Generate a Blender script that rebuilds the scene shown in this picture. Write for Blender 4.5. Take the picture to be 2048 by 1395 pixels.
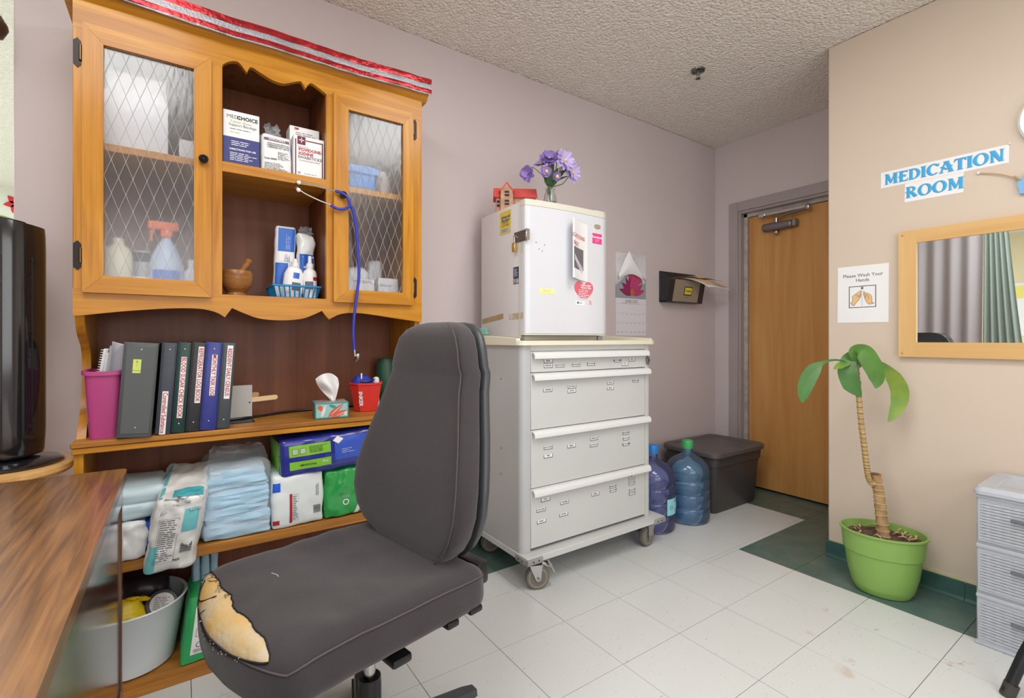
import bpy, bmesh, math, random
from mathutils import Vector, Matrix, noise, Euler

for o in list(bpy.data.objects):
    bpy.data.objects.remove(o)
SC = bpy.context.scene
COL = SC.collection
PI = math.pi

# ------------------------------------------------------------------ camera
cam_d = bpy.data.cameras.new('camera')
cam = bpy.data.objects.new('camera', cam_d)
COL.objects.link(cam)
cam.location = (0, 0, 1.112)
cam.rotation_euler = (PI / 2, 0, -math.radians(34.549))
cam_d.sensor_width = 36
cam_d.lens = 36 * 967.34 / 2048
cam_d.shift_y = -20.41 / 2048
cam_d.clip_start = 0.02
SC.camera = cam

# ------------------------------------------------------------------ world, exposure
W = bpy.data.worlds.new('world')
SC.world = W
W.use_nodes = True
W.node_tree.nodes['Background'].inputs[0].default_value = (0.75, 0.8, 0.85, 1)
W.node_tree.nodes['Background'].inputs[1].default_value = 0.4
SC.view_settings.view_transform = 'Standard'
SC.view_settings.look = 'None'
SC.view_settings.gamma = 1
SC.view_settings.use_curve_mapping = False
SC.view_settings.exposure = -0.17
SC.cycles.max_bounces = 10
SC.cycles.diffuse_bounces = 6
SC.cycles.transmission_bounces = 10
SC.cycles.transparent_max_bounces = 16
SC.cycles.sample_clamp_indirect = 6

# ------------------------------------------------------------------ lights: ceiling troffers
def area(name, loc, sx, sy, power, color=(1, 0.96, 0.9)):
    d = bpy.data.lights.new(name, 'AREA')
    d.shape = 'RECTANGLE'; d.size = sx; d.size_y = sy
    d.energy = power; d.color = color
    o = bpy.data.objects.new(name, d); COL.objects.link(o)
    o.location = loc
    return o
area('ceiling_lamp', (-0.25, 0.55, 2.585), 0.6, 1.2, 26, (1, 0.985, 0.955))
area('ceiling_lamp.001', (1.25, 0.35, 2.585), 0.6, 1.2, 26, (1, 0.985, 0.955))
area('ceiling_lamp.002', (0.9, -1.3, 2.585), 1.2, 0.6, 20, (1, 0.985, 0.955))
area('far_room_fill', (-1.9, 4.4, 2.585), 1.2, 1.2, 140, (0.95, 0.99, 1))  # added as daylight to brighten the far room, no fixture known there
area('ceiling_lamp.004', (-2.2, 0.6, 2.585), 1.2, 0.6, 30, (0.97, 1, 1))
# unseen fill lights added behind the camera and at the west wall
w1 = area('fill_light', (0.35, -2.24, 1.5), 2.6, 1.5, 36, (0.96, 0.98, 1)); w1.rotation_euler = (PI / 2, 0, 0)
w2 = area('fill_light.001', (-4.24, -0.6, 1.5), 1.5, 2.0, 45, (0.96, 0.98, 1)); w2.rotation_euler = (PI / 2, 0, -PI / 2)

# ------------------------------------------------------------------ materials
def lin(c):
    c = c / 255.0
    return c / 12.92 if c <= 0.04045 else ((c + 0.055) / 1.055) ** 2.4
def rgb(c):
    return (lin(c[0]), lin(c[1]), lin(c[2]), 1)
MATS = {}
def M(name, col, rough=0.5, metal=0.0, spec=0.5, var=0.0, vscale=6.0, bump=0.0, bscale=60.0, coat=0.0,
      trans=0.0, ior=1.45, alpha=1.0, emis=None, estr=0.0, col2=None, stretch=None, sheen=0.0, sss=0.0):
    if name in MATS: return MATS[name]
    m = bpy.data.materials.new(name); m.use_nodes = True
    nt = m.node_tree; b = nt.nodes['Principled BSDF']
    b.inputs['Base Color'].default_value = rgb(col)
    b.inputs['Roughness'].default_value = rough
    b.inputs['Metallic'].default_value = metal
    b.inputs['Specular IOR Level'].default_value = spec
    b.inputs['Coat Weight'].default_value = coat
    b.inputs['Coat Roughness'].default_value = 0.12
    b.inputs['Transmission Weight'].default_value = trans
    b.inputs['IOR'].default_value = ior
    b.inputs['Alpha'].default_value = alpha
    b.inputs['Sheen Weight'].default_value = sheen
    b.inputs['Subsurface Weight'].default_value = sss
    if emis:
        b.inputs['Emission Color'].default_value = rgb(emis)
        b.inputs['Emission Strength'].default_value = estr
    tc = None
    def coords():
        nonlocal tc
        if tc is None:
            t = nt.nodes.new('ShaderNodeTexCoord')
            mp = nt.nodes.new('ShaderNodeMapping')
            if stretch: mp.inputs['Scale'].default_value = stretch
            nt.links.new(t.outputs['Object'], mp.inputs['Vector'])
            tc = mp
        return tc.outputs['Vector']
    if var > 0 or col2:
        n = nt.nodes.new('ShaderNodeTexNoise'); n.inputs['Scale'].default_value = vscale
        n.inputs['Detail'].default_value = 5
        nt.links.new(coords(), n.inputs['Vector'])
        mx = nt.nodes.new('ShaderNodeMix'); mx.data_type = 'RGBA'
        c2 = rgb(col2) if col2 else tuple(max(0, x * (1 - var)) for x in rgb(col)[:3]) + (1,)
        mx.inputs['A'].default_value = rgb(col); mx.inputs['B'].default_value = c2
        rp = nt.nodes.new('ShaderNodeMapRange')
        rp.inputs['From Min'].default_value = 0.35; rp.inputs['From Max'].default_value = 0.7
        nt.links.new(n.outputs['Fac'], rp.inputs['Value'])
        nt.links.new(rp.outputs['Result'], mx.inputs['Factor'])
        nt.links.new(mx.outputs['Result'], b.inputs['Base Color'])
    if bump > 0:
        n2 = nt.nodes.new('ShaderNodeTexNoise'); n2.inputs['Scale'].default_value = bscale
        n2.inputs['Detail'].default_value = 4
        nt.links.new(coords(), n2.inputs['Vector'])
        bp = nt.nodes.new('ShaderNodeBump'); bp.inputs['Strength'].default_value = bump
        bp.inputs['Distance'].default_value = 0.004
        nt.links.new(n2.outputs['Fac'], bp.inputs['Height'])
        nt.links.new(bp.outputs['Normal'], b.inputs['Normal'])
    MATS[name] = m
    return m

def wood(name, light, dark, axis='z', rough=0.32, gscale=1.0, coat=0.12, fine=1.0, spec=0.25):
    if name in MATS: return MATS[name]
    m = bpy.data.materials.new(name); m.use_nodes = True
    nt = m.node_tree; b = nt.nodes['Principled BSDF']; L = nt.links
    t = nt.nodes.new('ShaderNodeTexCoord'); mp = nt.nodes.new('ShaderNodeMapping')
    s = [14 * gscale] * 3
    s['xyz'.index(axis)] = 0.9 * gscale
    mp.inputs['Scale'].default_value = s
    L.new(t.outputs['Object'], mp.inputs['Vector'])
    n = nt.nodes.new('ShaderNodeTexNoise'); n.inputs['Scale'].default_value = 2.2
    n.inputs['Detail'].default_value = 6; n.inputs['Distortion'].default_value = 0.8
    L.new(mp.outputs['Vector'], n.inputs['Vector'])
    mp2 = nt.nodes.new('ShaderNodeMapping')
    s2 = [150 * gscale] * 3; s2['xyz'.index(axis)] = 3 * gscale
    mp2.inputs['Scale'].default_value = s2
    L.new(t.outputs['Object'], mp2.inputs['Vector'])
    n2 = nt.nodes.new('ShaderNodeTexNoise'); n2.inputs['Scale'].default_value = 1.5; n2.inputs['Detail'].default_value = 3
    L.new(mp2.outputs['Vector'], n2.inputs['Vector'])
    ad = nt.nodes.new('ShaderNodeMath'); ad.operation = 'MULTIPLY_ADD'
    ad.inputs[1].default_value = 0.35 * fine
    L.new(n2.outputs['Fac'], ad.inputs[0]); L.new(n.outputs['Fac'], ad.inputs[2])
    cr = nt.nodes.new('ShaderNodeValToRGB')
    cr.color_ramp.elements[0].position = 0.42; cr.color_ramp.elements[0].color = rgb(light)
    cr.color_ramp.elements[1].position = 0.92; cr.color_ramp.elements[1].color = rgb(dark)
    L.new(ad.outputs[0], cr.inputs['Fac'])
    L.new(cr.outputs['Color'], b.inputs['Base Color'])
    b.inputs['Roughness'].default_value = rough
    b.inputs['Specular IOR Level'].default_value = spec
    b.inputs['Coat Weight'].default_value = coat
    b.inputs['Coat Roughness'].default_value = 0.14
    bp = nt.nodes.new('ShaderNodeBump'); bp.inputs['Strength'].default_value = 0.12; bp.inputs['Distance'].default_value = 0.002
    L.new(ad.outputs[0], bp.inputs['Height']); L.new(bp.outputs['Normal'], b.inputs['Normal'])
    MATS[name] = m
    return m

# ------------------------------------------------------------------ mesh builder
class MB:
    def __init__(s):
        s.v = []; s.f = []
    def add(s, vs, fs):
        o = len(s.v)
        s.v += [tuple(p) for p in vs]
        s.f += [tuple(i + o for i in q) for q in fs]
        return s
    def box(s, x0, x1, y0, y1, z0, z1):
        if x0 > x1: x0, x1 = x1, x0
        if y0 > y1: y0, y1 = y1, y0
        if z0 > z1: z0, z1 = z1, z0
        return s.add([(x0, y0, z0), (x1, y0, z0), (x1, y1, z0), (x0, y1, z0), (x0, y0, z1), (x1, y0, z1), (x1, y1, z1), (x0, y1, z1)],
                     [(0, 3, 2, 1), (4, 5, 6, 7), (0, 1, 5, 4), (1, 2, 6, 5), (2, 3, 7, 6), (3, 0, 4, 7)])
    def bm(s, bm, mat=None):
        bm.verts.index_update()
        vs = [(mat @ v.co if mat else v.co.copy()) for v in bm.verts]
        s.add(vs, [[v.index for v in f.verts] for f in bm.faces])
        bm.free(); return s
    def rbox(s, x0, x1, y0, y1, z0, z1, r=0.003, seg=1):
        bm = bmesh.new()
        bmesh.ops.create_cube(bm, size=1)
        for v in bm.verts:
            v.co = ((x0 + x1) / 2 + v.co.x * abs(x1 - x0), (y0 + y1) / 2 + v.co.y * abs(y1 - y0), (z0 + z1) / 2 + v.co.z * abs(z1 - z0))
        r = min(r, 0.49 * min(abs(x1 - x0), abs(y1 - y0), abs(z1 - z0)))
        bmesh.ops.bevel(bm, geom=list(bm.edges), offset=r, segments=seg, affect='EDGES', profile=0.5)
        return s.bm(bm)
    def prism(s, poly, plane, a, b):
        """poly: list of 2-D points in 'xz','xy','yz'; extruded along the remaining axis from a to b"""
        def P(p, w):
            if plane == 'xz': return (p[0], w, p[1])
            if plane == 'xy': return (p[0], p[1], w)
            return (w, p[0], p[1])
        n = len(poly)
        vs = [P(p, a) for p in poly] + [P(p, b) for p in poly]
        fs = [tuple(range(n)), tuple(range(2 * n - 1, n - 1, -1))]
        fs += [(i, (i + n), (i + 1) % n + n, (i + 1) % n) for i in range(n)]
        return s.add(vs, fs)
    def lathe(s, prof, c=(0, 0, 0), seg=24, sx=1.0, sy=1.0, capb=True, capt=True):
        vs = []; fs = []
        for r, z in prof:
            for k in range(seg):
                a = 2 * PI * k / seg
                vs.append((c[0] + r * sx * math.cos(a), c[1] + r * sy * math.sin(a), c[2] + z))
        for i in range(len(prof) - 1):
            for k in range(seg):
                k2 = (k + 1) % seg
                fs.append((i * seg + k, i * seg + k2, (i + 1) * seg + k2, (i + 1) * seg + k))
        if capb: fs.append(tuple(range(seg - 1, -1, -1)))
        if capt: fs.append(tuple((len(prof) - 1) * seg + k for k in range(seg)))
        return s.add(vs, fs)
    def tube(s, path, r, seg=8, caps=True, closed=False):
        P = [Vector(p) for p in path]; n = len(P)
        R = r if isinstance(r, (list, tuple)) else [r] * n
        up = None; vs = []; fs = []
        for i in range(n):
            if closed: t = P[(i + 1) % n] - P[i - 1]
            else: t = P[min(i + 1, n - 1)] - P[max(i - 1, 0)]
            if t.length < 1e-9: t = Vector((0, 0, 1))
            t.normalize()
            if up is None:
                up = Vector((0, 0, 1)) if abs(t.z) < 0.9 else Vector((1, 0, 0))
            a = up - t * up.dot(t)
            if a.length < 1e-6: a = t.orthogonal()
            a.normalize(); b = t.cross(a); up = a
            for k in range(seg):
                w = 2 * PI * k / seg
                vs.append(P[i] + (a * math.cos(w) + b * math.sin(w)) * R[i])
        m = n if closed else n - 1
        for i in range(m):
            j = (i + 1) % n
            for k in range(seg):
                k2 = (k + 1) % seg
                fs.append((i * seg + k, i * seg + k2, j * seg + k2, j * seg + k))
        if caps and not closed:
            fs.append(tuple(range(seg - 1, -1, -1))); fs.append(tuple((n - 1) * seg + k for k in range(seg)))
        return s.add(vs, fs)
    def cyl(s, a, b, r, seg=16, r2=None):
        return s.tube([a, b], [r, r if r2 is None else r2], seg)
    def ball(s, c, r, seg=12, rings=8, sc=(1, 1, 1)):
        vs = [(c[0], c[1], c[2] - r * sc[2])]; fs = []
        for i in range(1, rings):
            th = PI * i / rings
            for k in range(seg):
                a = 2 * PI * k / seg
                vs.append((c[0] + r * sc[0] * math.sin(th) * math.cos(a), c[1] + r * sc[1] * math.sin(th) * math.sin(a), c[2] - r * sc[2] * math.cos(th)))
        vs.append((c[0], c[1], c[2] + r * sc[2]))
        for k in range(seg):
            k2 = (k + 1) % seg
            fs.append((0, 1 + k2, 1 + k))
            for i in range(rings - 2):
                a = 1 + i * seg
                fs.append((a + k, a + k2, a + seg + k2, a + seg + k))
            a = 1 + (rings - 2) * seg
            fs.append((a + k, a + k2, len(vs) - 1))
        return s.add(vs, fs)
    def grid(s, fn, nu, nv, wrapu=False):
        vs = [fn(i / nu, j / nv) for j in range(nv + 1) for i in range(nu + 1)]
        fs = [(j * (nu + 1) + i, j * (nu + 1) + i + 1, (j + 1) * (nu + 1) + i + 1, (j + 1) * (nu + 1) + i) for j in range(nv) for i in range(nu)]
        return s.add(vs, fs)
    def map(s, fn):
        s.v = [tuple(fn(Vector(p))) for p in s.v]; return s
    def xf(s, m):
        s.v = [tuple(m @ Vector(p)) for p in s.v]; return s
    def mirror_x(s, x=0.0):
        s.v = [(2 * x - p[0], p[1], p[2]) for p in s.v]; s.f = [tuple(reversed(q)) for q in s.f]; return s
    def mesh(s, name):
        me = bpy.data.meshes.new(name)
        me.from_pydata(s.v, [], s.f); me.validate(); me.update()
        return me
    def build(s, name, mat, parent=None, smooth=True, world=False, angle=38, loc=None, rot=None):
        me = s.mesh(name)
        bm = bmesh.new(); bm.from_mesh(me)
        bmesh.ops.recalc_face_normals(bm, faces=bm.faces)
        bm.to_mesh(me); bm.free()
        if smooth:
            me.shade_smooth(); me.set_sharp_from_angle(angle=math.radians(angle))
        me.materials.append(MATS[mat] if isinstance(mat, str) else mat)
        o = bpy.data.objects.new(name, me); COL.objects.link(o)
        if loc is not None: o.location = loc
        if rot is not None: o.rotation_euler = rot
        if parent:
            o.parent = parent
            if world: o.matrix_parent_inverse = wm(parent).inverted()
        return o

def wm(o):
    m = o.matrix_basis.copy()
    if o.parent: m = wm(o.parent) @ o.matrix_parent_inverse @ m
    return m
def tag(o, label=None, cat=None, group=None, kind=None):
    if label: o['label'] = label
    if cat: o['category'] = cat
    if group: o['group'] = group
    if kind: o['kind'] = kind
    return o
def thing(name, label, cat, loc=(0, 0, 0), rotz=0.0, group=None, rot=None):
    o = bpy.data.objects.new(name, None); COL.objects.link(o)
    o.empty_display_size = 0.05
    o.location = loc; o.rotation_euler = rot if rot else (0, 0, rotz)
    return tag(o, label, cat, group)
def struct(o, label=None):
    o['kind'] = 'structure'
    if label: o['label'] = label
    return o
def copy_part(o, parent, loc=None, rot=None):
    c = o.copy(); COL.objects.link(c); c.parent = parent
    if loc is not None: c.location = loc
    if rot is not None: c.rotation_euler = rot
    return c
def copy_tree(o, parent=None):
    c = o.copy(); COL.objects.link(c); c.parent = parent
    for ch in [x for x in bpy.data.objects if x.parent == o]:
        copy_tree(ch, c)
    return c

def text_mb(s, size=0.02, bold=0.0, align='CENTER', spacing=1.0, line=1.0):
    """lettering as flat faces in the XY plane"""
    cu = bpy.data.curves.new('lettering', 'FONT')
    cu.body = s; cu.size = size; cu.align_x = align; cu.align_y = 'CENTER'
    cu.offset = bold; cu.resolution_u = 2; cu.space_character = spacing; cu.space_line = line
    o = bpy.data.objects.new('lettering', cu); COL.objects.link(o)
    me = o.to_mesh()
    mb = MB().add([tuple(v.co) for v in me.vertices], [tuple(p.vertices) for p in me.polygons])
    o.to_mesh_clear()
    bpy.data.objects.remove(o); bpy.data.curves.remove(cu)
    return mb
def place(mb, origin, right, up):
    """puts an XY-plane builder on a surface: x along right, y along up, z along the outward normal"""
    r = Vector(right).normalized(); u = Vector(up).normalized(); n = r.cross(u)
    o = Vector(origin)
    return mb.map(lambda p: o + r * p.x + u * p.y + n * p.z)
def flat(poly, t=0.0006):
    return MB().prism(poly, 'xy', 0, t)
def rect(w, h, t=0.0006, x=0, y=0):
    return MB().box(x - w / 2, x + w / 2, y - h / 2, y + h / 2, 0, t)
def spline(pts, n=8, closed=False):
    out = []; P = [Vector(p) for p in pts]; m = len(P)
    def g(i): return P[i % m] if closed else P[max(0, min(m - 1, i))]
    for i in range(m if closed else m - 1):
        p0, p1, p2, p3 = g(i - 1), g(i), g(i + 1), g(i + 2)
        for k in range(n):
            t = k / n
            out.append(0.5 * ((2 * p1) + (p2 - p0) * t + (2 * p0 - 5 * p1 + 4 * p2 - p3) * t * t + (3 * p1 - p0 - 3 * p2 + p3) * t ** 3))
    if not closed: out.append(P[-1])
    return out
def spline2(pts, n=6, closed=False):
    return [(p.x, p.y) for p in spline([(a, b, 0) for a, b in pts], n, closed)]

# ------------------------------------------------------------------ the room
# ------------------------------------------------------------------ soft packages
class Pack:
    """a rounded, slightly crumpled package; map() takes cube coordinates in -1..1"""
    def __init__(s, w, d, h, r=0.02, puff=(0, 0, 0), amp=0.004, freq=14, seed=0, taper=0.0, lean=0.0):
        s.w, s.d, s.h, s.r, s.puff, s.amp, s.freq, s.seed, s.taper, s.lean = w, d, h, r, puff, amp, freq, seed, taper, lean
    def map(s, x, y, z, off=0.0):
        hw = (s.w / 2, s.d / 2, s.h / 2); q = [x * hw[0], y * hw[1], z * hw[2]]
        r = min(s.r, 0.95 * min(hw)); c = [max(-(hw[i] - r), min(hw[i] - r, q[i])) for i in range(3)]
        dl = Vector([q[i] - c[i] for i in range(3)])
        n = dl.normalized() if dl.length > 1e-9 else Vector((0, 0, 0))
        p = Vector(c) + n * r
        bx, by, bz = (1 - x * x), (1 - y * y), (1 - z * z)
        p.x += s.puff[0] * (x ** 3) * by * bz; p.y += s.puff[1] * (y ** 3) * bx * bz; p.z += s.puff[2] * (z ** 3) * bx * by
        tf = 1 - s.taper * (z + 1) / 2
        p.x *= tf; p.y *= tf
        fq = s.freq if isinstance(s.freq, tuple) else (s.freq,) * 3
        k = Vector((p.x * fq[0] + s.seed * 7.1, p.y * fq[1], p.z * fq[2]))
        a = noise.noise(k) + 0.5 * noise.noise(k * 2.3 + Vector((9, 2, 4)))
        ridge = abs(noise.noise(k * 0.9 + Vector((3, 8, 1))))
        p += n * (s.amp * (a - 0.8 * ridge) + off)
        p.x += s.lean * p.z
        p.z += s.h / 2
        return p
    def body(s, nx=14, ny=10, nz=14):
        mb = MB()
        for ax, sg in ((0, -1), (0, 1), (1, -1), (1, 1), (2, -1), (2, 1)):
            na, nb = ((ny, nz), (nx, nz), (nx, ny))[ax]
            def fn(u, v):
                a, b = 2 * u - 1, 2 * v - 1
                return s.map(*((sg, a, b), (a, sg, b), (a, b, sg))[ax])
            mb.grid(fn, na, nb)
        bm = bmesh.new(); vs = [bm.verts.new(p) for p in mb.v]
        for f in mb.f: bm.faces.new([vs[i] for i in f])
        bmesh.ops.remove_doubles(bm, verts=bm.verts, dist=0.0002)
        return MB().bm(bm)
    def side(s, x0, x1, z0, z1, n=10, off=0.0012, m=8, face='front'):
        def fn(u, v):
            a, b = x0 + (x1 - x0) * u, z0 + (z1 - z0) * v
            return s.map(a, -1, b, off) if face == 'front' else (s.map(-1, a, b, off) if face == 'left' else s.map(a, b, 1, off))
        return MB().grid(fn, n, m)
    def print(s, mb, cx=0.0, cz=0.0, off=0.002):
        """lays flat lettering (XY plane, metres) on the front"""
        return mb.map(lambda p: s.map((p.x + cx) / (s.w / 2), -1, (p.y + cz) / (s.h / 2), off))

def front_patch(parent, name, mat, x, z, y, w, h, t=0.0006):
    return place(rect(w, h, t), (x, y, z), (1, 0, 0), (0, 0, 1)).build(name, mat, parent, world=True, smooth=False)
def front_text(parent, s, mat, x, z, y, size, bold=0.0, align='CENTER', name='lettering', line=1.0, spacing=1.0):
    return place(text_mb(s, size, bold, align, spacing, line), (x, y, z), (1, 0, 0), (0, 0, 1)).build(name, mat, parent, world=True, smooth=False)
def text_lines(n, w, h, seed=0, ragged=0.4, thick=0.32):
    """rows of tiny word marks, for print too small to read"""
    rnd = random.Random(seed); mb = MB(); lh = h / n
    for k in range(n):
        x = -w / 2; end = w / 2 - rnd.random() * ragged * w
        y = h / 2 - (k + 0.5) * lh
        while x < end:
            L = min(end - x, rnd.uniform(1.2, 4.5) * lh)
            mb.box(x, x + L, y - lh * thick / 2, y + lh * thick / 2, 0, 0.0003)
            x += L + lh * 0.5
    return mb
def barcode(w, h, seed=0):
    rnd = random.Random(seed); mb = MB(); x = -w / 2
    while x < w / 2:
        b = rnd.choice((0.02, 0.03, 0.05)) * w
        mb.box(x, min(x + b, w / 2), -h / 2, h / 2, 0, 0.0004); x += b + rnd.choice((0.02, 0.03, 0.04)) * w
    return mb
M('ink_black', (30, 30, 34), rough=0.6)
M('ink_grey', (105, 105, 112), rough=0.6)
M('ink_red', (170, 34, 40), rough=0.6)
M('ink_blue', (34, 58, 140), rough=0.6)
M('ink_white', (240, 240, 242), rough=0.6)
M('paper', (236, 236, 238), rough=0.7)
M('carton_white', (232, 232, 234), rough=0.5)
M('plastic_white', (232, 233, 235), rough=0.35)
M('film_white', (228, 230, 232), rough=0.22, spec=0.6, bump=0.25, bscale=25)
M('black_plastic', (26, 26, 28), rough=0.35)
M('rubber', (60, 58, 56), rough=0.6)
YW, XD, XB, ZC = 2.233, 3.484, 2.754, 2.61      # hutch wall, door wall, beige wall, ceiling
XL = -0.447                                      # free end of the hutch wall
M('paint_mauve', (208, 197, 199), rough=0.42, spec=0.4, var=0.05, vscale=1.3, bump=0.08, bscale=45)
M('paint_mauve_frame', (170, 160, 161), rough=0.35, var=0.06, vscale=3, bump=0.05, bscale=60)
M('paint_beige', (211, 195, 179), rough=0.42, spec=0.4, var=0.05, vscale=1.5, bump=0.07, bscale=45)
M('paint_pale', (224, 228, 218), rough=0.6)
M('paint_cream', (226, 214, 178), rough=0.6)
M('paint_edge', (196, 200, 140), rough=0.6, col2=(214, 196, 176), vscale=40)
M('paint_white', (225, 224, 220), rough=0.55)
M('green_vinyl', (80, 106, 102), rough=0.25, col2=(96, 118, 110), vscale=9, bump=0.05, bscale=60)
M('green_cove', (50, 84, 80), rough=0.35, col2=(66, 100, 94), vscale=12, bump=0.1, bscale=30)
M('grout', (52, 50, 47), rough=0.8)

def ceiling_mat():
    m = bpy.data.materials.new('popcorn_ceiling'); m.use_nodes = True
    nt = m.node_tree; b = nt.nodes['Principled BSDF']; L = nt.links
    b.inputs['Base Color'].default_value = rgb((240, 234, 226)); b.inputs['Roughness'].default_value = 0.38
    t = nt.nodes.new('ShaderNodeTexCoord')
    n = nt.nodes.new('ShaderNodeTexNoise'); n.inputs['Scale'].default_value = 60; n.inputs['Detail'].default_value = 4
    L.new(t.outputs['Object'], n.inputs['Vector'])
    v = nt.nodes.new('ShaderNodeTexVoronoi'); v.inputs['Scale'].default_value = 75
    L.new(t.outputs['Object'], v.inputs['Vector'])
    mm = nt.nodes.new('ShaderNodeMath'); mm.operation = 'SUBTRACT'
    L.new(n.outputs['Fac'], mm.inputs[0]); L.new(v.outputs['Distance'], mm.inputs[1])
    bp = nt.nodes.new('ShaderNodeBump'); bp.inputs['Strength'].default_value = 0.85; bp.inputs['Distance'].default_value = 0.012
    L.new(mm.outputs[0], bp.inputs['Height']); L.new(bp.outputs['Normal'], b.inputs['Normal'])
    MATS['popcorn_ceiling'] = m
ceiling_mat()

def tile_mat():
    m = bpy.data.materials.new('vinyl_tile'); m.use_nodes = True
    nt = m.node_tree; b = nt.nodes['Principled BSDF']; L = nt.links
    b.inputs['Roughness'].default_value = 0.33
    g = nt.nodes.new('ShaderNodeNewGeometry')
    n = nt.nodes.new('ShaderNodeTexNoise'); n.inputs['Scale'].default_value = 2.0; n.inputs['Detail'].default_value = 3
    L.new(g.outputs['Position'], n.inputs['Vector'])
    mp = nt.nodes.new('ShaderNodeMapping'); mp.inputs['Scale'].default_value = (60, 110, 60); mp.inputs['Rotation'].default_value = (0, 0, 0.6)
    L.new(g.outputs['Position'], mp.inputs['Vector'])
    n2 = nt.nodes.new('ShaderNodeTexNoise'); n2.inputs['Scale'].default_value = 1.0; n2.inputs['Detail'].default_value = 2
    L.new(mp.outputs['Vector'], n2.inputs['Vector'])
    r2 = nt.nodes.new('ShaderNodeMapRange'); r2.inputs['From Min'].default_value = 0.66; r2.inputs['From Max'].default_value = 0.74
    L.new(n2.outputs['Fac'], r2.inputs['Value'])
    # rust and old stains along the drawers
    n3 = nt.nodes.new('ShaderNodeTexNoise'); n3.inputs['Scale'].default_value = 9; n3.inputs['Detail'].default_value = 6
    L.new(g.outputs['Position'], n3.inputs['Vector'])
    r3 = nt.nodes.new('ShaderNodeMapRange'); r3.inputs['From Min'].default_value = 0.64; r3.inputs['From Max'].default_value = 0.74
    L.new(n3.outputs['Fac'], r3.inputs['Value'])
    sp = nt.nodes.new('ShaderNodeVectorMath'); sp.operation = 'DISTANCE'; sp.inputs[1].default_value = (2.2, 0.55, 0)
    L.new(g.outputs['Position'], sp.inputs[0])
    r4 = nt.nodes.new('ShaderNodeMapRange'); r4.inputs['From Min'].default_value = 0.5; r4.inputs['From Max'].default_value = 0.15
    L.new(sp.outputs['Value'], r4.inputs['Value'])
    mu = nt.nodes.new('ShaderNodeMath'); mu.operation = 'MULTIPLY'; L.new(r3.outputs[0], mu.inputs[0]); L.new(r4.outputs[0], mu.inputs[1])
    a = nt.nodes.new('ShaderNodeMix'); a.data_type = 'RGBA'
    a.inputs['A'].default_value = rgb((216, 219, 219)); a.inputs['B'].default_value = rgb((206, 209, 208)); L.new(n.outputs['Fac'], a.inputs['Factor'])
    c = nt.nodes.new('ShaderNodeMix'); c.data_type = 'RGBA'; c.inputs['B'].default_value = rgb((180, 182, 178))
    L.new(a.outputs['Result'], c.inputs['A']); L.new(r2.outputs[0], c.inputs['Factor'])
    d = nt.nodes.new('ShaderNodeMix'); d.data_type = 'RGBA'; d.inputs['B'].default_value = rgb((172, 110, 50))
    L.new(c.outputs['Result'], d.inputs['A']); L.new(mu.outputs[0], d.inputs['Factor'])
    L.new(d.outputs['Result'], b.inputs['Base Color'])
    MATS['vinyl_tile'] = m
tile_mat()

# floor slab and its vinyl tiles (12-inch grid measured from the joints)
floor = struct(MB().box(-4.3, 3.9, -2.4, 7.0, -0.06, -0.003).build('floor', 'grout'), 'floor of white vinyl tiles with a dark green border')
T, GX, GY = 0.3048, 1.2514, 1.4514
random.seed(4)
def tile(x0, x1, y0, y1, mat):
    g = 0.0010
    if x1 - x0 < 0.004 or y1 - y0 < 0.004: return
    MB().box(x0 + g, x1 - g, y0 + g, y1 - g, -0.003, random.uniform(-0.0003, 0.0002)).build('floor_tile', mat, floor, smooth=False)
def cut(x0, x1, y0, y1):
    """one grid cell, split where the green border begins"""
    xs = [x0] + [c for c in (2.438, 3.171) if x0 < c < x1 and (c > 3 or y0 < 1.42)] + [x1]
    ys = [y0] + [c for c in (1.427, 1.950) if y0 < c < y1 and (c > 1.9 or x1 > 2.438)] + [y1]
    for a, b in zip(xs, xs[1:]):
        for c, d in zip(ys, ys[1:]):
            mx, my = (a + b) / 2, (c + d) / 2
            green = my > 1.950 or mx > 3.171 or (mx > 2.438 and my < 1.427)
            tile(a, b, c, d, 'green_vinyl' if green else 'vinyl_tile')
for i in range(-7, 8):
    for j in range(-3, 8):
        x0, x1 = GX + i * T, GX + (i + 1) * T
        y1, y0 = GY - j * T, GY - (j + 1) * T
        if x1 < -0.9: continue
        x1 = min(x1, XD + 0.09); y1 = min(y1, YW)
        if x0 > XB and y1 < 1.13: continue
        if x0 >= x1 or y0 >= y1: continue
        if x0 > XB - 0.2 and y0 < 1.13 < y1: pass
        cut(x0, x1, y0, y1)
MB().box(-4.3, GX - 7 * T, -2.4, YW, -0.003, 0).build('floor_covering', 'vinyl_tile', floor, smooth=False)
MB().box(GX - 7 * T, XB, -2.4, GY - 8 * T, -0.003, 0).build('floor_covering', 'vinyl_tile', floor, smooth=False)
MB().box(-4.3, 0.6, YW, 7.0, -0.003, 0).build('floor_covering', 'vinyl_tile', floor, smooth=False)

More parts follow.
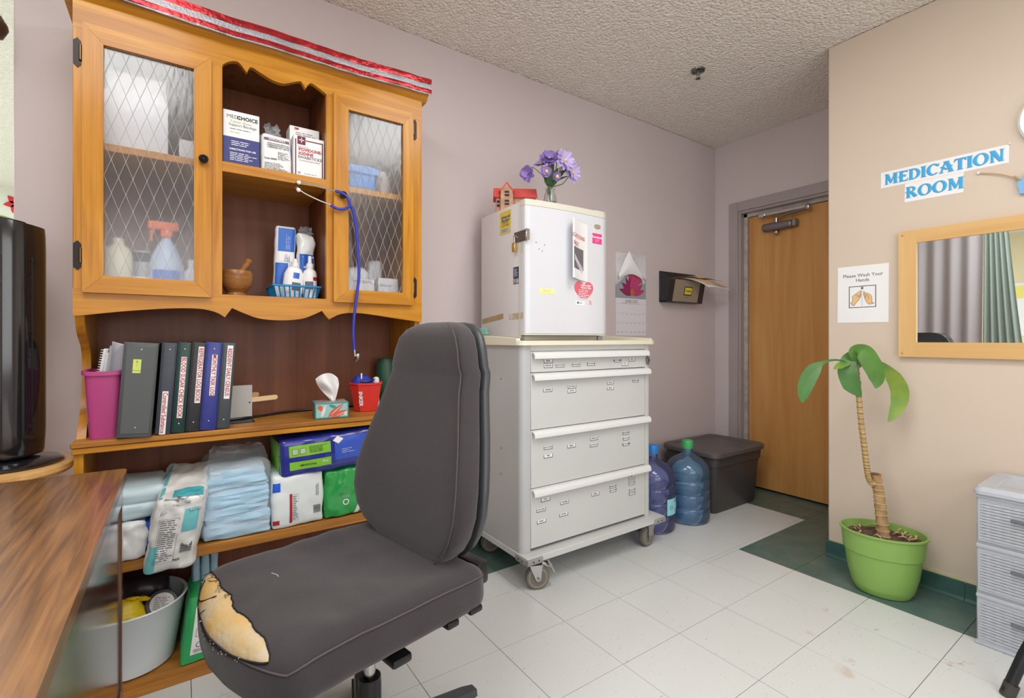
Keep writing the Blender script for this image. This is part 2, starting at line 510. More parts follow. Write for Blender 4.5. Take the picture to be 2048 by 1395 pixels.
struct(MB().box(-4.3, 3.9, -2.4, 7.0, ZC, ZC + 0.1).build('ceiling', 'popcorn_ceiling', smooth=False), 'textured popcorn ceiling')
struct(MB().rbox(XL, XD + 0.12, YW, YW + 0.12, 0, ZC, 0.004).build('wall_left', 'paint_mauve'), 'mauve grey wall behind the wooden hutch')
struct(MB().rbox(XB, XD + 0.3, -2.3, 1.13, 0, ZC, 0.006).build('wall_right', 'paint_beige'), 'beige wall with the mirror and signs')
struct(MB().box(-4.3, XB, -2.4, -2.3, 0, ZC).build('wall_front', 'paint_mauve', smooth=False))
struct(MB().box(-4.4, -4.3, -2.4, 7.0, 0, ZC).build('wall_west', 'paint_cream', smooth=False))
struct(MB().box(-4.3, 0.6, 6.8, 6.9, 0, ZC).build('wall_far', 'paint_pale', smooth=False), 'pale green far wall seen past the hutch wall')
struct(MB().box(0.5, 0.6, YW + 0.12, 6.8, 0, ZC).build('wall_hall', 'paint_pale', smooth=False))
def window(name, axis, c, w, h, at_):  # made-up frame set around an added fill light
    f = MB()
    for a0, a1, b0, b1 in ((-w / 2 - .06, w / 2 + .06, h / 2, h / 2 + .06), (-w / 2 - .06, w / 2 + .06, -h / 2 - .06, -h / 2), (-w / 2 - .06, -w / 2, -h / 2, h / 2), (w / 2, w / 2 + .06, -h / 2, h / 2)):
        if axis == 'y': f.box(c[0] + a0, c[0] + a1, at_, at_ + 0.03, c[1] + b0, c[1] + b1)
        else: f.box(at_, at_ + 0.03, c[0] + a0, c[0] + a1, c[1] + b0, c[1] + b1)
    return struct(f.build(name, 'paint_white', smooth=False), 'white frame added around an unseen fill light')
window('fill_frame_1', 'y', (0.35, 1.5), 2.6, 1.5, -2.3)
window('fill_frame_2', 'x', (-0.6, 1.5), 1.5, 2.0, -4.3)
# door wall around the door opening
DY0, DY1, DZ = 1.03, 2.045, 2.075
wb = MB()
wb.box(XD, XD + 0.12, DY1, YW + 0.01, 0, ZC).box(XD, XD + 0.12, 1.12, DY1, DZ, ZC)
struct(wb.build('wall_back', 'paint_mauve', smooth=False), 'mauve grey wall around the wooden door')
struct(MB().box(XD + 0.14, XD + 0.2, 0.9, YW + 0.1, 0, ZC).build('wall_behind_door', 'paint_mauve', smooth=False))

# door frame: flat casing, rebate and stop
fr = struct(MB().rbox(XD - 0.014, XD + 0.005, DY1 - 0.005, DY1 + 0.065, 0, DZ + 0.065, 0.003).build('trim_1', 'paint_mauve_frame'), 'mauve painted steel door frame')
MB().rbox(XD - 0.014, XD + 0.005, 1.13, DY1 - 0.005, DZ - 0.005, DZ + 0.065, 0.003).build('casing', 'paint_mauve_frame', fr)
MB().rbox(XD, XD + 0.06, DY1 - 0.022, DY1, 0, DZ, 0.002).build('jamb', 'paint_mauve_frame', fr)
M('frame_worn', (196, 188, 182), rough=0.35, col2=(165, 155, 152), vscale=20)
MB().rbox(XD + 0.045, XD + 0.1, DY1 - 0.048, DY1 - 0.02, 0, DZ, 0.002).build('stop', 'frame_worn', fr)
MB().rbox(XD, XD + 0.06, 1.13, DY1 - 0.02, DZ - 0.022, DZ, 0.002).build('head_jamb', 'paint_mauve_frame', fr)
MB().rbox(XD + 0.045, XD + 0.1, 1.13, DY1 - 0.02, DZ - 0.048, DZ - 0.02, 0.002).build('head_stop', 'frame_worn', fr)
wood('door_veneer', (208, 156, 94), (186, 126, 66), 'z', rough=0.3, gscale=0.42, coat=0.2, fine=0.6)
XF = XD + 0.062        # door face
DT, DL = DZ - 0.05, DY1 - 0.05
door = struct(MB().rbox(XF, XF + 0.042, 1.10, DL, 0.012, DT, 0.002).build('door_1', 'door_veneer'), 'plain honey coloured wooden door with a steel closer')
M('closer_grey', (128, 122, 122), rough=0.35, metal=0.6)
M('steel', (190, 188, 186), rough=0.25, metal=1.0)
M('steel_dull', (150, 148, 145), rough=0.45, metal=0.9)
# door closer: body parallel to the door head, arm folded above
cb = MB().rbox(XF - 0.055, XF, 1.66, 1.875, 1.888, 1.945, 0.02, 3)
clo = cb.build('closer_body', 'closer_grey', door)
MB().rbox(XF - 0.05, XF, 1.635, 1.662, 1.892, 1.942, 0.004).build('closer_end_plate', 'steel_dull', clo)
MB().ball((XF - 0.03, 1.775, 1.872), 0.019).build('closer_knob', 'steel', clo)
MB().cyl((XF - 0.03, 1.775, 1.94), (XF - 0.03, 1.775, 1.975), 0.012).build('closer_spindle', 'steel', clo)
MB().tube([(XF - 0.032, 1.775, 1.972), (XF - 0.06, 1.66, 1.985), (XF - 0.075, 1.55, 1.993)], 0.007, 8).build('closer_arm', 'steel_dull', clo)
MB().rbox(XD + 0.0, XD + 0.018, 1.545, 1.865, 1.996, 2.02, 0.003).build('closer_rail', 'steel', clo)
MB().ball((XD - 0.005, 1.548, 2.0), 0.02, sc=(0.8, 1, 1.1)).build('closer_joint', 'steel', clo)
MB().rbox(XD - 0.012, XD + 0.012, 1.845, 1.885, 1.985, 2.02, 0.004).build('closer_bracket', 'steel', clo)

# dark green cove base: separate lengths along each wall, with the rough cut-in paint line above
bb = struct(MB().box(XB - 0.004, XB, -1.4, 1.13, 0, 0.074).build('baseboard_right', 'green_cove', smooth=False), 'dark green rubber cove base under the beige wall')
y = 1.133
for k, yn in enumerate((0.60, -0.02, -0.62, -1.4)):
    pf = [(XB - 0.022, 0.0), (XB - 0.022, 0.004), (XB - 0.011, 0.014), (XB - 0.009, 0.03), (XB - 0.008, 0.076), (XB - 0.004, 0.079), (XB, 0.079), (XB, 0)]
    MB().add([(a, yn + 0.001, b) for a, b in pf] + [(a, y - 0.001, b) for a, b in pf],
             [tuple(range(8)), tuple(range(15, 7, -1))] + [(i, i + 8, (i + 1) % 8 + 8, (i + 1) % 8) for i in range(8)]).build('base_length', 'green_cove', bb)
    y = yn
MB().box(XB, XB + 0.4, 1.13, 1.139, 0, 0.078).build('base_return', 'green_cove', bb)
edge = MB()
yy = -0.2; pts = []
while yy < 1.13:
    pts.append((yy, 0.088 + 0.012 * noise.noise((yy * 14, 0, 3)) + 0.006 * noise.noise((yy * 50, 1, 3)) + (0.004 if yy < 0.8 else 0)))
    yy += 0.012
edge.prism([(-0.2, 0.07)] + [(1.13, 0.07)] + pts[::-1], 'yz', XB - 0.003, XB + 0.001)
edge.build('paint_line', 'paint_edge', bb)
bl = struct(MB().box(XL, XD, YW - 0.007, YW, 0, 0.1).build('baseboard_left', 'green_cove', smooth=False), 'dark green cove base along the mauve wall')

# ceiling sprinkler
t = thing('sprinkler_head', 'chrome fire sprinkler head on the textured ceiling', 'sprinkler', (2.385, 1.634, ZC))
M('chrome_dark', (120, 128, 122), rough=0.25, metal=1.0)
MB().lathe([(0.038, 0), (0.036, -0.008), (0.026, -0.012), (0.022, -0.006), (0.02, -0.006)], seg=24, capb=False).build('escutcheon', 'chrome_dark', t)
MB().lathe([(0.011, -0.005), (0.011, -0.022), (0.007, -0.026)], seg=12).build('body', 'steel_dull', t)
MB().tube([(0.010, 0, -0.02), (0.013, 0, -0.03), (0.003, 0, -0.045)], 0.0022, 6).tube([(-0.010, 0, -0.02), (-0.013, 0, -0.03), (-0.003, 0, -0.045)], 0.0022, 6).build('yoke', 'steel_dull', t)
MB().lathe([(0.004, -0.044), (0.014, -0.047), (0.0145, -0.049), (0.003, -0.051)], seg=16).build('deflector', 'chrome_dark', t)
# ================================================================== wooden hutch
HL, HR, HF = -0.257, 0.845, 1.90
wood('pine_v', (206, 146, 46), (164, 102, 22), 'z', rough=0.3, gscale=1.1)
wood('pine_h', (206, 146, 46), (164, 102, 22), 'x', rough=0.3, gscale=1.1)
wood('pine_worn', (196, 136, 58), (138, 84, 34), 'x', rough=0.45, gscale=1.0)
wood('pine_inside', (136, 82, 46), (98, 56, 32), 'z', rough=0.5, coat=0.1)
wood('ply_dark', (134, 84, 60), (102, 60, 42), 'z', rough=0.5, gscale=0.5, coat=0.1, fine=0.5)
M('antique_brass', (120, 96, 66), rough=0.35, metal=0.9)
M('black_iron', (44, 40, 40), rough=0.4, metal=0.6)
hutch = thing('hutch', 'tall honey pine hutch with lattice glass doors and scalloped trim', 'hutch', (0.294, 2.06, 0))
def HP(mb, name, mat, parent=None, **k): return mb.build(name, mat, parent or hutch, world=True, **k)

# side panels with the shaped cut between counter and upper case
prof = [(HF, 0.0), (HF, 0.775), (1.945, 0.805)] + spline2([(1.945, 0.805), (1.973, 0.847), (2.02, 0.90), (2.045, 0.97), (2.05, 1.04), (2.022, 1.088), (1.96, 1.122), (1.932, 1.15), (1.918, 1.178)], 5)[1:] + [(1.918, 2.12), (2.225, 2.12), (2.225, 0)]
for x0, x1 in ((HL + 0.002, HL + 0.024), (HR - 0.024, HR - 0.002)):
    HP(MB().prism(prof, 'yz', x0, x1), 'side_panel', 'pine_v')
HP(MB().box(HL + 0.02, HR - 0.02, 2.212, 2.226, 0.03, 2.12), 'back_panel', 'ply_dark', smooth=False)
# face frame
for x0, x1 in ((HL, HL + 0.048), (0.084, 0.121), (0.457, 0.492), (HR - 0.055, HR)):
    HP(MB().rbox(x0, x1, HF, HF + 0.019, 1.25, 2.06, 0.0015), 'stile', 'pine_v')
top_edge = [(0.121, 2.036)] + spline2([(0.121, 2.036), (0.135, 2.050), (0.158, 2.061), (0.173, 2.057), (0.194, 2.032)], 4)[1:] + spline2([(0.194, 2.032), (0.206, 2.056), (0.234, 2.046), (0.265, 2.034), (0.289, 2.029), (0.315, 2.031), (0.345, 2.046), (0.365, 2.055), (0.372, 2.052), (0.384, 2.032)], 4)[1:] + spline2([(0.384, 2.032), (0.396, 2.054), (0.409, 2.059), (0.430, 2.049), (0.457, 2.034)], 4)[1:]
val = [(HL, 2.03)] + [(0.121, 2.03)] + top_edge + [(0.457, 2.03), (HR, 2.03), (HR, 2.15), (HL, 2.15)]
HP(MB().prism(val, 'xz', HF - 0.0006, HF + 0.019), 'valance', 'pine_h', smooth=False)
low = [(HL, 1.262), (HL, 1.178)] + spline2([(HL, 1.178), (-0.137, 1.197), (-0.017, 1.210), (0.057, 1.211), (0.102, 1.201), (0.128, 1.185)], 5)[1:] + spline2([(0.128, 1.185), (0.138, 1.200), (0.149, 1.217)], 3)[1:] + spline2([(0.149, 1.217), (0.188, 1.199), (0.234, 1.183), (0.298, 1.178), (0.365, 1.184), (0.405, 1.198), (0.442, 1.217)], 5)[1:] + spline2([(0.442, 1.217), (0.456, 1.198), (0.468, 1.185)], 3)[1:] + spline2([(0.468, 1.185), (0.508, 1.206), (0.561, 1.213), (0.624, 1.209), (0.727, 1.196), (HR, 1.182)], 5)[1:] + [(HR, 1.262)]
HP(MB().prism(low, 'xz', HF - 0.0006, HF + 0.019), 'apron', 'pine_h', smooth=False)
HP(MB().prism([(1.9, 2.112), (1.886, 2.122), (1.874, 2.136), (1.868, 2.15), (1.868, 2.185), (2.226, 2.185), (2.226, 2.112)], 'yz', HL - 0.022, HR + 0.02), 'cornice', 'pine_h', smooth=False)
# shelves and dividers
HP(MB().box(HL + 0.02, HR - 0.02, HF + 0.019, 2.213, 1.238, 1.257), 'shelf', 'pine_inside', smooth=False)
HP(MB().box(HL + 0.02, 0.09, HF + 0.03, 2.213, 1.69, 1.712), 'shelf', 'pine_h', smooth=False)
HP(MB().box(0.486, HR - 0.02, HF + 0.03, 2.213, 1.69, 1.712), 'shelf', 'pine_h', smooth=False)
HP(MB().rbox(0.118, 0.460, HF + 0.001, 2.213, 1.678, 1.713, 0.0015), 'shelf', 'pine_h')
HP(MB().box(0.092, 0.117, HF + 0.019, 2.213, 1.257, 2.11), 'divider', 'pine_inside', smooth=False)
HP(MB().box(0.461, 0.486, HF + 0.019, 2.213, 1.257, 2.11), 'divider', 'pine_inside', smooth=False)
HP(MB().box(HL + 0.02, HR - 0.02, HF + 0.019, 2.213, 2.10, 2.118), 'top_board', 'pine_inside', smooth=False)
# counter: two boards, then the lower case
HP(MB().rbox(HL - 0.004, HR + 0.004, 1.884, 2.213, 0.790, 0.808, 0.003), 'counter', 'pine_worn')
HP(MB().rbox(HL - 0.001, HR + 0.001, 1.887, 1.915, 0.772, 0.789, 0.002), 'counter_rail', 'pine_h')
HP(MB().rbox(HL + 0.02, HR - 0.02, HF + 0.003, 2.213, 0.392, 0.425, 0.002), 'shelf', 'pine_worn')
HP(MB().rbox(HL + 0.02, HR - 0.02, HF, 2.213, 0.024, 0.046, 0.002), 'shelf', 'pine_worn')
HP(MB().rbox(HL + 0.002, HR - 0.002, HF - 0.006, HF + 0.016, 0.0, 0.03, 0.002), 'toe_board', 'pine_worn')

# lattice glass
def glass_mat():
    m = bpy.data.materials.new('lattice_glass'); m.use_nodes = True
    nt = m.node_tree; L = nt.links; nt.nodes.remove(nt.nodes['Principled BSDF'])
    out = nt.nodes['Material Output']
    tr = nt.nodes.new('ShaderNodeBsdfTransparent'); tr.inputs[0].default_value = (0.93, 0.94, 0.95, 1)
    rf = nt.nodes.new('ShaderNodeBsdfRefraction'); rf.inputs['IOR'].default_value = 1.04; rf.inputs['Roughness'].default_value = 0.42
    rf.inputs[0].default_value = (0.97, 0.98, 1, 1)
    gl = nt.nodes.new('ShaderNodeBsdfGlossy'); gl.inputs['Roughness'].default_value = 0.2
    t = nt.nodes.new('ShaderNodeTexCoord'); mp = nt.nodes.new('ShaderNodeMapping'); mp.inputs['Scale'].default_value = (1, 1, 0.35)
    L.new(t.outputs['Object'], mp.inputs['Vector'])
    n = nt.nodes.new('ShaderNodeTexNoise'); n.inputs['Scale'].default_value = 70; n.inputs['Detail'].default_value = 2
    L.new(mp.outputs['Vector'], n.inputs['Vector'])
    bp = nt.nodes.new('ShaderNodeBump'); bp.inputs['Strength'].default_value = 0.22; bp.inputs['Distance'].default_value = 0.003
    L.new(n.outputs['Fac'], bp.inputs['Height'])
    L.new(bp.outputs['Normal'], gl.inputs['Normal']); L.new(bp.outputs['Normal'], rf.inputs['Normal'])
    a = nt.nodes.new('ShaderNodeMixShader'); a.inputs[0].default_value = 0.62
    L.new(tr.outputs[0], a.inputs[1]); L.new(rf.outputs[0], a.inputs[2])
    b = nt.nodes.new('ShaderNodeMixShader'); b.inputs[0].default_value = 0.06
    L.new(a.outputs[0], b.inputs[1]); L.new(gl.outputs[0], b.inputs[2])
    L.new(b.outputs[0], out.inputs['Surface'])
    MATS['lattice_glass'] = m
glass_mat()
M('glass_ridge', (205, 208, 212), rough=0.15, spec=0.8, metal=0.3)
def hutch_door(X0, X1, Z0, Z1, gx0, gx1, gz0, gz1, knob_x, hinge_x, hinge_zs, knob_z):
    d = bpy.data.objects.new('door', None); COL.objects.link(d)
    d.location = ((X0 + X1) / 2, HF - 0.01, Z0); d.parent = hutch; d.matrix_parent_inverse = wm(hutch).inverted()
    ya, yb = HF - 0.0185, HF - 0.001; g = 0.0003
    def P(mb, n, m, **k): return mb.build(n, m, d, world=True, **k)
    P(MB().prism([(X0, Z0 + g), (gx0, gz0 + g), (gx0, gz1 - g), (X0, Z1 - g)], 'xz', ya, yb), 'stile', 'pine_v', smooth=False)
    P(MB().prism([(X1, Z0 + g), (gx1, gz0 + g), (gx1, gz1 - g), (X1, Z1 - g)], 'xz', ya, yb), 'stile', 'pine_v', smooth=False)
    P(MB().prism([(X0 + g, Z0), (X1 - g, Z0), (gx1 - g, gz0), (gx0 + g, gz0)], 'xz', ya, yb), 'rail', 'pine_h', smooth=False)
    P(MB().prism([(X0 + g, Z1), (X1 - g, Z1), (gx1 - g, gz1), (gx0 + g, gz1)], 'xz', ya, yb), 'rail', 'pine_h', smooth=False)
    P(MB().box(gx0 - 0.004, gx1 + 0.004, HF - 0.0075, HF - 0.0045, gz0 - 0.004, gz1 + 0.004), 'glass_pane', 'lattice_glass', smooth=False)
    # pressed diamond ridges, clipped to the pane
    px, pz = 0.0345, 0.101; mb = MB(); sl = pz / px
    for sg in (1, -1):
        k = -40
        while k < 60:
            x0 = gx0 + k * px
            pts = []
            for s in (0, 1):
                z = (gz0, gz1)[s]; pts.append((x0 + sg * (z - gz0) / sl, z))
            (xa, za), (xb, zb) = pts
            t0, t1 = 0.0, 1.0; dx = xb - xa
            for lo_hi in ((gx0, 1), (gx1, -1)):
                if abs(dx) > 1e-9:
                    tt = (lo_hi[0] - xa) / dx
                    if (dx > 0) == (lo_hi[1] == 1): t0 = max(t0, tt)
                    else: t1 = min(t1, tt)
            if t1 - t0 > 0.01:
                mb.tube([(xa + dx * t0, HF - 0.0078, za + (zb - za) * t0), (xa + dx * t1, HF - 0.0078, za + (zb - za) * t1)], 0.0006, 4)
            k += 1
    P(mb, 'lattice_ridges', 'glass_ridge')
    P(MB().lathe([(0.010, 0), (0.008, 0.006), (0.013, 0.012), (0.014, 0.018), (0.009, 0.021), (0.007, 0.019), (0.004, 0.022), (0.001, 0.023)], seg=18).map(lambda p: Vector((knob_x + p.x, ya - p.z, knob_z + p.y))), 'knob', 'black_iron')
    for hz in hinge_zs:
        mb = MB().prism([(-0.010, -0.034), (0, -0.044), (0.008, -0.034), (0.008, 0.034), (0, 0.044), (-0.010, 0.034)], 'xz', 0, -0.002)
        mb.map(lambda p: p + Vector((hinge_x, HF - 0.001, hz)))
        h = P(mb, 'hinge', 'black_iron', smooth=False)
        MB().cyl((hinge_x + 0.007 * (1 if hinge_x < 0 else -1), HF - 0.006, hz - 0.022), (hinge_x + 0.007 * (1 if hinge_x < 0 else -1), HF - 0.006, hz + 0.022), 0.0042, 10).build('hinge_pin', 'antique_brass', d, world=True)
    return d
hutch_door(-0.234, 0.0885, 1.249, 2.042, -0.186, 0.040, 1.30, 1.990, 0.066, -0.246, (1.955, 1.358), 1.697)
hutch_door(0.481, 0.800, 1.251, 2.044, 0.5355, 0.7555, 1.30, 1.990, 0.512, 0.813, (1.985, 1.325), 1.655)

# ------------------------------------------------------------------ foil garland along the cornice
M('foil_red', (178, 40, 46), rough=0.22, metal=0.55, var=0.45, vscale=30, bump=0.5, bscale=60)
M('foil_silver', (158, 156, 162), rough=0.35, metal=0.5, var=0.2, vscale=120, bump=0.4, bscale=180)
gar = thing('foil_garland', 'red and silver foil ribbon fixed along the hutch cornice', 'garland', (0.3, 1.862, 2.14))
def ribbon(z0, z1, name, mat, y):
    def fn(u, v):
        x = HL - 0.02 + u * (HR - HL + 0.048)
        sag = 0.002 * math.sin(u * 15) + 0.003 * noise.noise((u * 18, 0.3, 1)) - 0.008 * math.sin(u * PI) + 0.004
        return Vector((x, y - 0.004 * abs(noise.noise((u * 40, v * 2, 5))) , z0 + (z1 - z0) * v + sag))
    mb = MB().grid(fn, 70, 3)
    n = len(mb.v)
    mb.add([(p[0], p[1] + 0.0015, p[2]) for p in mb.v], [tuple(reversed(f)) for f in mb.f])
    return mb.build(name, mat, gar, world=True)
ribbon(2.133, 2.149, 'red_band', 'foil_red', 1.8625)
ribbon(2.149, 2.170, 'silver_band', 'foil_silver', 1.8635)
ribbon(2.170, 2.192, 'red_band', 'foil_red', 1.8625)
ribbon(2.127, 2.1335, 'silver_edge', 'foil_silver', 1.8635)

# ------------------------------------------------------------------ centre, upper shelf (z 1.713)
ZS = 1.7135
def carton(name, label, x0, x1, y0, y1, z0, z1, mat, group=None, rotz=0, r=0.0015):
    t = thing(name, label, 'box', ((x0 + x1) / 2, (y0 + y1) / 2, z0), rotz, group)
    MB().rbox(-(x1 - x0) / 2, (x1 - x0) / 2, -(y1 - y0) / 2, (y1 - y0) / 2, 0, z1 - z0, r).build('carton', mat, t)
    return t
def ltext(t, s, mat, x, z, y, size, bold=0.0, align='CENTER', line=1.0, name='lettering'):
    return place(text_mb(s, size, bold, align, 1.0, line), (x, y, z), (1, 0, 0), (0, 0, 1)).build(name, mat, t, smooth=False)
def lpatch(t, name, mat, x, z, y, w, h, th=0.0005):
    return place(rect(w, h, th), (x, y, z), (1, 0, 0), (0, 0, 1)).build(name, mat, t, smooth=False)
def lmb(t, mb, name, mat, x, z, y):
    return place(mb, (x, y, z), (1, 0, 0), (0, 0, 1)).build(name, mat, t, smooth=False)
M('navy_print', (52, 58, 122), rough=0.45)
M('carton_brown', (176, 140, 104), rough=0.7)
M('lime_ink', (170, 182, 70), rough=0.6)
b = carton('bandage_box', 'white and navy support bandage box at the shelf edge', 0.124, 0.2355, 1.925, 2.10, ZS, 1.901, 'carton_white')
yb = -0.0882
lpatch(b, 'navy_panel', 'navy_print', 0, 0.048, yb, 0.1113, 0.096)
ltext(b, 'MEDI', 'ink_grey', -0.025, 0.166, yb - 0.0003, 0.0175)
ltext(b, 'CHOICE', 'ink_black', 0.018, 0.1655, yb - 0.0003, 0.0175, 0.0005)
ltext(b, 'Tubular Elastic', 'lime_ink', -0.001, 0.150, yb - 0.0003, 0.0115)
ltext(b, 'Support Bandage', 'ink_grey', 0.004, 0.139, yb - 0.0003, 0.0125)
lmb(b, text_lines(1, 0.07, 0.006, 3), 'small_print', 'ink_grey', 0, 0.125, yb)
ltext(b, 'NATURAL', 'lime_ink', -0.02, 0.113, yb - 0.0003, 0.007)
ltext(b, 'DIRECTIONS FOR USE', 'ink_white', 0.004, 0.0545, yb - 0.0009, 0.0082, 0.0002)
lmb(b, text_lines(3, 0.074, 0.019, 5), 'small_print', 'ink_white', 0.006, 0.076, yb - 0.0005)
lmb(b, text_lines(5, 0.082, 0.03, 6), 'small_print', 'ink_white', 0.006, 0.030, yb - 0.0005)
MB().prism([(-0.0555, 0.1876), (0.0555, 0.1876), (0.05, 0.192), (-0.055, 0.215)], 'xz', 0.055, 0.057).build('open_flap', 'carton_brown', b, smooth=False)

def crumple(t, name, mat, w, h, seed, loc=(0, 0, 0), fold=0.02, n=9):
    """a torn sheet of film or paper with folds"""
    rnd = random.Random(seed)
    def fn(u, v):
        a = (u - 0.5) * w * (1 - 0.35 * v)
        return Vector((a + fold * 0.6 * noise.noise((u * 3, v * 3, seed)), fold * noise.noise((u * 4 + seed, v * 4, 2)), v * h * (1 + 0.25 * noise.noise((u * 5, seed, 0)))))
    mb = MB().grid(fn, n, n)
    mb.add([(p[0], p[1] + 0.0006, p[2]) for p in mb.v], [tuple(reversed(f)) for f in mb.f])
    mb.map(lambda p: p + Vector(loc))
    return mb.build(name, mat, t)
M('clear_film', (225, 228, 232), rough=0.12, trans=0.75, spec=0.6, ior=1.1, bump=0.3, bscale=40)
b = thing('sponge_pack', 'soft white pack of non-woven sponges with torn clear wrapper', 'package', (0.293, 1.975, ZS))
pk = Pack(0.102, 0.09, 0.139, r=0.012, amp=0.003, seed=3, taper=0.06, puff=(0, .006, 0)); pk.body().build('pack', 'film_white', b)
pk.side(-0.86, 0.86, 0.62, 0.76).build('purple_band', M('purple_print', (120, 84, 116), rough=0.5), b)
pk.print(text_mb('NON-STERILE', 0.0095, 0.0002), 0.0, 0.0482, 0.0022).build('lettering', 'ink_white', b)
pk.print(text_mb('NON-WOVEN SPONGES\nCOMPRESSES NON TISSEES\nCOMPRESAS NO TEJIDAS', 0.0068, 0.0001, line=1.0), 0.004, 0.026, 0.0022).build('lettering', 'ink_black', b)
pk.print(text_mb('Code: 84442', 0.0078, 0.0002, 'LEFT'), -0.042, -0.022, 0.0022).build('lettering', 'ink_black', b)
pk.print(text_lines(7, 0.04, 0.03, 1).map(lambda p: p), 0.022, -0.008, 0.0018).build('small_print', 'ink_grey', b)
pk.print(text_lines(6, 0.082, 0.026, 2), 0.0, -0.048, 0.0018).build('small_print', 'ink_grey', b)
crumple(b, 'torn_wrapper', 'clear_film', 0.07, 0.062, 2, (-0.01, 0.01, 0.13), 0.03)
b = thing('torn_plastic_bag', 'crumpled clear plastic bag behind the sponge pack', 'bag', (0.252, 2.06, ZS))
Pack(0.05, 0.06, 0.175, r=0.02, amp=0.012, freq=20, seed=8, taper=0.35).body(8, 6, 12).build('bag', 'clear_film', b)
b = carton('dressing_box', 'flat white tape box standing behind the swabstick box', 0.345, 0.452, 1.985, 2.06, ZS, 1.922, 'carton_white')
ltext(b, '3M', 'ink_red', -0.030, 0.199, -0.0382, 0.013, 0.0005)
lmb(b, text_lines(3, 0.075, 0.022, 9), 'small_print', 'ink_grey', 0.005, 0.178, -0.0377)
b = carton('swabstick_box', 'white povidone-iodine swabstick box with maroon border', 0.3475, 0.4565, 1.925, 1.985, ZS, 1.866, 'carton_white')
M('maroon_print', (112, 34, 62), rough=0.5)
yb = -0.0302
for (x, z, w, h) in ((-0.047, 0.071, 0.004, 0.135), (0.0475, 0.071, 0.004, 0.135), (0, 0.0045, 0.098, 0.004), (0.018, 0.137, 0.06, 0.004)):
    lpatch(b, 'border', 'maroon_print', x, z, yb, w, h)
lpatch(b, 'maroon_square', 'maroon_print', -0.027, 0.135, yb - 0.0002, 0.028, 0.03)
mb = MB()
for k in range(4):
    a = k * PI / 2
    mb.add([(0, 0, 0), (0.005 * math.cos(a - 0.4), 0.005 * math.sin(a - 0.4), 0), (0.011 * math.cos(a), 0.011 * math.sin(a), 0), (0.005 * math.cos(a + 0.4), 0.005 * math.sin(a + 0.4), 0)], [(0, 1, 2, 3)])
lmb(b, mb, 'star_emblem', 'ink_white', -0.027, 0.136, yb - 0.001)
ltext(b, 'TRIPLE PACK', 'maroon_print', -0.022, 0.111, yb - 0.0003, 0.0065)
ltext(b, 'POVIDONE-\nIODINE', 'ink_red', -0.037, 0.094, yb - 0.0003, 0.0155, 0.0006, 'LEFT', 0.95)
ltext(b, 'SWABSTICKS', 'ink_grey', 0.003, 0.073, yb - 0.0003, 0.0145, 0.0004)
ltext(b, '10% POVIDONE-IODINE', 'maroon_print', 0.0, 0.061, yb - 0.0003, 0.007)
ltext(b, '25', 'ink_grey', -0.035, 0.015, yb - 0.0003, 0.011, 0.0003)
lmb(b, text_lines(1, 0.05, 0.005, 4), 'small_print', 'ink_grey', 0.008, 0.014, yb)

# ------------------------------------------------------------------ centre, lower compartment (z 1.257)
ZM = 1.2575
wood('bowl_wood', (170, 118, 66), (128, 82, 42), 'x', rough=0.35, gscale=1.6)
t = thing('mortar', 'turned wooden mortar on the middle hutch shelf', 'mortar', (0.170, 2.0, ZM))
MB().lathe([(0.034, 0), (0.037, 0.004), (0.034, 0.012), (0.030, 0.02), (0.038, 0.03), (0.050, 0.048), (0.055, 0.068), (0.054, 0.088), (0.050, 0.098), (0.046, 0.098), (0.048, 0.085), (0.045, 0.06), (0.02, 0.035), (0.002, 0.033)], seg=32, capt=False).build('bowl', 'bowl_wood', t)
t = thing('pestle', 'wooden pestle resting in the mortar', 'pestle', (0.17, 2.0, ZM + 0.04))
MB().tube([(-0.012, 0, 0.0), (0.006, -0.004, 0.038), (0.025, -0.008, 0.072), (0.040, -0.010, 0.098), (0.043, -0.011, 0.103)], [0.016, 0.013, 0.0105, 0.0125, 0.008], 14).build('shaft', 'bowl_wood', t)

M('basket_blue', (24, 132, 190), rough=0.35)
def basket(t, w, d, h, mat, flare=0.012, nsl=9, rim=0.008, z0=0.0):
    """open slotted plastic basket: floor, rim and one mesh of ribs"""
    hw, hd = w / 2, d / 2
    MB().rbox(-hw + flare, hw - flare, -hd + flare, hd - flare, 0, 0.006, 0.002).build('floor', mat, t)
    mb = MB()
    for s in (-1, 1):
        mb.rbox(-hw - 0.004, hw + 0.004, s * hd - 0.003, s * hd + 0.003, h - rim, h, 0.002)
        mb.rbox(s * hw - 0.003, s * hw + 0.003, -hd, hd, h - rim, h, 0.002)
        mb.rbox(-hw + flare - 0.002, hw - flare + 0.002, s * (hd - flare) - 0.002, s * (hd - flare) + 0.002, 0, 0.012, 0.001)
        mb.rbox(s * (hw - flare) - 0.002, s * (hw - flare) + 0.002, -hd + flare, hd - flare, 0, 0.012, 0.001)
    mb.build('rim', mat, t)
    ribs = MB()
    for s in (-1, 1):
        for k in range(nsl + 1):
            f = -1 + 2 * k / nsl
            ribs.tube([(f * (hw - flare), s * (hd - flare), 0.006), (f * hw, s * hd, h - rim / 2)], 0.0026, 4)
            ribs.tube([(s * (hw - flare), f * (hd - flare), 0.006), (s * hw, f * hd, h - rim / 2)], 0.0026, 4)
    ribs.build('ribs', mat, t)
t = thing('blue_basket', 'bright blue slotted basket of wipes and bottles on the middle shelf', 'basket', (0.366, 2.03, ZM))
basket(t, 0.164, 0.16, 0.056, 'basket_blue')
M('blue_print', (46, 104, 200), rough=0.3)
t = thing('wipes_pack', 'tall blue and white wipes pack standing in the blue basket', 'package', (0.339, 2.065, ZM + 0.008))
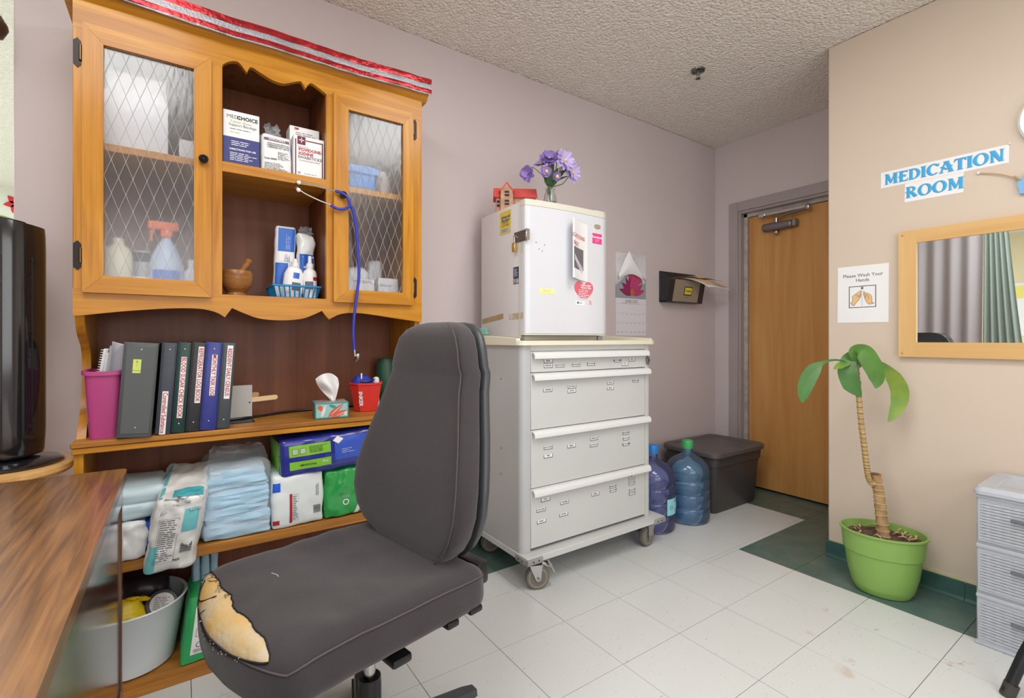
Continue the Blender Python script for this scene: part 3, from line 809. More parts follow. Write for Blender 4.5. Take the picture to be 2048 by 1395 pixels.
pk = Pack(0.075, 0.04, 0.285, r=0.012, amp=0.003, seed=5, puff=(0, .006, 0), lean=0.03); pk.body(10, 6, 20).build('pack', 'film_white', t)
pk.side(-0.72, 0.9, 0.30, 0.93).build('blue_panel', 'blue_print', t)
pk.side(-0.95, 0.25, -0.62, -0.02).build('blue_panel', 'blue_print', t)
pk.side(-0.6, 0.85, 0.02, 0.28).build('white_panel', 'paper', t)
pk.print(place(text_lines(3, 0.07, 0.018, 11), (0, 0, 0), (0, 1, 0), (-1, 0, 0)), 0.008, 0.085, 0.0025).build('small_print', 'ink_white', t)
pk.print(place(text_lines(4, 0.03, 0.02, 12), (0, 0, 0), (0, 1, 0), (-1, 0, 0)), 0.006, 0.018, 0.0025).build('small_print', 'ink_blue', t)
t = thing('wipes_pack', 'opened crumpled wipes pack leaning at the right of the blue basket', 'package', (0.413, 2.055, ZM + 0.008))
pk = Pack(0.068, 0.04, 0.265, r=0.015, amp=0.011, freq=22, seed=15, puff=(0, .006, 0)); pk.body(12, 6, 22).build('pack', 'film_white', t)
pk.side(-0.7, 0.95, -0.75, 0.35, 10, 0.001).build('blue_panel', 'blue_print', t)
crumple(t, 'torn_flap', 'clear_film', 0.06, 0.03, 4, (0, -0.01, 0.26), 0.02)
def bottle(t, prof, mat, seg=24, name='body', sy=1.0):
    return MB().lathe(prof, seg=seg, sy=sy).build(name, mat, t)
t = thing('squeeze_bottle', 'white flip-cap squeeze bottle leaning in the blue basket', 'bottle', (0.352, 1.99, ZM + 0.008), rot=(0, 0.1, 0))
bottle(t, [(0.030, 0), (0.034, 0.004), (0.036, 0.05), (0.035, 0.09), (0.026, 0.112), (0.012, 0.122)], 'plastic_white', sy=0.6)
MB().lathe([(0.013, 0.12), (0.013, 0.135), (0.009, 0.138), (0.005, 0.152)], seg=16).build('cap', 'plastic_white', t)
MB().grid(lambda u, v: Vector((0.0365 * math.sin((u - 0.35) * 1.9), -0.0225 * math.cos((u - 0.35) * 1.9), 0.02 + v * 0.08)), 8, 2).build('label', 'paper', t)
MB().grid(lambda u, v: Vector((0.037 * math.sin((u - 0.5) * 0.6 + 0.15), -0.023 * math.cos((u - 0.5) * 0.6 + 0.15), 0.075 + v * 0.022)), 4, 2).build('blue_emblem', 'blue_print', t)
MB().grid(lambda u, v: Vector((0.037 * math.sin((u - 0.5) * 0.9 + 0.25), -0.023 * math.cos((u - 0.5) * 0.9 + 0.25), 0.03 + v * 0.03)), 4, 2).build('print_block', 'ink_grey', t)
t = thing('pump_spray_bottle', 'slim white spray bottle with a red label corner in the blue basket', 'bottle', (0.418, 1.99, ZM + 0.008))
bottle(t, [(0.022, 0), (0.025, 0.003), (0.0255, 0.095), (0.022, 0.108), (0.012, 0.116), (0.011, 0.122)], 'plastic_white')
MB().lathe([(0.013, 0.12), (0.013, 0.135), (0.011, 0.137), (0.0075, 0.14), (0.0065, 0.165), (0.004, 0.167)], seg=16).build('cap', 'plastic_white', t)
MB().grid(lambda u, v: Vector((0.026 * math.sin((u - 0.5) * 2.2), -0.026 * math.cos((u - 0.5) * 2.2), 0.03 + v * 0.055)), 8, 2).build('label', 'paper', t)
MB().grid(lambda u, v: Vector((0.0264 * math.sin((u - 0.5) * 0.8 + 0.65), -0.0264 * math.cos((u - 0.5) * 0.8 + 0.65), 0.07 + v * 0.014)), 4, 1).build('red_mark', 'ink_red', t)
MB().grid(lambda u, v: Vector((0.0264 * math.sin((u - 0.5) * 1.2 - 0.3), -0.0264 * math.cos((u - 0.5) * 1.2 - 0.3), 0.036 + v * 0.03)), 4, 1).build('print_block', 'ink_grey', t)

# ------------------------------------------------------------------ stethoscope on the right door's knob
M('steth_blue', (44, 56, 168), rough=0.3)
t = thing('stethoscope', 'blue stethoscope hanging from the knob of the right hutch door', 'stethoscope', (0.512, 1.866, 1.655))
ys = 1.868
ear1 = spline([(0.351, ys - 0.02, 1.667), (0.345, ys - 0.006, 1.668), (0.350, ys, 1.672), (0.38, ys, 1.677), (0.43, ys, 1.670), (0.488, ys, 1.664)], 6)
ear2 = spline([(0.351, ys - 0.014, 1.643), (0.346, ys - 0.004, 1.648), (0.350, ys, 1.655), (0.37, ys, 1.640), (0.42, ys, 1.622), (0.470, ys, 1.609)], 6)
MB().tube(ear1, 0.0028, 8).build('ear_tube', 'steel', t, world=True)
MB().tube(ear2, 0.0028, 8).build('ear_tube', 'steel', t, world=True)
MB().ball((0.3515, ys - 0.02, 1.6675), 0.0075).build('ear_tip', 'plastic_white', t, world=True)
MB().ball((0.3515, ys - 0.014, 1.6425), 0.0075).build('ear_tip', 'plastic_white', t, world=True)
y1 = spline([(0.482, ys, 1.665), (0.502, ys - 0.004, 1.662), (0.522, ys - 0.006, 1.651), (0.532, ys - 0.006, 1.630), (0.536, ys - 0.004, 1.618), (0.548, ys - 0.002, 1.600), (0.560, ys, 1.54), (0.566, ys, 1.45), (0.571, ys, 1.368), (0.564, ys, 1.29), (0.553, ys, 1.203), (0.549, ys, 1.135), (0.553, ys, 1.07)], 8)
MB().tube(y1, 0.0056, 10).build('tubing', 'steth_blue', t, world=True)
y2 = spline([(0.466, ys, 1.610), (0.486, ys - 0.003, 1.600), (0.508, ys - 0.004, 1.600), (0.526, ys - 0.004, 1.609), (0.536, ys - 0.004, 1.620)], 6)
MB().tube(y2, 0.0052, 10).build('tubing', 'steth_blue', t, world=True)
MB().cyl((0.5535, ys, 1.07), (0.5555, ys, 1.045), 0.0045, 10).build('stem', 'steel', t, world=True)
MB().lathe([(0.006, -0.006), (0.019, -0.004), (0.021, 0.0), (0.019, 0.005), (0.006, 0.009)], seg=20).map(lambda p: Vector((0.562 + p.z * 0.9 + p.y * 0.2, ys + p.x * 0.9, 1.043 + p.y * 0.95))).build('chest_piece', 'steel', t, world=True)

# ------------------------------------------------------------------ things behind the lattice glass
M('cream_plastic', (226, 220, 190), rough=0.4)
M('haze_blue', (186, 204, 226), rough=0.35)
M('orange_plastic', (232, 104, 40), rough=0.4)
ZT = 1.713
b = carton('supply_box', 'large white carton behind the glass, top shelf of the left door', -0.20, -0.03, 1.99, 2.17, ZT, 1.905, 'carton_white')
b = carton('supply_box', 'low white carton lying on top of the larger carton behind glass', -0.19, -0.035, 2.0, 2.17, 1.9055, 1.972, 'carton_white')
b = carton('supply_box', 'small white box beside the large carton behind the left glass', 0.0, 0.07, 1.99, 2.12, ZT, 1.79, 'carton_white')
t = thing('spray_bottle', 'pale blue spray bottle with orange trigger behind the left glass door', 'spray bottle', (-0.035, 2.03, ZM))
bottle(t, [(0.046, 0), (0.05, 0.006), (0.05, 0.10), (0.042, 0.135), (0.024, 0.175), (0.015, 0.19), (0.014, 0.20)], 'haze_blue', sy=0.75)
MB().rbox(-0.017, 0.017, -0.016, 0.016, 0.198, 0.222, 0.004, 2).rbox(-0.052, 0.035, -0.012, 0.012, 0.222, 0.252, 0.006, 2).box(-0.045, -0.038, -0.004, 0.004, 0.185, 0.224).build('trigger_head', 'orange_plastic', t)
MB().grid(lambda u, v: Vector((0.0515 * math.sin((u - 0.5) * 1.6), -0.0392 * math.cos((u - 0.5) * 1.6), 0.05 + v * 0.035)), 6, 1).build('label', 'blue_print', t)
t = thing('lotion_bottle', 'cream coloured plastic bottle at the left behind the lattice glass', 'bottle', (-0.165, 2.05, ZM))
bottle(t, [(0.036, 0), (0.039, 0.006), (0.039, 0.13), (0.03, 0.155), (0.016, 0.165), (0.016, 0.185)], 'cream_plastic')
t = thing('grey_canister', 'grey and white canister beside the cream bottle behind glass', 'canister', (-0.10, 2.13, ZM))
bottle(t, [(0.035, 0), (0.038, 0.005), (0.038, 0.15), (0.034, 0.158)], M('canister_grey', (196, 192, 194), rough=0.4))
MB().lathe([(0.039, 0.12), (0.039, 0.152)], seg=24).build('dark_band', 'ink_black', t)
t = thing('ointment_jar', 'small white jar with pink label in front of the canister', 'jar', (-0.10, 1.985, ZM))
bottle(t, [(0.026, 0), (0.027, 0.003), (0.027, 0.03)], M('pink_label', (206, 130, 130), rough=0.5))
MB().lathe([(0.0285, 0.03), (0.0285, 0.052), (0.026, 0.054)], seg=24).build('lid', 'plastic_white', t)
t = thing('pill_bottle', 'white medicine bottle at the right behind the left glass', 'bottle', (0.045, 2.04, ZM))
bottle(t, [(0.03, 0), (0.032, 0.004), (0.032, 0.085), (0.02, 0.10), (0.018, 0.105)], 'plastic_white')
MB().lathe([(0.021, 0.104), (0.021, 0.128), (0.018, 0.13)], seg=20).build('cap', 'plastic_white', t)
M('basket_blue2', (70, 140, 214), rough=0.4)
t = thing('storage_basket', 'blue storage basket on the shelf behind the right glass', 'basket', (0.615, 2.03, ZT))
basket(t, 0.125, 0.14, 0.10, 'basket_blue2', nsl=4, rim=0.03)
MB().box(-0.05, 0.05, -0.063, -0.06, 0.012, 0.085).build('front', 'basket_blue2', t)
t = thing('tan_bottle', 'pale tan bottle beside the blue basket behind right glass', 'bottle', (0.72, 2.03, ZT))
bottle(t, [(0.034, 0), (0.036, 0.004), (0.036, 0.075), (0.022, 0.095), (0.02, 0.11)], M('tan_plastic', (206, 190, 178), rough=0.5))
t = thing('gauze_bundle', 'white wrapped bundle under the shelf behind right glass', 'package', (0.595, 2.04, ZM))
Pack(0.11, 0.15, 0.15, r=0.03, amp=0.008, seed=21, taper=0.1).body(10, 10, 10).build('bundle', 'film_white', t)
b = carton('dressing_carton', 'white carton low behind the right glass pane', 0.545, 0.652, 1.93, 1.962, ZM, 1.352, 'carton_white')
lmb(b, text_lines(2, 0.08, 0.012, 3), 'small_print', 'ink_grey', 0.005, 0.082, -0.0165)
b = carton('tape_box', 'small white and blue box in the corner behind right glass', 0.672, 0.756, 1.94, 2.03, ZM, 1.362, 'carton_white')
lpatch(b, 'blue_panel', M('sky_print', (110, 150, 196), rough=0.5), 0, 0.025, -0.0455, 0.083, 0.048)
ltext(b, 'MEDICHOICE', 'ink_grey', -0.012, 0.073, -0.046, 0.009)
t = thing('foil_bag', 'pale grey film bag folded at the top behind right glass', 'bag', (0.705, 2.09, ZM))
Pack(0.11, 0.10, 0.20, r=0.03, amp=0.01, seed=25, taper=0.45).body(10, 8, 12).build('bag', 'film_white', t)
# ================================================================== things on the hutch counter (z 0.808)
ZL = 0.8085
# --- pink bin with papers
M('bin_pink', (176, 66, 126), rough=0.4)
t = thing('storage_bin', 'magenta plastic bin of papers at the end of the counter', 'bin', (-0.190, 1.985, ZL))
def frustum_bin(t, wb, db, wt, dt, h, mat, th=0.003, rim=0.006, dip=0.0, name='body'):
    mb = MB(); n = 28
    def ring(w, d, z, r=0.25, inset=0.0, dp=0.0):
        out = []
        for k in range(n):
            a = 2 * PI * (k + 0.5) / n; c, s = math.cos(a), math.sin(a)
            e = 0.30
            x = (w / 2 - inset) * math.copysign(abs(c) ** e, c); y = (d / 2 - inset) * math.copysign(abs(s) ** e, s)
            out.append((x, y, z - dp * (1 - (2 * x / w) ** 2)))
        return out
    rings = [ring(wb, db, 0), ring(wt, dt, h - 0.012, dp=dip), ring(wt + 2 * rim, dt + 2 * rim, h - 0.012, dp=dip), ring(wt + 2 * rim, dt + 2 * rim, h, dp=dip), ring(wt, dt, h, inset=th, dp=dip), ring(wb, db, th, inset=th)]
    vs = [p for r in rings for p in r]; fs = []
    for i in range(len(rings) - 1):
        for k in range(n):
            k2 = (k + 1) % n; fs.append((i * n + k, i * n + k2, (i + 1) * n + k2, (i + 1) * n + k))
    fs.append(tuple(range(n - 1, -1, -1))); fs.append(tuple((len(rings) - 1) * n + k for k in range(n)))
    mb.add(vs, fs)
    return mb.build(name, mat, t)
frustum_bin(t, 0.070, 0.14, 0.092, 0.17, 0.208, 'bin_pink', dip=0.004)
t = thing('spiral_notebook', 'white spiral-bound notebook standing in the magenta bin', 'notebook', (-0.222, 1.945, ZL + 0.03), rot=(0, 0.15, 0))
MB().rbox(-0.006, 0.006, 0, 0.12, 0, 0.245, 0.001).build('pages', 'paper', t)
mb = MB()
for k in range(12):
    z = 0.158 + k * 0.0075
    mb.tube([(0.007 * math.cos(a) - 0.004, -0.003 + 0.0045 * math.sin(a), z) for a in [2 * PI * i / 10 for i in range(10)]], 0.0012, 5, closed=True)
mb.build('spiral', 'plastic_white', t)
t = thing('folded_papers', 'sheaf of loose white papers leaning in the magenta bin', 'papers', (-0.212, 1.960, ZL + 0.03), rot=(0, 0.16, -0.75))
M('paper_grey', (206, 206, 214), rough=0.7)
for k, (dx, h, m) in enumerate(((0.0, 0.235, 'paper'), (0.007, 0.258, 'paper_grey'), (0.013, 0.272, 'paper'), (0.020, 0.268, 'paper_grey'))):
    def fn(u, v, dx=dx, h=h, k=k):
        return Vector((dx + 0.004 * math.sin(u * 6 + k) * v, u * 0.055, v * h * (1 - 0.05 * u)))
    mb = MB().grid(fn, 6, 4); mb.add([(p[0] + 0.0012, p[1], p[2]) for p in mb.v], [tuple(reversed(f)) for f in mb.f])
    mb.build('sheet', m, t)

# --- row of ring binders, leaning a little
M('binder_charcoal', (82, 86, 88), rough=0.42, bump=0.05, bscale=120)
M('binder_slate', (62, 66, 78), rough=0.45, bump=0.1, bscale=60)
M('binder_green', (32, 62, 58), rough=0.35)
M('binder_black', (48, 48, 52), rough=0.4)
M('binder_blue', (54, 62, 140), rough=0.32)
M('binder_grey', (70, 76, 82), rough=0.42)
M('label_lime', (204, 220, 110), rough=0.6)
M('pocket_film', (180, 184, 190), rough=0.1, trans=0.8, ior=1.05)
def ring_binder(label, x0, x1, yf, h, mat, text=None, tz=0.5, tl=0.2, tw=0.018, tx=0.0, size=0.017, pocket=False):
    w = x1 - x0
    t = thing('ring_binder', label, 'binder', ((x0 + x1) / 2, yf, ZL + 0.0015), rot=(0, 0.068, 0), group='binders standing on the hutch counter')
    MB().rbox(-w / 2, w / 2, 0, 0.004, 0, h, 0.0018, 2).build('spine', mat, t)
    for s in (-1, 1):
        MB().rbox(s * w / 2 - 0.0015 - 0.001, s * w / 2 + 0.0015 - 0.001, 0.002, 0.265, 0, h, 0.001).build('cover', mat, t)
    MB().box(-w / 2 + 0.004, w / 2 - 0.004, 0.02, 0.25, 0.006, h - 0.012).build('pages', 'paper', t, smooth=False)
    # welded edge lines of the vinyl
    MB().tube([(-w / 2 + 0.003, -0.0004, 0.004), (-w / 2 + 0.003, -0.0004, h - 0.004)], 0.0008, 5).tube([(w / 2 - 0.003, -0.0004, 0.004), (w / 2 - 0.003, -0.0004, h - 0.004)], 0.0008, 5).build('welt', mat, t)
    if pocket:
        MB().rbox(-w / 2 + 0.006, w / 2 - 0.006, -0.0012, 0.0002, 0.012, h - 0.014, 0.0005).build('pocket', mat, t)
    if text:
        lb = place(rect(tl, tw * 1.15, 0.0006), (tx, -0.0012, tz), (0, 0, -1), (1, 0, 0)).build('label', 'paper', t, smooth=False)
        place(text_mb(text, size * 0.97, 0.00025, spacing=0.98).map(lambda p: Vector((p.x, p.y * 1.18, p.z))), (tx - 0.0005, -0.0021, tz), (0, 0, -1), (1, 0, 0)).build('lettering', 'ink_red', lb, smooth=False)
    for z in (0.03, h - 0.022):
        MB().ball((0.0, -0.0008, z), 0.0028, 8, 6, (1, 0.5, 1)).build('rivet', 'steel', t)
    return t
b = ring_binder('wide charcoal ring binder with a small lime note on its spine', -0.1545, -0.0715, 1.874, 0.291, 'binder_charcoal', pocket=True)
lb = place(rect(0.020, 0.042, 0.0006), (-0.008, -0.0016, 0.218), (1, 0, 0), (0, 0, 1)).build('note', 'label_lime', b, smooth=False)
place(text_mb('@ 1-1', 0.007), (-0.008, -0.0026, 0.226), (0, 0, -1), (1, 0, 0)).build('lettering', 'ink_grey', lb, smooth=False)
place(text_mb('PHYSIO', 0.0058), (-0.008, -0.0026, 0.204), (1, 0, 0), (0, 0, 1)).build('lettering', 'ink_grey', lb, smooth=False)
ring_binder('slate ring binder labelled Controlled Substance low on the spine', -0.0605, -0.0235, 1.885, 0.290, 'binder_slate', 'Controlled Substance', 0.068, 0.136, 0.0135, -0.002, 0.0155)
ring_binder('dark green ring binder labelled BLOOD SUGAR CHECK BOOK', -0.0195, 0.0145, 1.886, 0.291, 'binder_green', 'BLOOD SUGAR CHECK BOOK', 0.146, 0.196, 0.0125, 0.0, 0.0148)
ring_binder('black ring binder labelled REFRIGERATOR LOG BOOK', 0.0185, 0.0545, 1.887, 0.291, 'binder_black', 'REFRIGERATOR LOG BOOK', 0.185, 0.184, 0.0135, 0.006, 0.0148)
ring_binder('royal blue ring binder labelled MONTHLY TASK LOG', 0.0575, 0.1005, 1.889, 0.291, 'binder_blue', 'MONTHLY TASK LOG', 0.182, 0.136, 0.0135, 0.003, 0.0145)
ring_binder('grey ring binder labelled RESIDENT DAILY CENSUS at the end of the row', 0.1040, 0.1405, 1.893, 0.289, 'binder_grey', 'RESIDENT DAILY CENSUS', 0.190, 0.180, 0.0145, 0.003, 0.0148)

# --- grey plate, wooden sticks, cable
M('putty_plastic', (188, 186, 182), rough=0.45)
t = thing('metal_bookend', 'light grey metal bookend standing beyond the binders', 'bookend', (0.185, 2.08, ZL))
MB().rbox(-0.055, 0.045, 0, 0.003, 0.0, 0.128, 0.001).build('upright', 'putty_plastic', t)
MB().rbox(-0.055, 0.045, -0.09, 0.0, 0.0, 0.002, 0.0008).build('foot', 'black_plastic', t)
MB().cyl((0.036, -0.0008, 0.062), (0.036, 0.001, 0.062), 0.003, 10).build('hole', 'ink_black', t)
M('stick_wood', (226, 196, 150), rough=0.6)
def stick(label, x, y, z, L, ry, mat):
    t = thing('tongue_depressor', label, 'wooden stick', (x, y, z), rot=(0, ry, 0))
    pts = [(-L / 2, -0.009), (L / 2 - 0.009, -0.009)] + [(L / 2 - 0.009 + 0.009 * math.sin(a), -0.009 * math.cos(a)) for a in [PI * k / 8 for k in range(1, 8)]] + [(L / 2 - 0.009, 0.009), (-L / 2, 0.009)]
    MB().prism(pts, 'xz', -0.0009, 0.0009).build('stick', mat, t, smooth=False)
stick('pale wooden tongue depressor poking out past the grey bookend', 0.247, 2.0855, ZL + 0.072, 0.145, -0.06, 'stick_wood')
stick('darker wooden stick mostly hidden behind the grey bookend', 0.195, 2.0895, ZL + 0.085, 0.12, -0.1, M('stick_dark', (186, 140, 92), rough=0.6))
t = thing('power_cable', 'black cable lying along the back of the counter', 'cable', (0.32, 2.12, ZL))
MB().tube(spline([(0.150, 2.06, ZL + 0.005), (0.20, 2.07, ZL + 0.006), (0.26, 2.10, ZL + 0.005), (0.33, 2.13, ZL + 0.007), (0.42, 2.16, ZL + 0.006), (0.60, 2.17, ZL + 0.005), (0.78, 2.18, ZL + 0.005)], 8), 0.0045, 8).build('cord', 'black_plastic', t, world=True)
MB().tube(spline([(0.155, 2.075, ZL + 0.004), (0.22, 2.088, ZL + 0.004), (0.30, 2.128, ZL + 0.004), (0.40, 2.170, ZL + 0.004), (0.60, 2.185, ZL + 0.004)], 8), 0.0035, 8).build('cord', 'black_plastic', t, world=True)

# --- tissue box
M('tissue_teal', (62, 150, 150), rough=0.5)
M('tissue_mint', (150, 200, 196), rough=0.5)
M('tissue_coral', (216, 96, 74), rough=0.5)
M('tissue_cream', (226, 220, 214), rough=0.5)
t = thing('tissue_box', 'small teal tissue box printed with coral leaves on the counter', 'tissue box', (0.488, 1.965, ZL), rotz=-0.12)
MB().rbox(-0.061, 0.061, -0.055, 0.055, 0, 0.060, 0.0015).build('carton', 'tissue_teal', t)
lpatch(t, 'mint_ground', 'tissue_mint', 0, 0.030, -0.0553, 0.112, 0.050)
def leaf_shape(L, W, n=8):
    up = [(L * k / n, W * math.sin(PI * (k / n) ** 0.8)) for k in range(n + 1)]
    return up + [(x, -y) for x, y in up[-2:0:-1]]
def leaf_patch(t, x, z, y, L, W, ang, mat, name='printed_leaf'):
    mb = flat(leaf_shape(L, W), 0.0004); c, s = math.cos(ang), math.sin(ang)
    mb.map(lambda p: Vector((p.x * c - p.y * s, p.x * s + p.y * c, p.z)))
    return lmb(t, mb, name, mat, x, z, y)
leaf_patch(t, -0.014, 0.006, -0.0561, 0.075, 0.010, 0.72, 'tissue_coral')
leaf_patch(t, 0.000, 0.005, -0.0563, 0.062, 0.009, 0.42, 'tissue_coral')
leaf_patch(t, -0.050, 0.052, -0.0561, 0.028, 0.009, -0.95, 'tissue_coral')
leaf_patch(t, -0.012, 0.052, -0.0562, 0.036, 0.006, -0.4, 'tissue_teal')
leaf_patch(t, -0.038, 0.006, -0.0562, 0.05, 0.006, 1.25, 'tissue_cream')
leaf_patch(t, 0.052, 0.007, -0.0562, 0.026, 0.007, 1.9, 'tissue_cream')
leaf_patch(t, 0.012, 0.007, -0.0564, 0.055, 0.0012, 0.42, 'tissue_cream')
leaf_patch(t, -0.006, 0.012, -0.0564, 0.062, 0.0012, 0.72, 'tissue_cream')
MB().box(-0.0613, -0.0609, -0.05, 0.05, 0.004, 0.056).build('side_print', M('tissue_rust', (170, 92, 80), rough=0.5, col2=(80, 130, 130), vscale=28), t, smooth=False)
MB().box(-0.055, 0.055, -0.048, 0.048, 0.0600, 0.0604).build('top_print', M('tissue_top', (196, 150, 140), rough=0.5, col2=(120, 130, 136), vscale=22), t, smooth=False)
MB().lathe([(0.03, 0.0606), (0.031, 0.0612)], seg=20, sy=0.55).build('slot_film', 'clear_film', t)
M('tissue_paper', (238, 238, 240), rough=0.9, spec=0.1)
def fn(u, v):
    w = 0.008 + 0.034 * math.sin(min(1, v * 1.15) * PI / 2) ** 1.4
    a = (u - 0.5) * 2.0
    zz = 0.058 + v * 0.112 - 0.022 * v * abs(a) ** 2.2
    return Vector((-0.012 * v + 0.012 * (1 - v) + a * w, -0.016 * math.cos(a * 2.6 + v) * (0.4 + v) + 0.006 * math.sin(v * 9 + a * 3), zz))
mb = MB().grid(fn, 16, 14); mb.add([(p[0], p[1] + 0.0012, p[2]) for p in mb.v], [tuple(reversed(f)) for f in mb.f])
mb.build('tissue', 'tissue_paper', t)

# --- red tub with pouch and bottle
M('tub_red', (222, 58, 52), rough=0.4)
t = thing('red_tub', 'red plastic tub with white lettering near the chair back', 'tub', (0.655, 2.045, ZL))
MB().lathe([(0.047, 0), (0.05, 0.003), (0.068, 0.112), (0.072, 0.113), (0.072, 0.12), (0.066, 0.12), (0.048, 0.006), (0.002, 0.005)], seg=8, capt=False).build('tub', 'tub_red', t, angle=25)
lt = text_mb('INKER', 0.022, 0.0008)
def wrap(p):
    z = 0.055 - p.x; r = 0.0512 + 0.0175 * z / 0.12; a = -2.25 + p.y / r
    return Vector((r * math.cos(a), r * math.sin(a), z))
lt.map(wrap).build('lettering', 'ink_white', t)
t = thing('fabric_pouch', 'royal blue zip pouch stuffed in the red tub', 'pouch', (0.640, 2.05, ZL + 0.05))
Pack(0.09, 0.07, 0.095, r=0.04, amp=0.006, seed=31, puff=(.004, .004, .01)).body(12, 10, 12).build('pouch', M('pouch_blue', (44, 62, 170), rough=0.5), t)
MB().tube(spline([(-0.02, -0.034, 0.075), (0.005, -0.04, 0.07), (0.03, -0.036, 0.076), (0.045, -0.02, 0.082)], 5), 0.003, 6).build('zip', 'black_plastic', t)
MB().rbox(-0.015, -0.009, -0.03, -0.028, 0.085, 0.11, 0.001).build('tag', 'paper', t)
t = thing('white_tube_bottle', 'white capped bottle standing in the red tub', 'bottle', (0.698, 2.045, ZL + 0.01))
bottle(t, [(0.013, 0), (0.014, 0.003), (0.014, 0.112), (0.012, 0.125), (0.006, 0.13)], 'plastic_white')
t = thing('green_canister', 'dark green canister at the back of the counter beside the red tub', 'canister', (0.775, 2.14, ZL))
bottle(t, [(0.04, 0), (0.043, 0.004), (0.043, 0.19), (0.03, 0.215)], M('dark_green', (46, 84, 66), rough=0.4))

# ================================================================== middle shelf of the lower case (z 0.425)
Z2 = 0.4255
M('pad_blue', (170, 205, 228), rough=0.7, var=0.12, vscale=18, bump=0.25, bscale=30)
M('pad_pale', (196, 216, 224), rough=0.55, var=0.08, vscale=14, bump=0.2, bscale=25)
t = thing('underpad_stack', 'stack of light blue underpads in a clear bag on the shelf', 'underpads', (0.168, 2.035, Z2))
z = 0.003
for k, h in enumerate((0.036, 0.032, 0.034, 0.034, 0.030, 0.028, 0.026)):
    w = 0.205 - 0.003 * k - (0.012 if k == 6 else 0)
    pk = Pack(w, 0.245, h + 0.016, r=0.010, amp=0.0075, freq=(8, 9, 55), seed=40 + k, puff=(0.003, 0.006, 0.003))
    pk.body(26, 16, 7).map(lambda p: p + Vector((0.003 * math.sin(k * 2.1), 0.004 * math.sin(k * 3.3), z))).build('pad', 'pad_blue', t)
    z += h
bag = Pack(0.222, 0.26, 0.262, r=0.03, amp=0.007, freq=11, seed=50, taper=0.06)
M('bag_film', (235, 240, 245), rough=0.1, alpha=0.24, spec=0.8, bump=0.6, bscale=22)
bag.body(14, 12, 14).build('clear_bag', 'bag_film', t)
def fn(u, v):
    a = (u - 0.5) * 0.20 * (1 - 0.3 * v)
    return Vector((a + 0.012 + 0.01 * noise.noise((u * 4, v * 3, 7)), 0.03 + 0.05 * (v - 0.4) + 0.02 * noise.noise((u * 5, v * 4, 2)), 0.235 + 0.055 * math.sin(min(1, v * 1.3) * PI / 2) + 0.012 * noise.noise((u * 7, v * 3, 1))))
MB().grid(fn, 14, 10).build('bag_top', 'bag_film', t)

# white and teal pack slumping over the shelf edge
M('pack_white', (226, 226, 224), rough=0.3, spec=0.6, bump=0.3, bscale=16)
M('teal_print', (110, 190, 196), rough=0.35)
t = thing('liner_pack', 'torn white and teal package slumping over the shelf edge', 'package', (0.005, 1.985, Z2 - 0.012), rot=(0.14, 0.0, -0.1))
pk = Pack(0.132, 0.31, 0.235, r=0.016, amp=0.008, freq=19, seed=61, puff=(.004, .010, .004), lean=0.16)
pk.body(22, 22, 24).build('pack', 'pack_white', t)
pk.side(-0.98, -0.55, -0.95, -0.25).build('teal_corner', 'teal_print', t)
pk.side(0.25, 0.85, 0.10, 0.70).build('teal_panel', 'teal_print', t)
pk.side(-0.35, 0.9, -0.95, -0.55, face='top').build('teal_edge', M('teal_gloss', (76, 176, 186), rough=0.15), t)
pk.side(-0.9, -0.72, -0.9, 0.9, face='top').build('teal_stripe', 'teal_print', t)
def frame_lines(w, h, th=0.0007):
    return MB().box(-w / 2, w / 2, -h / 2, -h / 2 + th, 0, .0003).box(-w / 2, w / 2, h / 2 - th, h / 2, 0, .0003).box(-w / 2, -w / 2 + th, -h / 2, h / 2, 0, .0003).box(w / 2 - th, w / 2, -h / 2, h / 2, 0, .0003)
pk.print(frame_lines(0.052, 0.140), -0.018, -0.012, 0.0022).build('table_frame', 'ink_grey', t)
pk.print(text_lines(20, 0.046, 0.132, 7), -0.018, -0.012, 0.0018).build('small_print', 'ink_grey', t)
pk.print(barcode(0.026, 0.030, 2).map(lambda p: Vector((p.y, p.x * 1.2, p.z))), 0.036, -0.042, 0.0022).build('barcode', 'ink_black', t)
pk.print(text_mb('PGX', 0.009, 0.0004), 0.016, -0.078, 0.0022).build('lettering', 'ink_black', t)
crumple(t, 'torn_wrapper', 'clear_film', 0.11, 0.05, 9, (0.02, -0.15, 0.19), 0.035, 12)

t = thing('folded_underpads', 'pale blue folded underpads lying on a white plastic bag', 'underpads', (-0.120, 2.02, Z2 + 0.118))
for k in range(2):
    Pack(0.17 - 0.012 * k, 0.23, 0.060, r=0.018, amp=0.006, freq=(6, 8, 34), seed=70 + k, puff=(.004, .006, .004)).body(22, 18, 9).map(lambda p: p + Vector((0.004 * k, 0, 0.046 * k))).build('pad', 'pad_pale', t)
t = thing('plastic_bag', 'white plastic bag with a blue side under the folded pads', 'bag', (-0.140, 2.02, Z2))
pk = Pack(0.125, 0.26, 0.118, r=0.018, amp=0.013, freq=17, seed=75); pk.body(22, 18, 16).build('bag', 'film_white', t)
pk2 = Pack(0.06, 0.235, 0.112, r=0.024, amp=0.008, freq=15, seed=77); pk2.body(8, 12, 10).map(lambda p: p + Vector((0.068, 0.01, 0))).build('blue_bag_side', M('bag_blue', (46, 96, 196), rough=0.2, spec=0.7, bump=0.3, bscale=20), t)

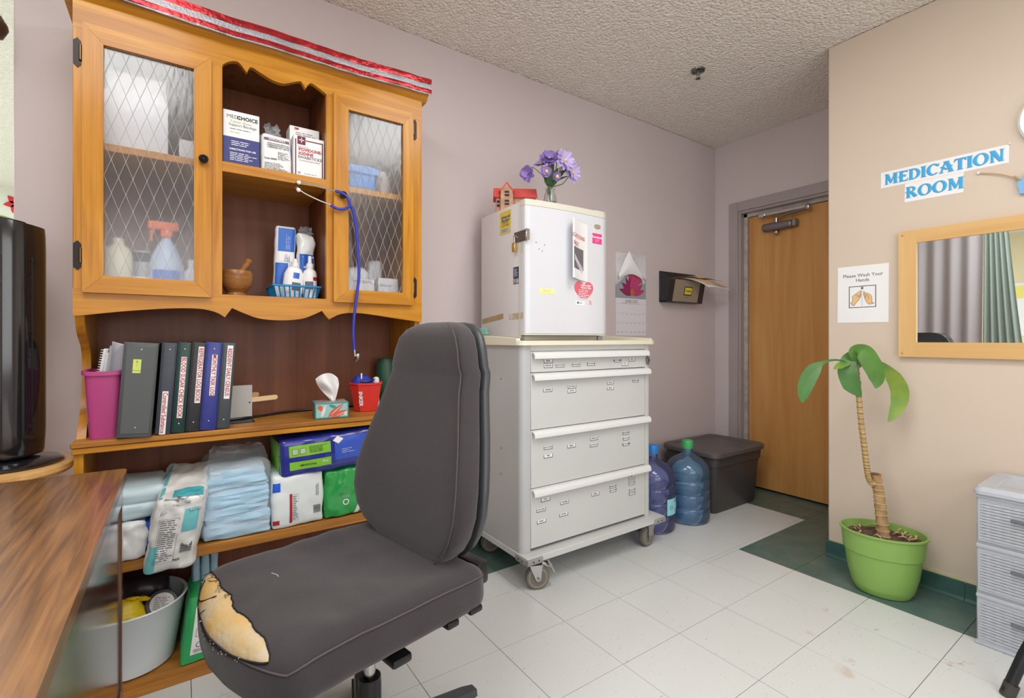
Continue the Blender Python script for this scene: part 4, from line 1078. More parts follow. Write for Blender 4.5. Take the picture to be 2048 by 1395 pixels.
t = thing('brief_pack', 'white adult brief pack with red stripe, upright on the shelf', 'package', (0.362, 2.02, Z2))
pk = Pack(0.180, 0.225, 0.196, r=0.013, amp=0.005, freq=14, seed=81, puff=(.003, .008, .003)); pk.body(20, 14, 20).build('pack', M('pack_ice', (222, 230, 232), rough=0.28, spec=0.6, bump=0.2, bscale=14), t)
pk.side(-0.35, -0.25, -0.82, 0.25).build('red_stripe', 'ink_red', t)
pk.side(-0.98, -0.72, -0.82, -0.66).build('red_tab', 'ink_red', t)
pk.side(-0.99, -0.68, 0.38, 0.70).build('blue_tab', M('tab_blue', (40, 90, 206), rough=0.3), t)
pk.print(frame_lines(0.022, 0.098), -0.0120, -0.027, 0.002).build('table_frame', 'ink_grey', t)
pk.print(text_lines(14, 0.018, 0.09, 5), -0.012, -0.027, 0.002).build('small_print', 'ink_grey', t)
pk.print(barcode(0.030, 0.026, 4).map(lambda p: Vector((p.y, p.x, p.z))), 0.064, -0.046, 0.002).build('barcode', 'ink_black', t)
pk.print(text_lines(3, 0.05, 0.012, 8).map(lambda p: Vector((p.y, p.x, p.z))), 0.064, 0.03, 0.002).build('small_print', 'ink_grey', t)
pk.side(-0.2, 0.0, -0.9, 0.9, face='top').build('red_top_stripe', 'ink_red', t)
M('pack_green', (40, 158, 74), rough=0.22, spec=0.7, bump=0.35, bscale=14)
t = thing('brief_pack', 'glossy green pack with a white circle mark behind the chair', 'package', (0.556, 2.02, Z2))
pk = Pack(0.205, 0.225, 0.186, r=0.014, amp=0.007, freq=18, seed=85, puff=(.003, .008, .003)); pk.body(24, 14, 22).build('pack', 'pack_green', t)
pk.print(MB().lathe([(0.008, 0), (0.0115, 0.0003)], seg=20, capb=False, capt=False), -0.025, -0.035, 0.0022).build('ring_mark', 'ink_white', t)
pk.print(text_lines(3, 0.03, 0.012, 3), -0.022, -0.012, 0.002).build('small_print', 'ink_white', t)
MB().grid(lambda u, v: pk.map(0.05 + 0.18 * u + 0.5 * v, -1, -0.95 + 1.3 * v, 0.0016), 4, 12).build('white_slash', 'film_white', t)
pk.side(0.2, 0.45, 0.55, 0.68).build('lime_mark', M('lime_print', (170, 220, 90), rough=0.4), t)

M('pack_navy', (44, 50, 140), rough=0.2, spec=0.7, bump=0.25, bscale=14)
M('pack_lime', (128, 192, 60), rough=0.3)
t = thing('brief_pack', 'navy and lime green pack lying across the other packs under the counter', 'package', (0.500, 2.01, 0.6135), rot=(0, -0.045, 0))
pk = Pack(0.40, 0.225, 0.142, r=0.020, amp=0.005, freq=13, seed=91, puff=(.004, .008, .004)); pk.body(30, 14, 16).build('pack', 'pack_navy', t)
pk.side(-0.84, -0.12, 0.05, 0.62).build('lime_panel', 'pack_lime', t)
pk.side(-0.84, -0.12, -0.62, -0.20).build('lime_panel', 'pack_lime', t)
pk.side(-0.95, 0.95, -0.85, 0.85, face='left').build('lime_end', 'pack_lime', t)
pk.side(-0.05, 0.9, -0.45, 0.75).build('blue_panel', M('mid_blue', (52, 88, 196), rough=0.25), t)
pk.print(frame_lines(0.020, 0.022), -0.148, 0.022, 0.0024).build('diagram', 'ink_black', t)
pk.print(frame_lines(0.020, 0.022), -0.122, 0.022, 0.0024).build('diagram', 'ink_black', t)
pk.print(rect(0.017, 0.018, 0.0002), -0.148, 0.022, 0.0022).build('diagram_ground', 'ink_white', t)
pk.print(rect(0.017, 0.018, 0.0002), -0.122, 0.022, 0.0022).build('diagram_ground', 'ink_white', t)
pk.print(text_lines(7, 0.07, 0.026, 3), -0.065, 0.024, 0.0024).build('small_print', 'ink_black', t)
pk.print(text_mb('888-577-2THA', 0.009, 0.0002), -0.105, -0.030, 0.0024).build('lettering', 'ink_black', t)
pk.print(text_mb('Flex', 0.013), -0.045, -0.026, 0.0024).build('lettering', 'ink_white', t)
pk.print(text_lines(3, 0.05, 0.02, 5), 0.04, 0.0, 0.0026).build('small_print', 'ink_white', t)
pk.print(flat([(-0.018, 0), (0.0, 0.014), (0.022, 0.002), (0.002, -0.014)]), 0.002, 0.044, 0.003).build('white_sticker', 'paper', t)

# ================================================================== bottom shelf (z 0.046)
Z3 = 0.0465
M('tub_white', (216, 224, 230), rough=0.35)
t = thing('laundry_tub', 'large white round tub on the bottom hutch shelf', 'tub', (-0.130, 2.030, Z3))
R0, R1, TH = 0.118, 0.150, 0.205
MB().lathe([(R0 - 0.01, 0), (R0, 0.006), (R1, TH - 0.006), (R1 + 0.006, TH), (R1 + 0.003, TH + 0.004), (R1 - 0.004, TH), (R0 - 0.005, 0.012), (0.002, 0.01)], seg=40, capt=False).build('tub', 'tub_white', t)
t = thing('yellow_bag', 'bright yellow plastic bag in the white tub', 'bag', (-0.145, 1.975, Z3 + 0.085))
Pack(0.13, 0.10, 0.135, r=0.05, amp=0.010, freq=13, seed=95, puff=(.004, .004, .012)).body(14, 12, 12).build('bag', M('yellow_film', (238, 208, 40), rough=0.3), t)
crumple(t, 'torn_edge', 'yellow_film', 0.12, 0.018, 6, (0.01, -0.01, 0.135), 0.02)
M('black_bag', (52, 44, 52), rough=0.3, bump=0.4, bscale=20)
t = thing('black_bag', 'black bag filling the back of the white tub', 'bag', (-0.12, 2.08, Z3 + 0.06))
Pack(0.20, 0.12, 0.20, r=0.05, amp=0.012, freq=12, seed=97).body(14, 10, 12).build('bag', 'black_bag', t)
t = thing('black_jar', 'round black jar with white disc label tilted in the white tub', 'jar', (-0.052, 1.995, Z3 + 0.17), rot=(0.85, 0.25, 0))
MB().lathe([(0.040, -0.03), (0.044, -0.025), (0.044, 0.018), (0.046, 0.02), (0.046, 0.034), (0.043, 0.037)], seg=28).build('jar', M('jar_dark', (70, 66, 72), rough=0.4), t)
MB().lathe([(0.034, 0.0372), (0.034, 0.0378)], seg=28).build('label', 'paper', t)
text_lines(8, 0.045, 0.042, 3).map(lambda p: p + Vector((0, 0, 0.038))).build('small_print', 'ink_grey', t)
t = thing('brief_pack', 'green pack with white instruction panel beside the white tub', 'package', (0.052, 1.995, Z3), rotz=0.0)
pk = Pack(0.078, 0.19, 0.218, r=0.010, amp=0.004, freq=16, seed=99, lean=0.12, puff=(0.002, .004, .004)); 
pk.body(10, 14, 14).build('pack', M('pack_emerald', (44, 164, 92), rough=0.25, spec=0.6, bump=0.2, bscale=14), t)
pk.side(-0.35, 0.98, -0.72, 0.66).build('white_panel', 'paper', t)
pk.print(barcode(0.024, 0.022, 9).map(lambda p: Vector((p.y, p.x, p.z))), 0.012, 0.045, 0.0026).build('barcode', 'ink_grey', t)
pk.print(frame_lines(0.034, 0.024, 0.001), 0.012, -0.008, 0.0026).build('symbol_frame', 'ink_black', t)
for dx in (-0.004, 0.006):
    pk.print(MB().lathe([(0.0035, 0), (0.0036, 0.0002)], seg=12), 0.012 + dx, -0.008, 0.0026).build('symbol', 'ink_black', t)
pk.print(MB().lathe([(0.0075, 0), (0.0092, 0.0002)], seg=20, capb=False, capt=False), 0.008, -0.046, 0.0026).build('round_symbol', 'ink_black', t)
pk.print(text_lines(3, 0.04, 0.012, 2), 0.014, -0.066, 0.0024).build('small_print', 'ink_grey', t)
t = thing('folded_underpads', 'light blue folded pads standing behind the green pack below', 'underpads', (0.078, 2.09, Z3))
for k in range(3):
    Pack(0.026, 0.15, 0.315, r=0.011, amp=0.003, freq=12, seed=105 + k).body(5, 10, 14).map(lambda p: p + Vector((-0.028 + 0.027 * k, 0, 0))).build('pad', 'pad_blue', t)
# ================================================================== desk in the left foreground
wood('desk_top', (152, 108, 66), (84, 56, 36), 'y', rough=0.32, gscale=1.7, coat=0.35)
wood('desk_side', (120, 80, 50), (70, 44, 30), 'z', rough=0.18, gscale=0.7, coat=0.8)
t = thing('desk', 'worn brown wooden desk corner in the foreground', 'desk', (-0.46, 1.03, 0))
r = 0.018; c1 = [(-0.121 - r + r * math.sin(a), 1.757 - r + r * math.cos(a)) for a in [PI / 2 * k / 6 for k in range(6, -1, -1)]]
top = [(-0.80, 0.25), (-0.121, 0.25)] + c1 + [(-0.80, 1.757)]
bm = bmesh.new()
MB().prism(top, 'xy', 0.716, 0.744).build('desktop', 'desk_top', t, world=True)
MB().rbox(-0.150, -0.134, 0.34, 1.70, 0.10, 0.716, 0.002).build('side_panel', 'desk_side', t, world=True)
for ya, yb in ((1.700, 1.742), (0.30, 0.342)):
    MB().rbox(-0.170, -0.129, ya, yb, 0, 0.716, 0.003).build('post', 'desk_side', t, world=True)
    MB().rbox(-0.79, -0.75, ya, yb, 0, 0.716, 0.003).build('post', 'desk_side', t, world=True)
MB().rbox(-0.1365, -0.129, 0.342, 1.70, 0.655, 0.714, 0.002).build('apron', 'desk_side', t, world=True)
MB().rbox(-0.1365, -0.129, 0.342, 1.70, 0.08, 0.15, 0.002).build('bottom_rail', 'desk_side', t, world=True)
MB().rbox(-0.76, -0.16, 1.715, 1.730, 0.12, 0.716, 0.002).build('back_panel', 'desk_side', t, world=True)

# ================================================================== round side table and tower fan
wood('birch', (222, 178, 116), (196, 146, 84), 'x', rough=0.35, gscale=0.6)
t = thing('side_table', 'small round blond wood table in the corner by the hutch', 'table', (-0.485, 1.995, 0))
MB().lathe([(0.20, 0.715), (0.214, 0.718), (0.22, 0.728), (0.218, 0.74), (0.208, 0.745)], seg=56).build('tabletop', 'birch', t)
for k in range(4):
    a = PI / 4 + k * PI / 2
    MB().tube([(0.13 * math.cos(a), 0.13 * math.sin(a), 0.716), (0.17 * math.cos(a), 0.17 * math.sin(a), 0)], [0.02, 0.014], 12).build('leg', 'birch', t)
M('fan_black', (24, 24, 28), rough=0.12, spec=0.7, coat=0.5)
M('fan_dark', (16, 16, 18), rough=0.4)
t = thing('tower_fan', 'glossy black tower fan standing on the round table', 'fan', (-0.415, 1.985, 0.7455), rotz=-0.35)
MB().lathe([(0.126, 0), (0.128, 0.006), (0.120, 0.013), (0.06, 0.022), (0.05, 0.03)], seg=48).build('base', 'fan_black', t)
def fan_ring(z, s, dx=0):
    return [(0.082 * s * math.copysign(abs(math.cos(a)) ** 0.8, math.cos(a)) + dx, 0.082 * s * math.copysign(abs(math.sin(a)) ** 0.8, math.sin(a)), z) for a in [2 * PI * k / 40 for k in range(40)]]
rings = [fan_ring(0.03, 0.94), fan_ring(0.04, 0.97), fan_ring(0.10, 1.0), fan_ring(0.62, 1.0), fan_ring(0.672, 0.99)]
top = [[(x, y, z + 0.018 - 0.26 * (x + 0.082) * 0.55) for x, y, z in fan_ring(0.700, s)] for s in (0.97, 0.9, 0.6, 0.05)]
rr = rings + top; vs = [p for q in rr for p in q]; fs = []
for i in range(len(rr) - 1):
    for k in range(40): fs.append((i * 40 + k, i * 40 + (k + 1) % 40, (i + 1) * 40 + (k + 1) % 40, (i + 1) * 40 + k))
fs.append(tuple(range(39, -1, -1)))
MB().add(vs, fs).build('housing', 'fan_black', t)
MB().lathe([(0.052, 0), (0.056, 0.004), (0.05, 0.012)], seg=32, sy=0.75).map(lambda p: Vector((p.x - 0.005, p.y, 0.714 + p.z - 0.143 * (p.x + 0.08)))).build('control_panel', 'fan_dark', t)
# louvre on the right flank
lou = MB()
for k in range(5):
    a = math.radians(-62 + k * 11)
    lou.tube([(0.0835 * math.cos(a), 0.0835 * math.sin(a), 0.10), (0.0835 * math.cos(a), 0.0835 * math.sin(a), 0.60)], 0.0028, 5)
for j in range(15):
    z = 0.11 + j * 0.034
    lou.tube([(0.0848 * math.cos(a), 0.0848 * math.sin(a), z) for a in [math.radians(-64 + q * 8) for q in range(7)]], 0.0014, 4)
lou.build('louvre', 'fan_dark', t)

# ================================================================== office chair
M('chair_fabric', (58, 53, 56), rough=0.85, spec=0.25, var=0.12, vscale=7, bump=0.35, bscale=420, sheen=0.25)
M('chair_shell', (64, 66, 70), rough=0.35)
M('foam', (206, 168, 100), rough=0.9, col2=(196, 186, 164), vscale=14, bump=0.5, bscale=90)
M('thread', (26, 24, 28), rough=0.8)
ch = thing('office_chair', 'dark grey fabric office chair with torn seat corner showing foam', 'office chair', (0.40, 1.22, 0), PI + 0.21)
seat = Pack(0.555, 0.520, 0.115, r=0.042, amp=0.0025, freq=9, seed=2)
def seat_pt(x, y, z, off=0.0):
    p = seat.map(x, y, z, off)
    p.x += 0.078; p.y -= 0.022; p.z += 0.436
    yy = (p.y + 0.022) / 0.26
    if p.x > 0.1: p.x -= 0.05 * ((p.x - 0.1) / 0.23) * yy * yy
    if p.x > 0.14: p.z -= 0.5 * (p.x - 0.14) ** 2
    if p.x < -0.02: p.z -= 0.15 * (p.x + 0.02) ** 2
    top = max(0.0, (p.z - 0.50) / 0.05)
    p.z += top * (-0.012 * math.exp(-((p.x - 0.03) ** 2) / 0.02) * (1 - yy * yy) + 0.006 * noise.noise((p.x * 7, p.y * 9, 4)) + 0.003 * noise.noise((p.x * 22, p.y * 12, 8)))
    return p
mb = MB()
for ax, sg in ((0, -1), (0, 1), (1, -1), (1, 1), (2, -1), (2, 1)):
    na, nb = ((24, 8), (28, 8), (28, 24))[ax]
    mb.grid(lambda u, v: seat_pt(*((sg, 2 * u - 1, 2 * v - 1), (2 * u - 1, sg, 2 * v - 1), (2 * u - 1, 2 * v - 1, sg))[ax]), na, nb)
bm = bmesh.new(); vs = [bm.verts.new(p) for p in mb.v]
for f in mb.f: bm.faces.new([vs[i] for i in f])
bmesh.ops.remove_doubles(bm, verts=bm.verts, dist=0.0003)
so = MB().bm(bm).build('seat_cushion', 'chair_fabric', ch, angle=80)
# seam piping round the cushion
loop = [seat_pt(a / 12, 1, 0.62, 0.0005) for a in range(-12, 12)] + [seat_pt(1, -a / 12, 0.62, 0.0005) for a in range(-12, 12)] + [seat_pt(-a / 12, -1, 0.62, 0.0005) for a in range(-12, 12)] + [seat_pt(-1, a / 12, 0.62, 0.0005) for a in range(-12, 12)]
MB().tube(loop, 0.0022, 6, closed=True).build('seam', M('seam_fabric', (80, 74, 76), rough=0.8), so)
# torn front edge with the foam showing, frayed threads
def foam_edge(b):      # inner edge of the tear, cube coordinate on the top face
    return 0.79 + 0.04 * noise.noise((b * 4, 1.7, 0)) + 0.012 * noise.noise((b * 18, 3.1, 0))
def foam_pt(u, v):
    b = -0.97 + 1.76 * u
    a0 = foam_edge(b); env = math.sin(PI * min(1, max(0, u))) ** 0.45
    a0 = 1.0 - (1.0 - a0) * env
    s = a0 + (1.22 - a0) * v * 1.0
    lim = 1.0 + 0.62 * env
    s = a0 + (lim - a0) * v
    if s <= 1.0: return seat_pt(s, b, 1, 0.0022 * (math.sin(PI * v) ** 0.3 if 0 < v < 1 else 0))
    return seat_pt(1, b, 1 - (s - 1.0) * 0.75, 0.0022 * (math.sin(PI * v) ** 0.3 if 0 < v < 1 else 0))
MB().grid(foam_pt, 40, 14).build('exposed_foam', 'foam', so, angle=80)
edge_in = [foam_pt(k / 60, 0.0) + Vector((0, 0, 0.001)) for k in range(61)]
edge_out = [foam_pt(k / 60, 1.0) + Vector((0.0015, 0, 0)) for k in range(61)]
MB().tube(edge_in, 0.0016, 5).tube(edge_out, 0.002, 5).build('torn_hem', 'thread', so)
th = MB()
th.tube(spline([foam_pt(0.10, 0.2) + Vector((0, 0, .002)), foam_pt(0.18, 0.75) + Vector((.002, 0, .003)), foam_pt(0.27, 0.55) + Vector((0, 0, .004)), foam_pt(0.36, 0.1) + Vector((0, 0, .003))], 8), 0.0013, 5)
th.tube(spline([foam_pt(0.33, 0.98), foam_pt(0.37, 0.5) + Vector((0, 0, .002)), foam_pt(0.40, 0.02)], 8), 0.0009, 5)
rnd = random.Random(5)
for k in range(16):
    u = rnd.uniform(0.08, 0.42); p = foam_pt(u, 0.0)
    th.tube(spline([p, p + Vector((rnd.uniform(0, .012), rnd.uniform(-.008, .008), rnd.uniform(.001, .006))), p + Vector((rnd.uniform(0.004, .02), rnd.uniform(-.012, .012), 0.0005))], 4), 0.0005, 4)
th.build('loose_threads', 'thread', so)
fz = MB()
for k in range(46):
    u = rnd.uniform(0.02, 0.85); p = foam_pt(u, 1.0) + Vector((0.002, 0, rnd.uniform(-0.012, 0.002)))
    fz.ball(p, rnd.uniform(0.0007, 0.0018), 5, 4)
fz.build('foam_crumbs', M('crumb', (206, 190, 170), rough=0.9), so)
MB().tube([seat_pt(0.44, -0.34, 1, 0.001), seat_pt(0.42, -0.27, 1, 0.0015), seat_pt(0.42, -0.22, 1, 0.001)], 0.0011, 5).build('worn_streak', M('lint', (190, 186, 190), rough=0.9), so)

# backrest
BZ = [(0.525, 0.10, -0.115), (0.545, 0.16, -0.105), (0.58, 0.205, -0.098), (0.62, 0.235, -0.094), (0.67, 0.252, -0.096), (0.73, 0.252, -0.104), (0.79, 0.240, -0.118), (0.85, 0.224, -0.134), (0.91, 0.205, -0.150), (0.97, 0.188, -0.165), (1.005, 0.180, -0.177), (1.02, 0.177, -0.180), (1.035, 0.174, -0.176), (1.08, 0.163, -0.180), (1.115, 0.148, -0.184), (1.14, 0.125, -0.190), (1.154, 0.095, -0.198), (1.160, 0.05, -0.206)]
def back_loft(dx, T, grow=0.0, exp=0.42, nz=None, wrap=0.0):
    n = 44; vs = []; fs = []
    for z, w, f in BZ:
        e = min(1.0, (z - 0.515) / 0.05, (1.168 - z) / 0.04); e = max(0.2, e)
        for k in range(n):
            a = 2 * PI * k / n; c, s = math.cos(a), math.sin(a)
            x = f + dx - T / 2 + T / 2 * e ** 0.6 * math.copysign(abs(c) ** exp, c)
            y = (w + grow) * math.copysign(abs(s) ** 0.42, s)
            if c > 0: x += wrap * (abs(y) / 0.25) ** 3 - 0.006 * (1 - (abs(y) / (w + grow)) ** 2) * (1 if 0.6 < z < 1.0 else 0)
            vs.append((x, y - 0.018, z))
    m = len(BZ)
    for i in range(m - 1):
        for k in range(n): fs.append((i * n + k, i * n + (k + 1) % n, (i + 1) * n + (k + 1) % n, (i + 1) * n + k))
    fs.append(tuple(range(n - 1, -1, -1))); fs.append(tuple((m - 1) * n + k for k in range(n)))
    return MB().add(vs, fs)
bk = back_loft(0.0, 0.075, wrap=0.012).build('backrest_cushion', 'chair_fabric', ch, angle=80)
back_loft(-0.070, 0.026, grow=0.004, exp=0.3).build('backrest_shell', 'chair_shell', ch, angle=60)
# piping on the front edge of the backrest
pp = [Vector((f + 0.002, w * 0.93 - 0.018, z)) for z, w, f in BZ[1:-1]] 
pf = [Vector((f + 0.002, -w * 0.93 - 0.018, z)) for z, w, f in BZ[1:-1]]
MB().tube(pp, 0.002, 5).build('seam', 'seam_fabric', bk)
# back bar, mechanism, levers, column and base
MB().tube([(-0.20, -0.018, 0.70), (-0.215, -0.018, 0.60), (-0.21, -0.018, 0.50), (-0.17, -0.018, 0.42), (-0.08, -0.018, 0.405)], [0.03, 0.03, 0.028, 0.026, 0.024], 10).build('back_bar', 'black_plastic', ch)
MB().rbox(-0.24, -0.20, 0.10, 0.19, 0.47, 0.53, 0.01, 2).rbox(-0.22, 0.22, -0.17, 0.17, 0.425, 0.447, 0.006).build('seat_pan', 'black_plastic', ch)
MB().rbox(-0.12, 0.12, -0.09, 0.07, 0.365, 0.428, 0.012, 2).build('mechanism', 'black_plastic', ch)
MB().rbox(0.012, 0.062, 0.06, 0.205, 0.392, 0.412, 0.006, 2).build('lever', 'black_plastic', ch)
MB().rbox(-0.10, -0.065, 0.12, 0.235, 0.435, 0.452, 0.005, 2).build('lever', 'black_plastic', ch)
MB().rbox(-0.175, -0.135, 0.12, 0.235, 0.440, 0.456, 0.005, 2).build('lever', 'black_plastic', ch)
MB().cyl((0, 0, 0.24), (0, 0, 0.40), 0.0145, 20).build('gas_lift', 'steel', ch)
MB().lathe([(0.029, 0.075), (0.029, 0.235), (0.0275, 0.255), (0.024, 0.256), (0.0185, 0.25)], seg=24).build('column_sleeve', 'black_plastic', ch)
MB().lathe([(0.05, 0.06), (0.055, 0.075), (0.05, 0.105), (0.034, 0.115)], seg=24).build('hub', 'black_plastic', ch)
for k in range(5):
    a = math.radians(173 + 72 * k); ca, sa = math.cos(a), math.sin(a)
    lg = MB()
    prof = [(0.04, 0.03, 0.065, 0.108), (0.17, 0.027, 0.062, 0.098), (0.29, 0.022, 0.058, 0.084), (0.325, 0.016, 0.060, 0.078)]
    vs = []; fs = []
    for d, w, z0, z1 in prof:
        for sx, z in ((-1, z0), (1, z0), (0.8, z1), (-0.8, z1)):
            vs.append((d * ca - sx * w * sa, d * sa + sx * w * ca, z))
    for i in range(3):
        for q in range(4): fs.append((i * 4 + q, i * 4 + (q + 1) % 4, i * 4 + 4 + (q + 1) % 4, i * 4 + 4 + q))
    fs += [(3, 2, 1, 0), (12, 13, 14, 15)]
    l = lg.add(vs, fs).build('leg', 'chair_shell', ch, angle=30)
    cx, cy = 0.30 * ca, 0.30 * sa
    cs = MB()
    for s in (-1, 1):
        cs.cyl((cx - s * 0.008 * sa, cy + s * 0.008 * ca, 0.026), (cx - s * 0.026 * sa, cy + s * 0.026 * ca, 0.026), 0.026, 20)
    cs.cyl((cx, cy, 0.02), (cx, cy, 0.062), 0.008, 10)
    cs.build('caster', 'black_plastic', l)
# ================================================================== medication cart
M('cart_grey', (204, 206, 206), rough=0.32, var=0.03, vscale=4)
M('cart_side', (186, 188, 190), rough=0.4, var=0.04, vscale=4)
M('cart_pull', (224, 226, 226), rough=0.25)
M('cart_tray', (230, 226, 206), rough=0.3)
M('bumper', (150, 150, 150), rough=0.5)
M('dark_gap', (60, 58, 56), rough=0.8)
M('wheel_tan', (178, 164, 138), rough=0.4)
M('tyre_grey', (112, 110, 104), rough=0.6)
CX0, CX1, CF, CBK = 1.247, 2.115, 1.738, 2.20
cart = thing('medication_cart', 'pale grey rolling medication cart with four labelled drawers', 'cart', (1.68, 1.96, 0))
def CP(mb, name, mat, parent=None, **k): return mb.build(name, mat, parent or cart, world=True, **k)
def rounded_plan(x0, x1, y0, y1, rf, rb, n=6):
    P = []
    for cx, cy, r, a0 in ((x1 - rf, y0 + rf, rf, -PI / 2), (x1 - rb, y1 - rb, rb, 0), (x0 + rb, y1 - rb, rb, PI / 2), (x0 + rf, y0 + rf, rf, PI)):
        for k in range(n + 1):
            a = a0 + PI / 2 * k / n; P.append((cx + r * math.cos(a), cy + r * math.sin(a)))
    return P
shell = [(CX0, CBK), (CX0, CF + 0.028)] + [(CX0 + 0.028 - 0.028 * math.cos(a), CF + 0.028 - 0.028 * math.sin(a)) for a in [PI / 2 * k / 6 for k in range(1, 7)]] + [(1.297, CF), (1.297, CF + 0.03), (1.2675, CF + 0.05), (1.2675, CBK)]
CP(MB().prism(shell, 'xy', 0.157, 1.084), 'side_panel', 'cart_side')
shell2 = [(CX0 + CX1 - x, y) for x, y in shell][::-1]
CP(MB().prism(shell2, 'xy', 0.157, 1.084), 'side_panel', 'cart_grey')
CP(MB().box(CX0 + 0.02, CX1 - 0.02, CBK - 0.006, CBK, 0.157, 1.084), 'back_panel', 'cart_side', smooth=False)
CP(MB().rbox(1.297, 2.065, CF, CF + 0.03, 1.056, 1.084, 0.002), 'top_rail', 'cart_grey')
CP(MB().box(1.27, 2.09, CF + 0.025, CF + 0.03, 0.16, 1.06), 'inner_panel', 'dark_gap', smooth=False)
# tray: flat front lip, raised rim on three sides
plan = rounded_plan(1.228, 2.140, 1.716, 2.215, 0.045, 0.04)
tr = CP(MB().prism(plan, 'xy', 1.083, 1.104), 'tray', 'cart_tray', angle=30)
rim = MB()
path = [(1.240, 1.752, 0), (1.240, 2.165, 0)] + [(1.240 + 0.035 - 0.035 * math.cos(a), 2.168 + 0.035 * math.sin(a), 0) for a in [PI / 2 * k / 5 for k in range(1, 6)]] + [(2.093, 2.203, 0)] + [(2.093 + 0.035 * math.sin(a), 2.168 + 0.035 * math.cos(a), 0) for a in [PI / 2 * k / 5 for k in range(1, 6)]] + [(2.128, 1.752, 0)]
n = len(path); vs = []; fs = []
for i, p in enumerate(path):
    a = Vector(path[max(0, i - 1)]); b = Vector(path[min(n - 1, i + 1)]); t = (b - a).normalized(); s = Vector((-t.y, t.x, 0))
    e = 0.35 if i in (0, n - 1) else 1.0
    for w, z in ((0.0125, 1.090), (0.0105, 1.104 + 0.026 * e), (0.005, 1.104 + 0.031 * e), (-0.006, 1.104 + 0.031 * e), (-0.011, 1.104 + 0.024 * e), (-0.013, 1.090)):
        vs.append(Vector(p) + s * w + Vector((0, 0, z)))
for i in range(n - 1):
    for k in range(6): fs.append((i * 6 + k, i * 6 + (k + 1) % 6, (i + 1) * 6 + (k + 1) % 6, (i + 1) * 6 + k))
fs += [(5, 4, 3, 2, 1, 0), tuple((n - 1) * 6 + k for k in range(6))]
CP(rim.add(vs, fs), 'tray_rim', 'cart_tray', tr)
# base plate, corner bumpers
CP(MB().rbox(1.243, 2.165, 1.688, 2.212, 0.128, 0.156, 0.002), 'base_plate', 'cart_grey')
for cx, sx in ((1.243, 1), (2.165, -1)):
    for cy, sy in ((1.688, 1), (2.212, -1)):
        b = MB().rbox(cx - 0.006 * sx, cx + 0.085 * sx, cy - 0.006 * sy, cy + 0.004 * sy, 0.124, 0.152, 0.006, 2).rbox(cx - 0.006 * sx, cx + 0.004 * sx, cy - 0.006 * sy, cy + 0.085 * sy, 0.124, 0.152, 0.006, 2)
        bo = CP(b, 'bumper', 'bumper')
        CP(MB().ball((cx + 0.03 * sx, cy - 0.006 * sy, 0.138), 0.0035, 8, 6).ball((cx + 0.06 * sx, cy - 0.006 * sy, 0.138), 0.0035, 8, 6).ball((cx - 0.006 * sx, cy + 0.03 * sy, 0.138), 0.0035, 8, 6).ball((cx - 0.006 * sx, cy + 0.06 * sy, 0.138), 0.0035, 8, 6), 'rivets', 'ink_black', bo)
# drawers: front, rolled full-width pull, taped labels
def wavy(seed, w):
    r_ = random.Random(seed); mb = MB(); x = -w / 2
    while x < w / 2:
        L = r_.uniform(0.003, 0.007); h = r_.uniform(0.003, 0.0055)
        mb.box(x, x + L * 0.35, -h / 2, h / 2, 0, 0.0003).box(x, x + L, -h / 2, -h / 2 + 0.0012, 0, 0.0003).box(x + L * 0.6, x + L * 0.85, -h / 2, h / 2 * r_.uniform(-0.2, 1), 0, 0.0003)
        x += L + 0.0015
    return mb
DR = [(0.9600, 1.0545, [(1.398, 1.009), (1.398, 0.987), (1.469, 0.987), (1.569, 0.988), (1.666, 0.989), (1.852, 1.000), (1.960, 1.003), (1.908, 0.981)]),
      (0.7025, 0.9570, [(1.395, 0.877), (1.543, 0.884), (1.542, 0.863), (1.801, 0.890), (1.801, 0.862), (1.989, 0.891)]),
      (0.4395, 0.6995, [(1.398, 0.613), (1.540, 0.602), (1.688, 0.620), (1.686, 0.588), (1.914, 0.622), (1.916, 0.593), (1.916, 0.564), (1.398, 0.574)]),
      (0.1700, 0.4365, [(1.383, 0.377), (1.496, 0.343), (1.357, 0.335), (1.491, 0.287), (1.359, 0.282), (1.697, 0.345), (1.819, 0.361), (1.821, 0.341), (1.959, 0.389), (1.959, 0.371), (1.959, 0.353), (1.962, 0.318), (1.962, 0.300)])]
WORDS = ['REFILL', 'INSULIN', 'ANTACID', 'INHALERS', 'EYE DROPS', 'DETOX MEDS', 'PRN', 'OTC', 'CREAMS', 'SPACERS', 'EXTRA', 'DAILY', 'REFILL', 'NARCAN', 'GLUCOSE']
sd = 0
M('ink_navy', (34, 44, 84), rough=0.6)
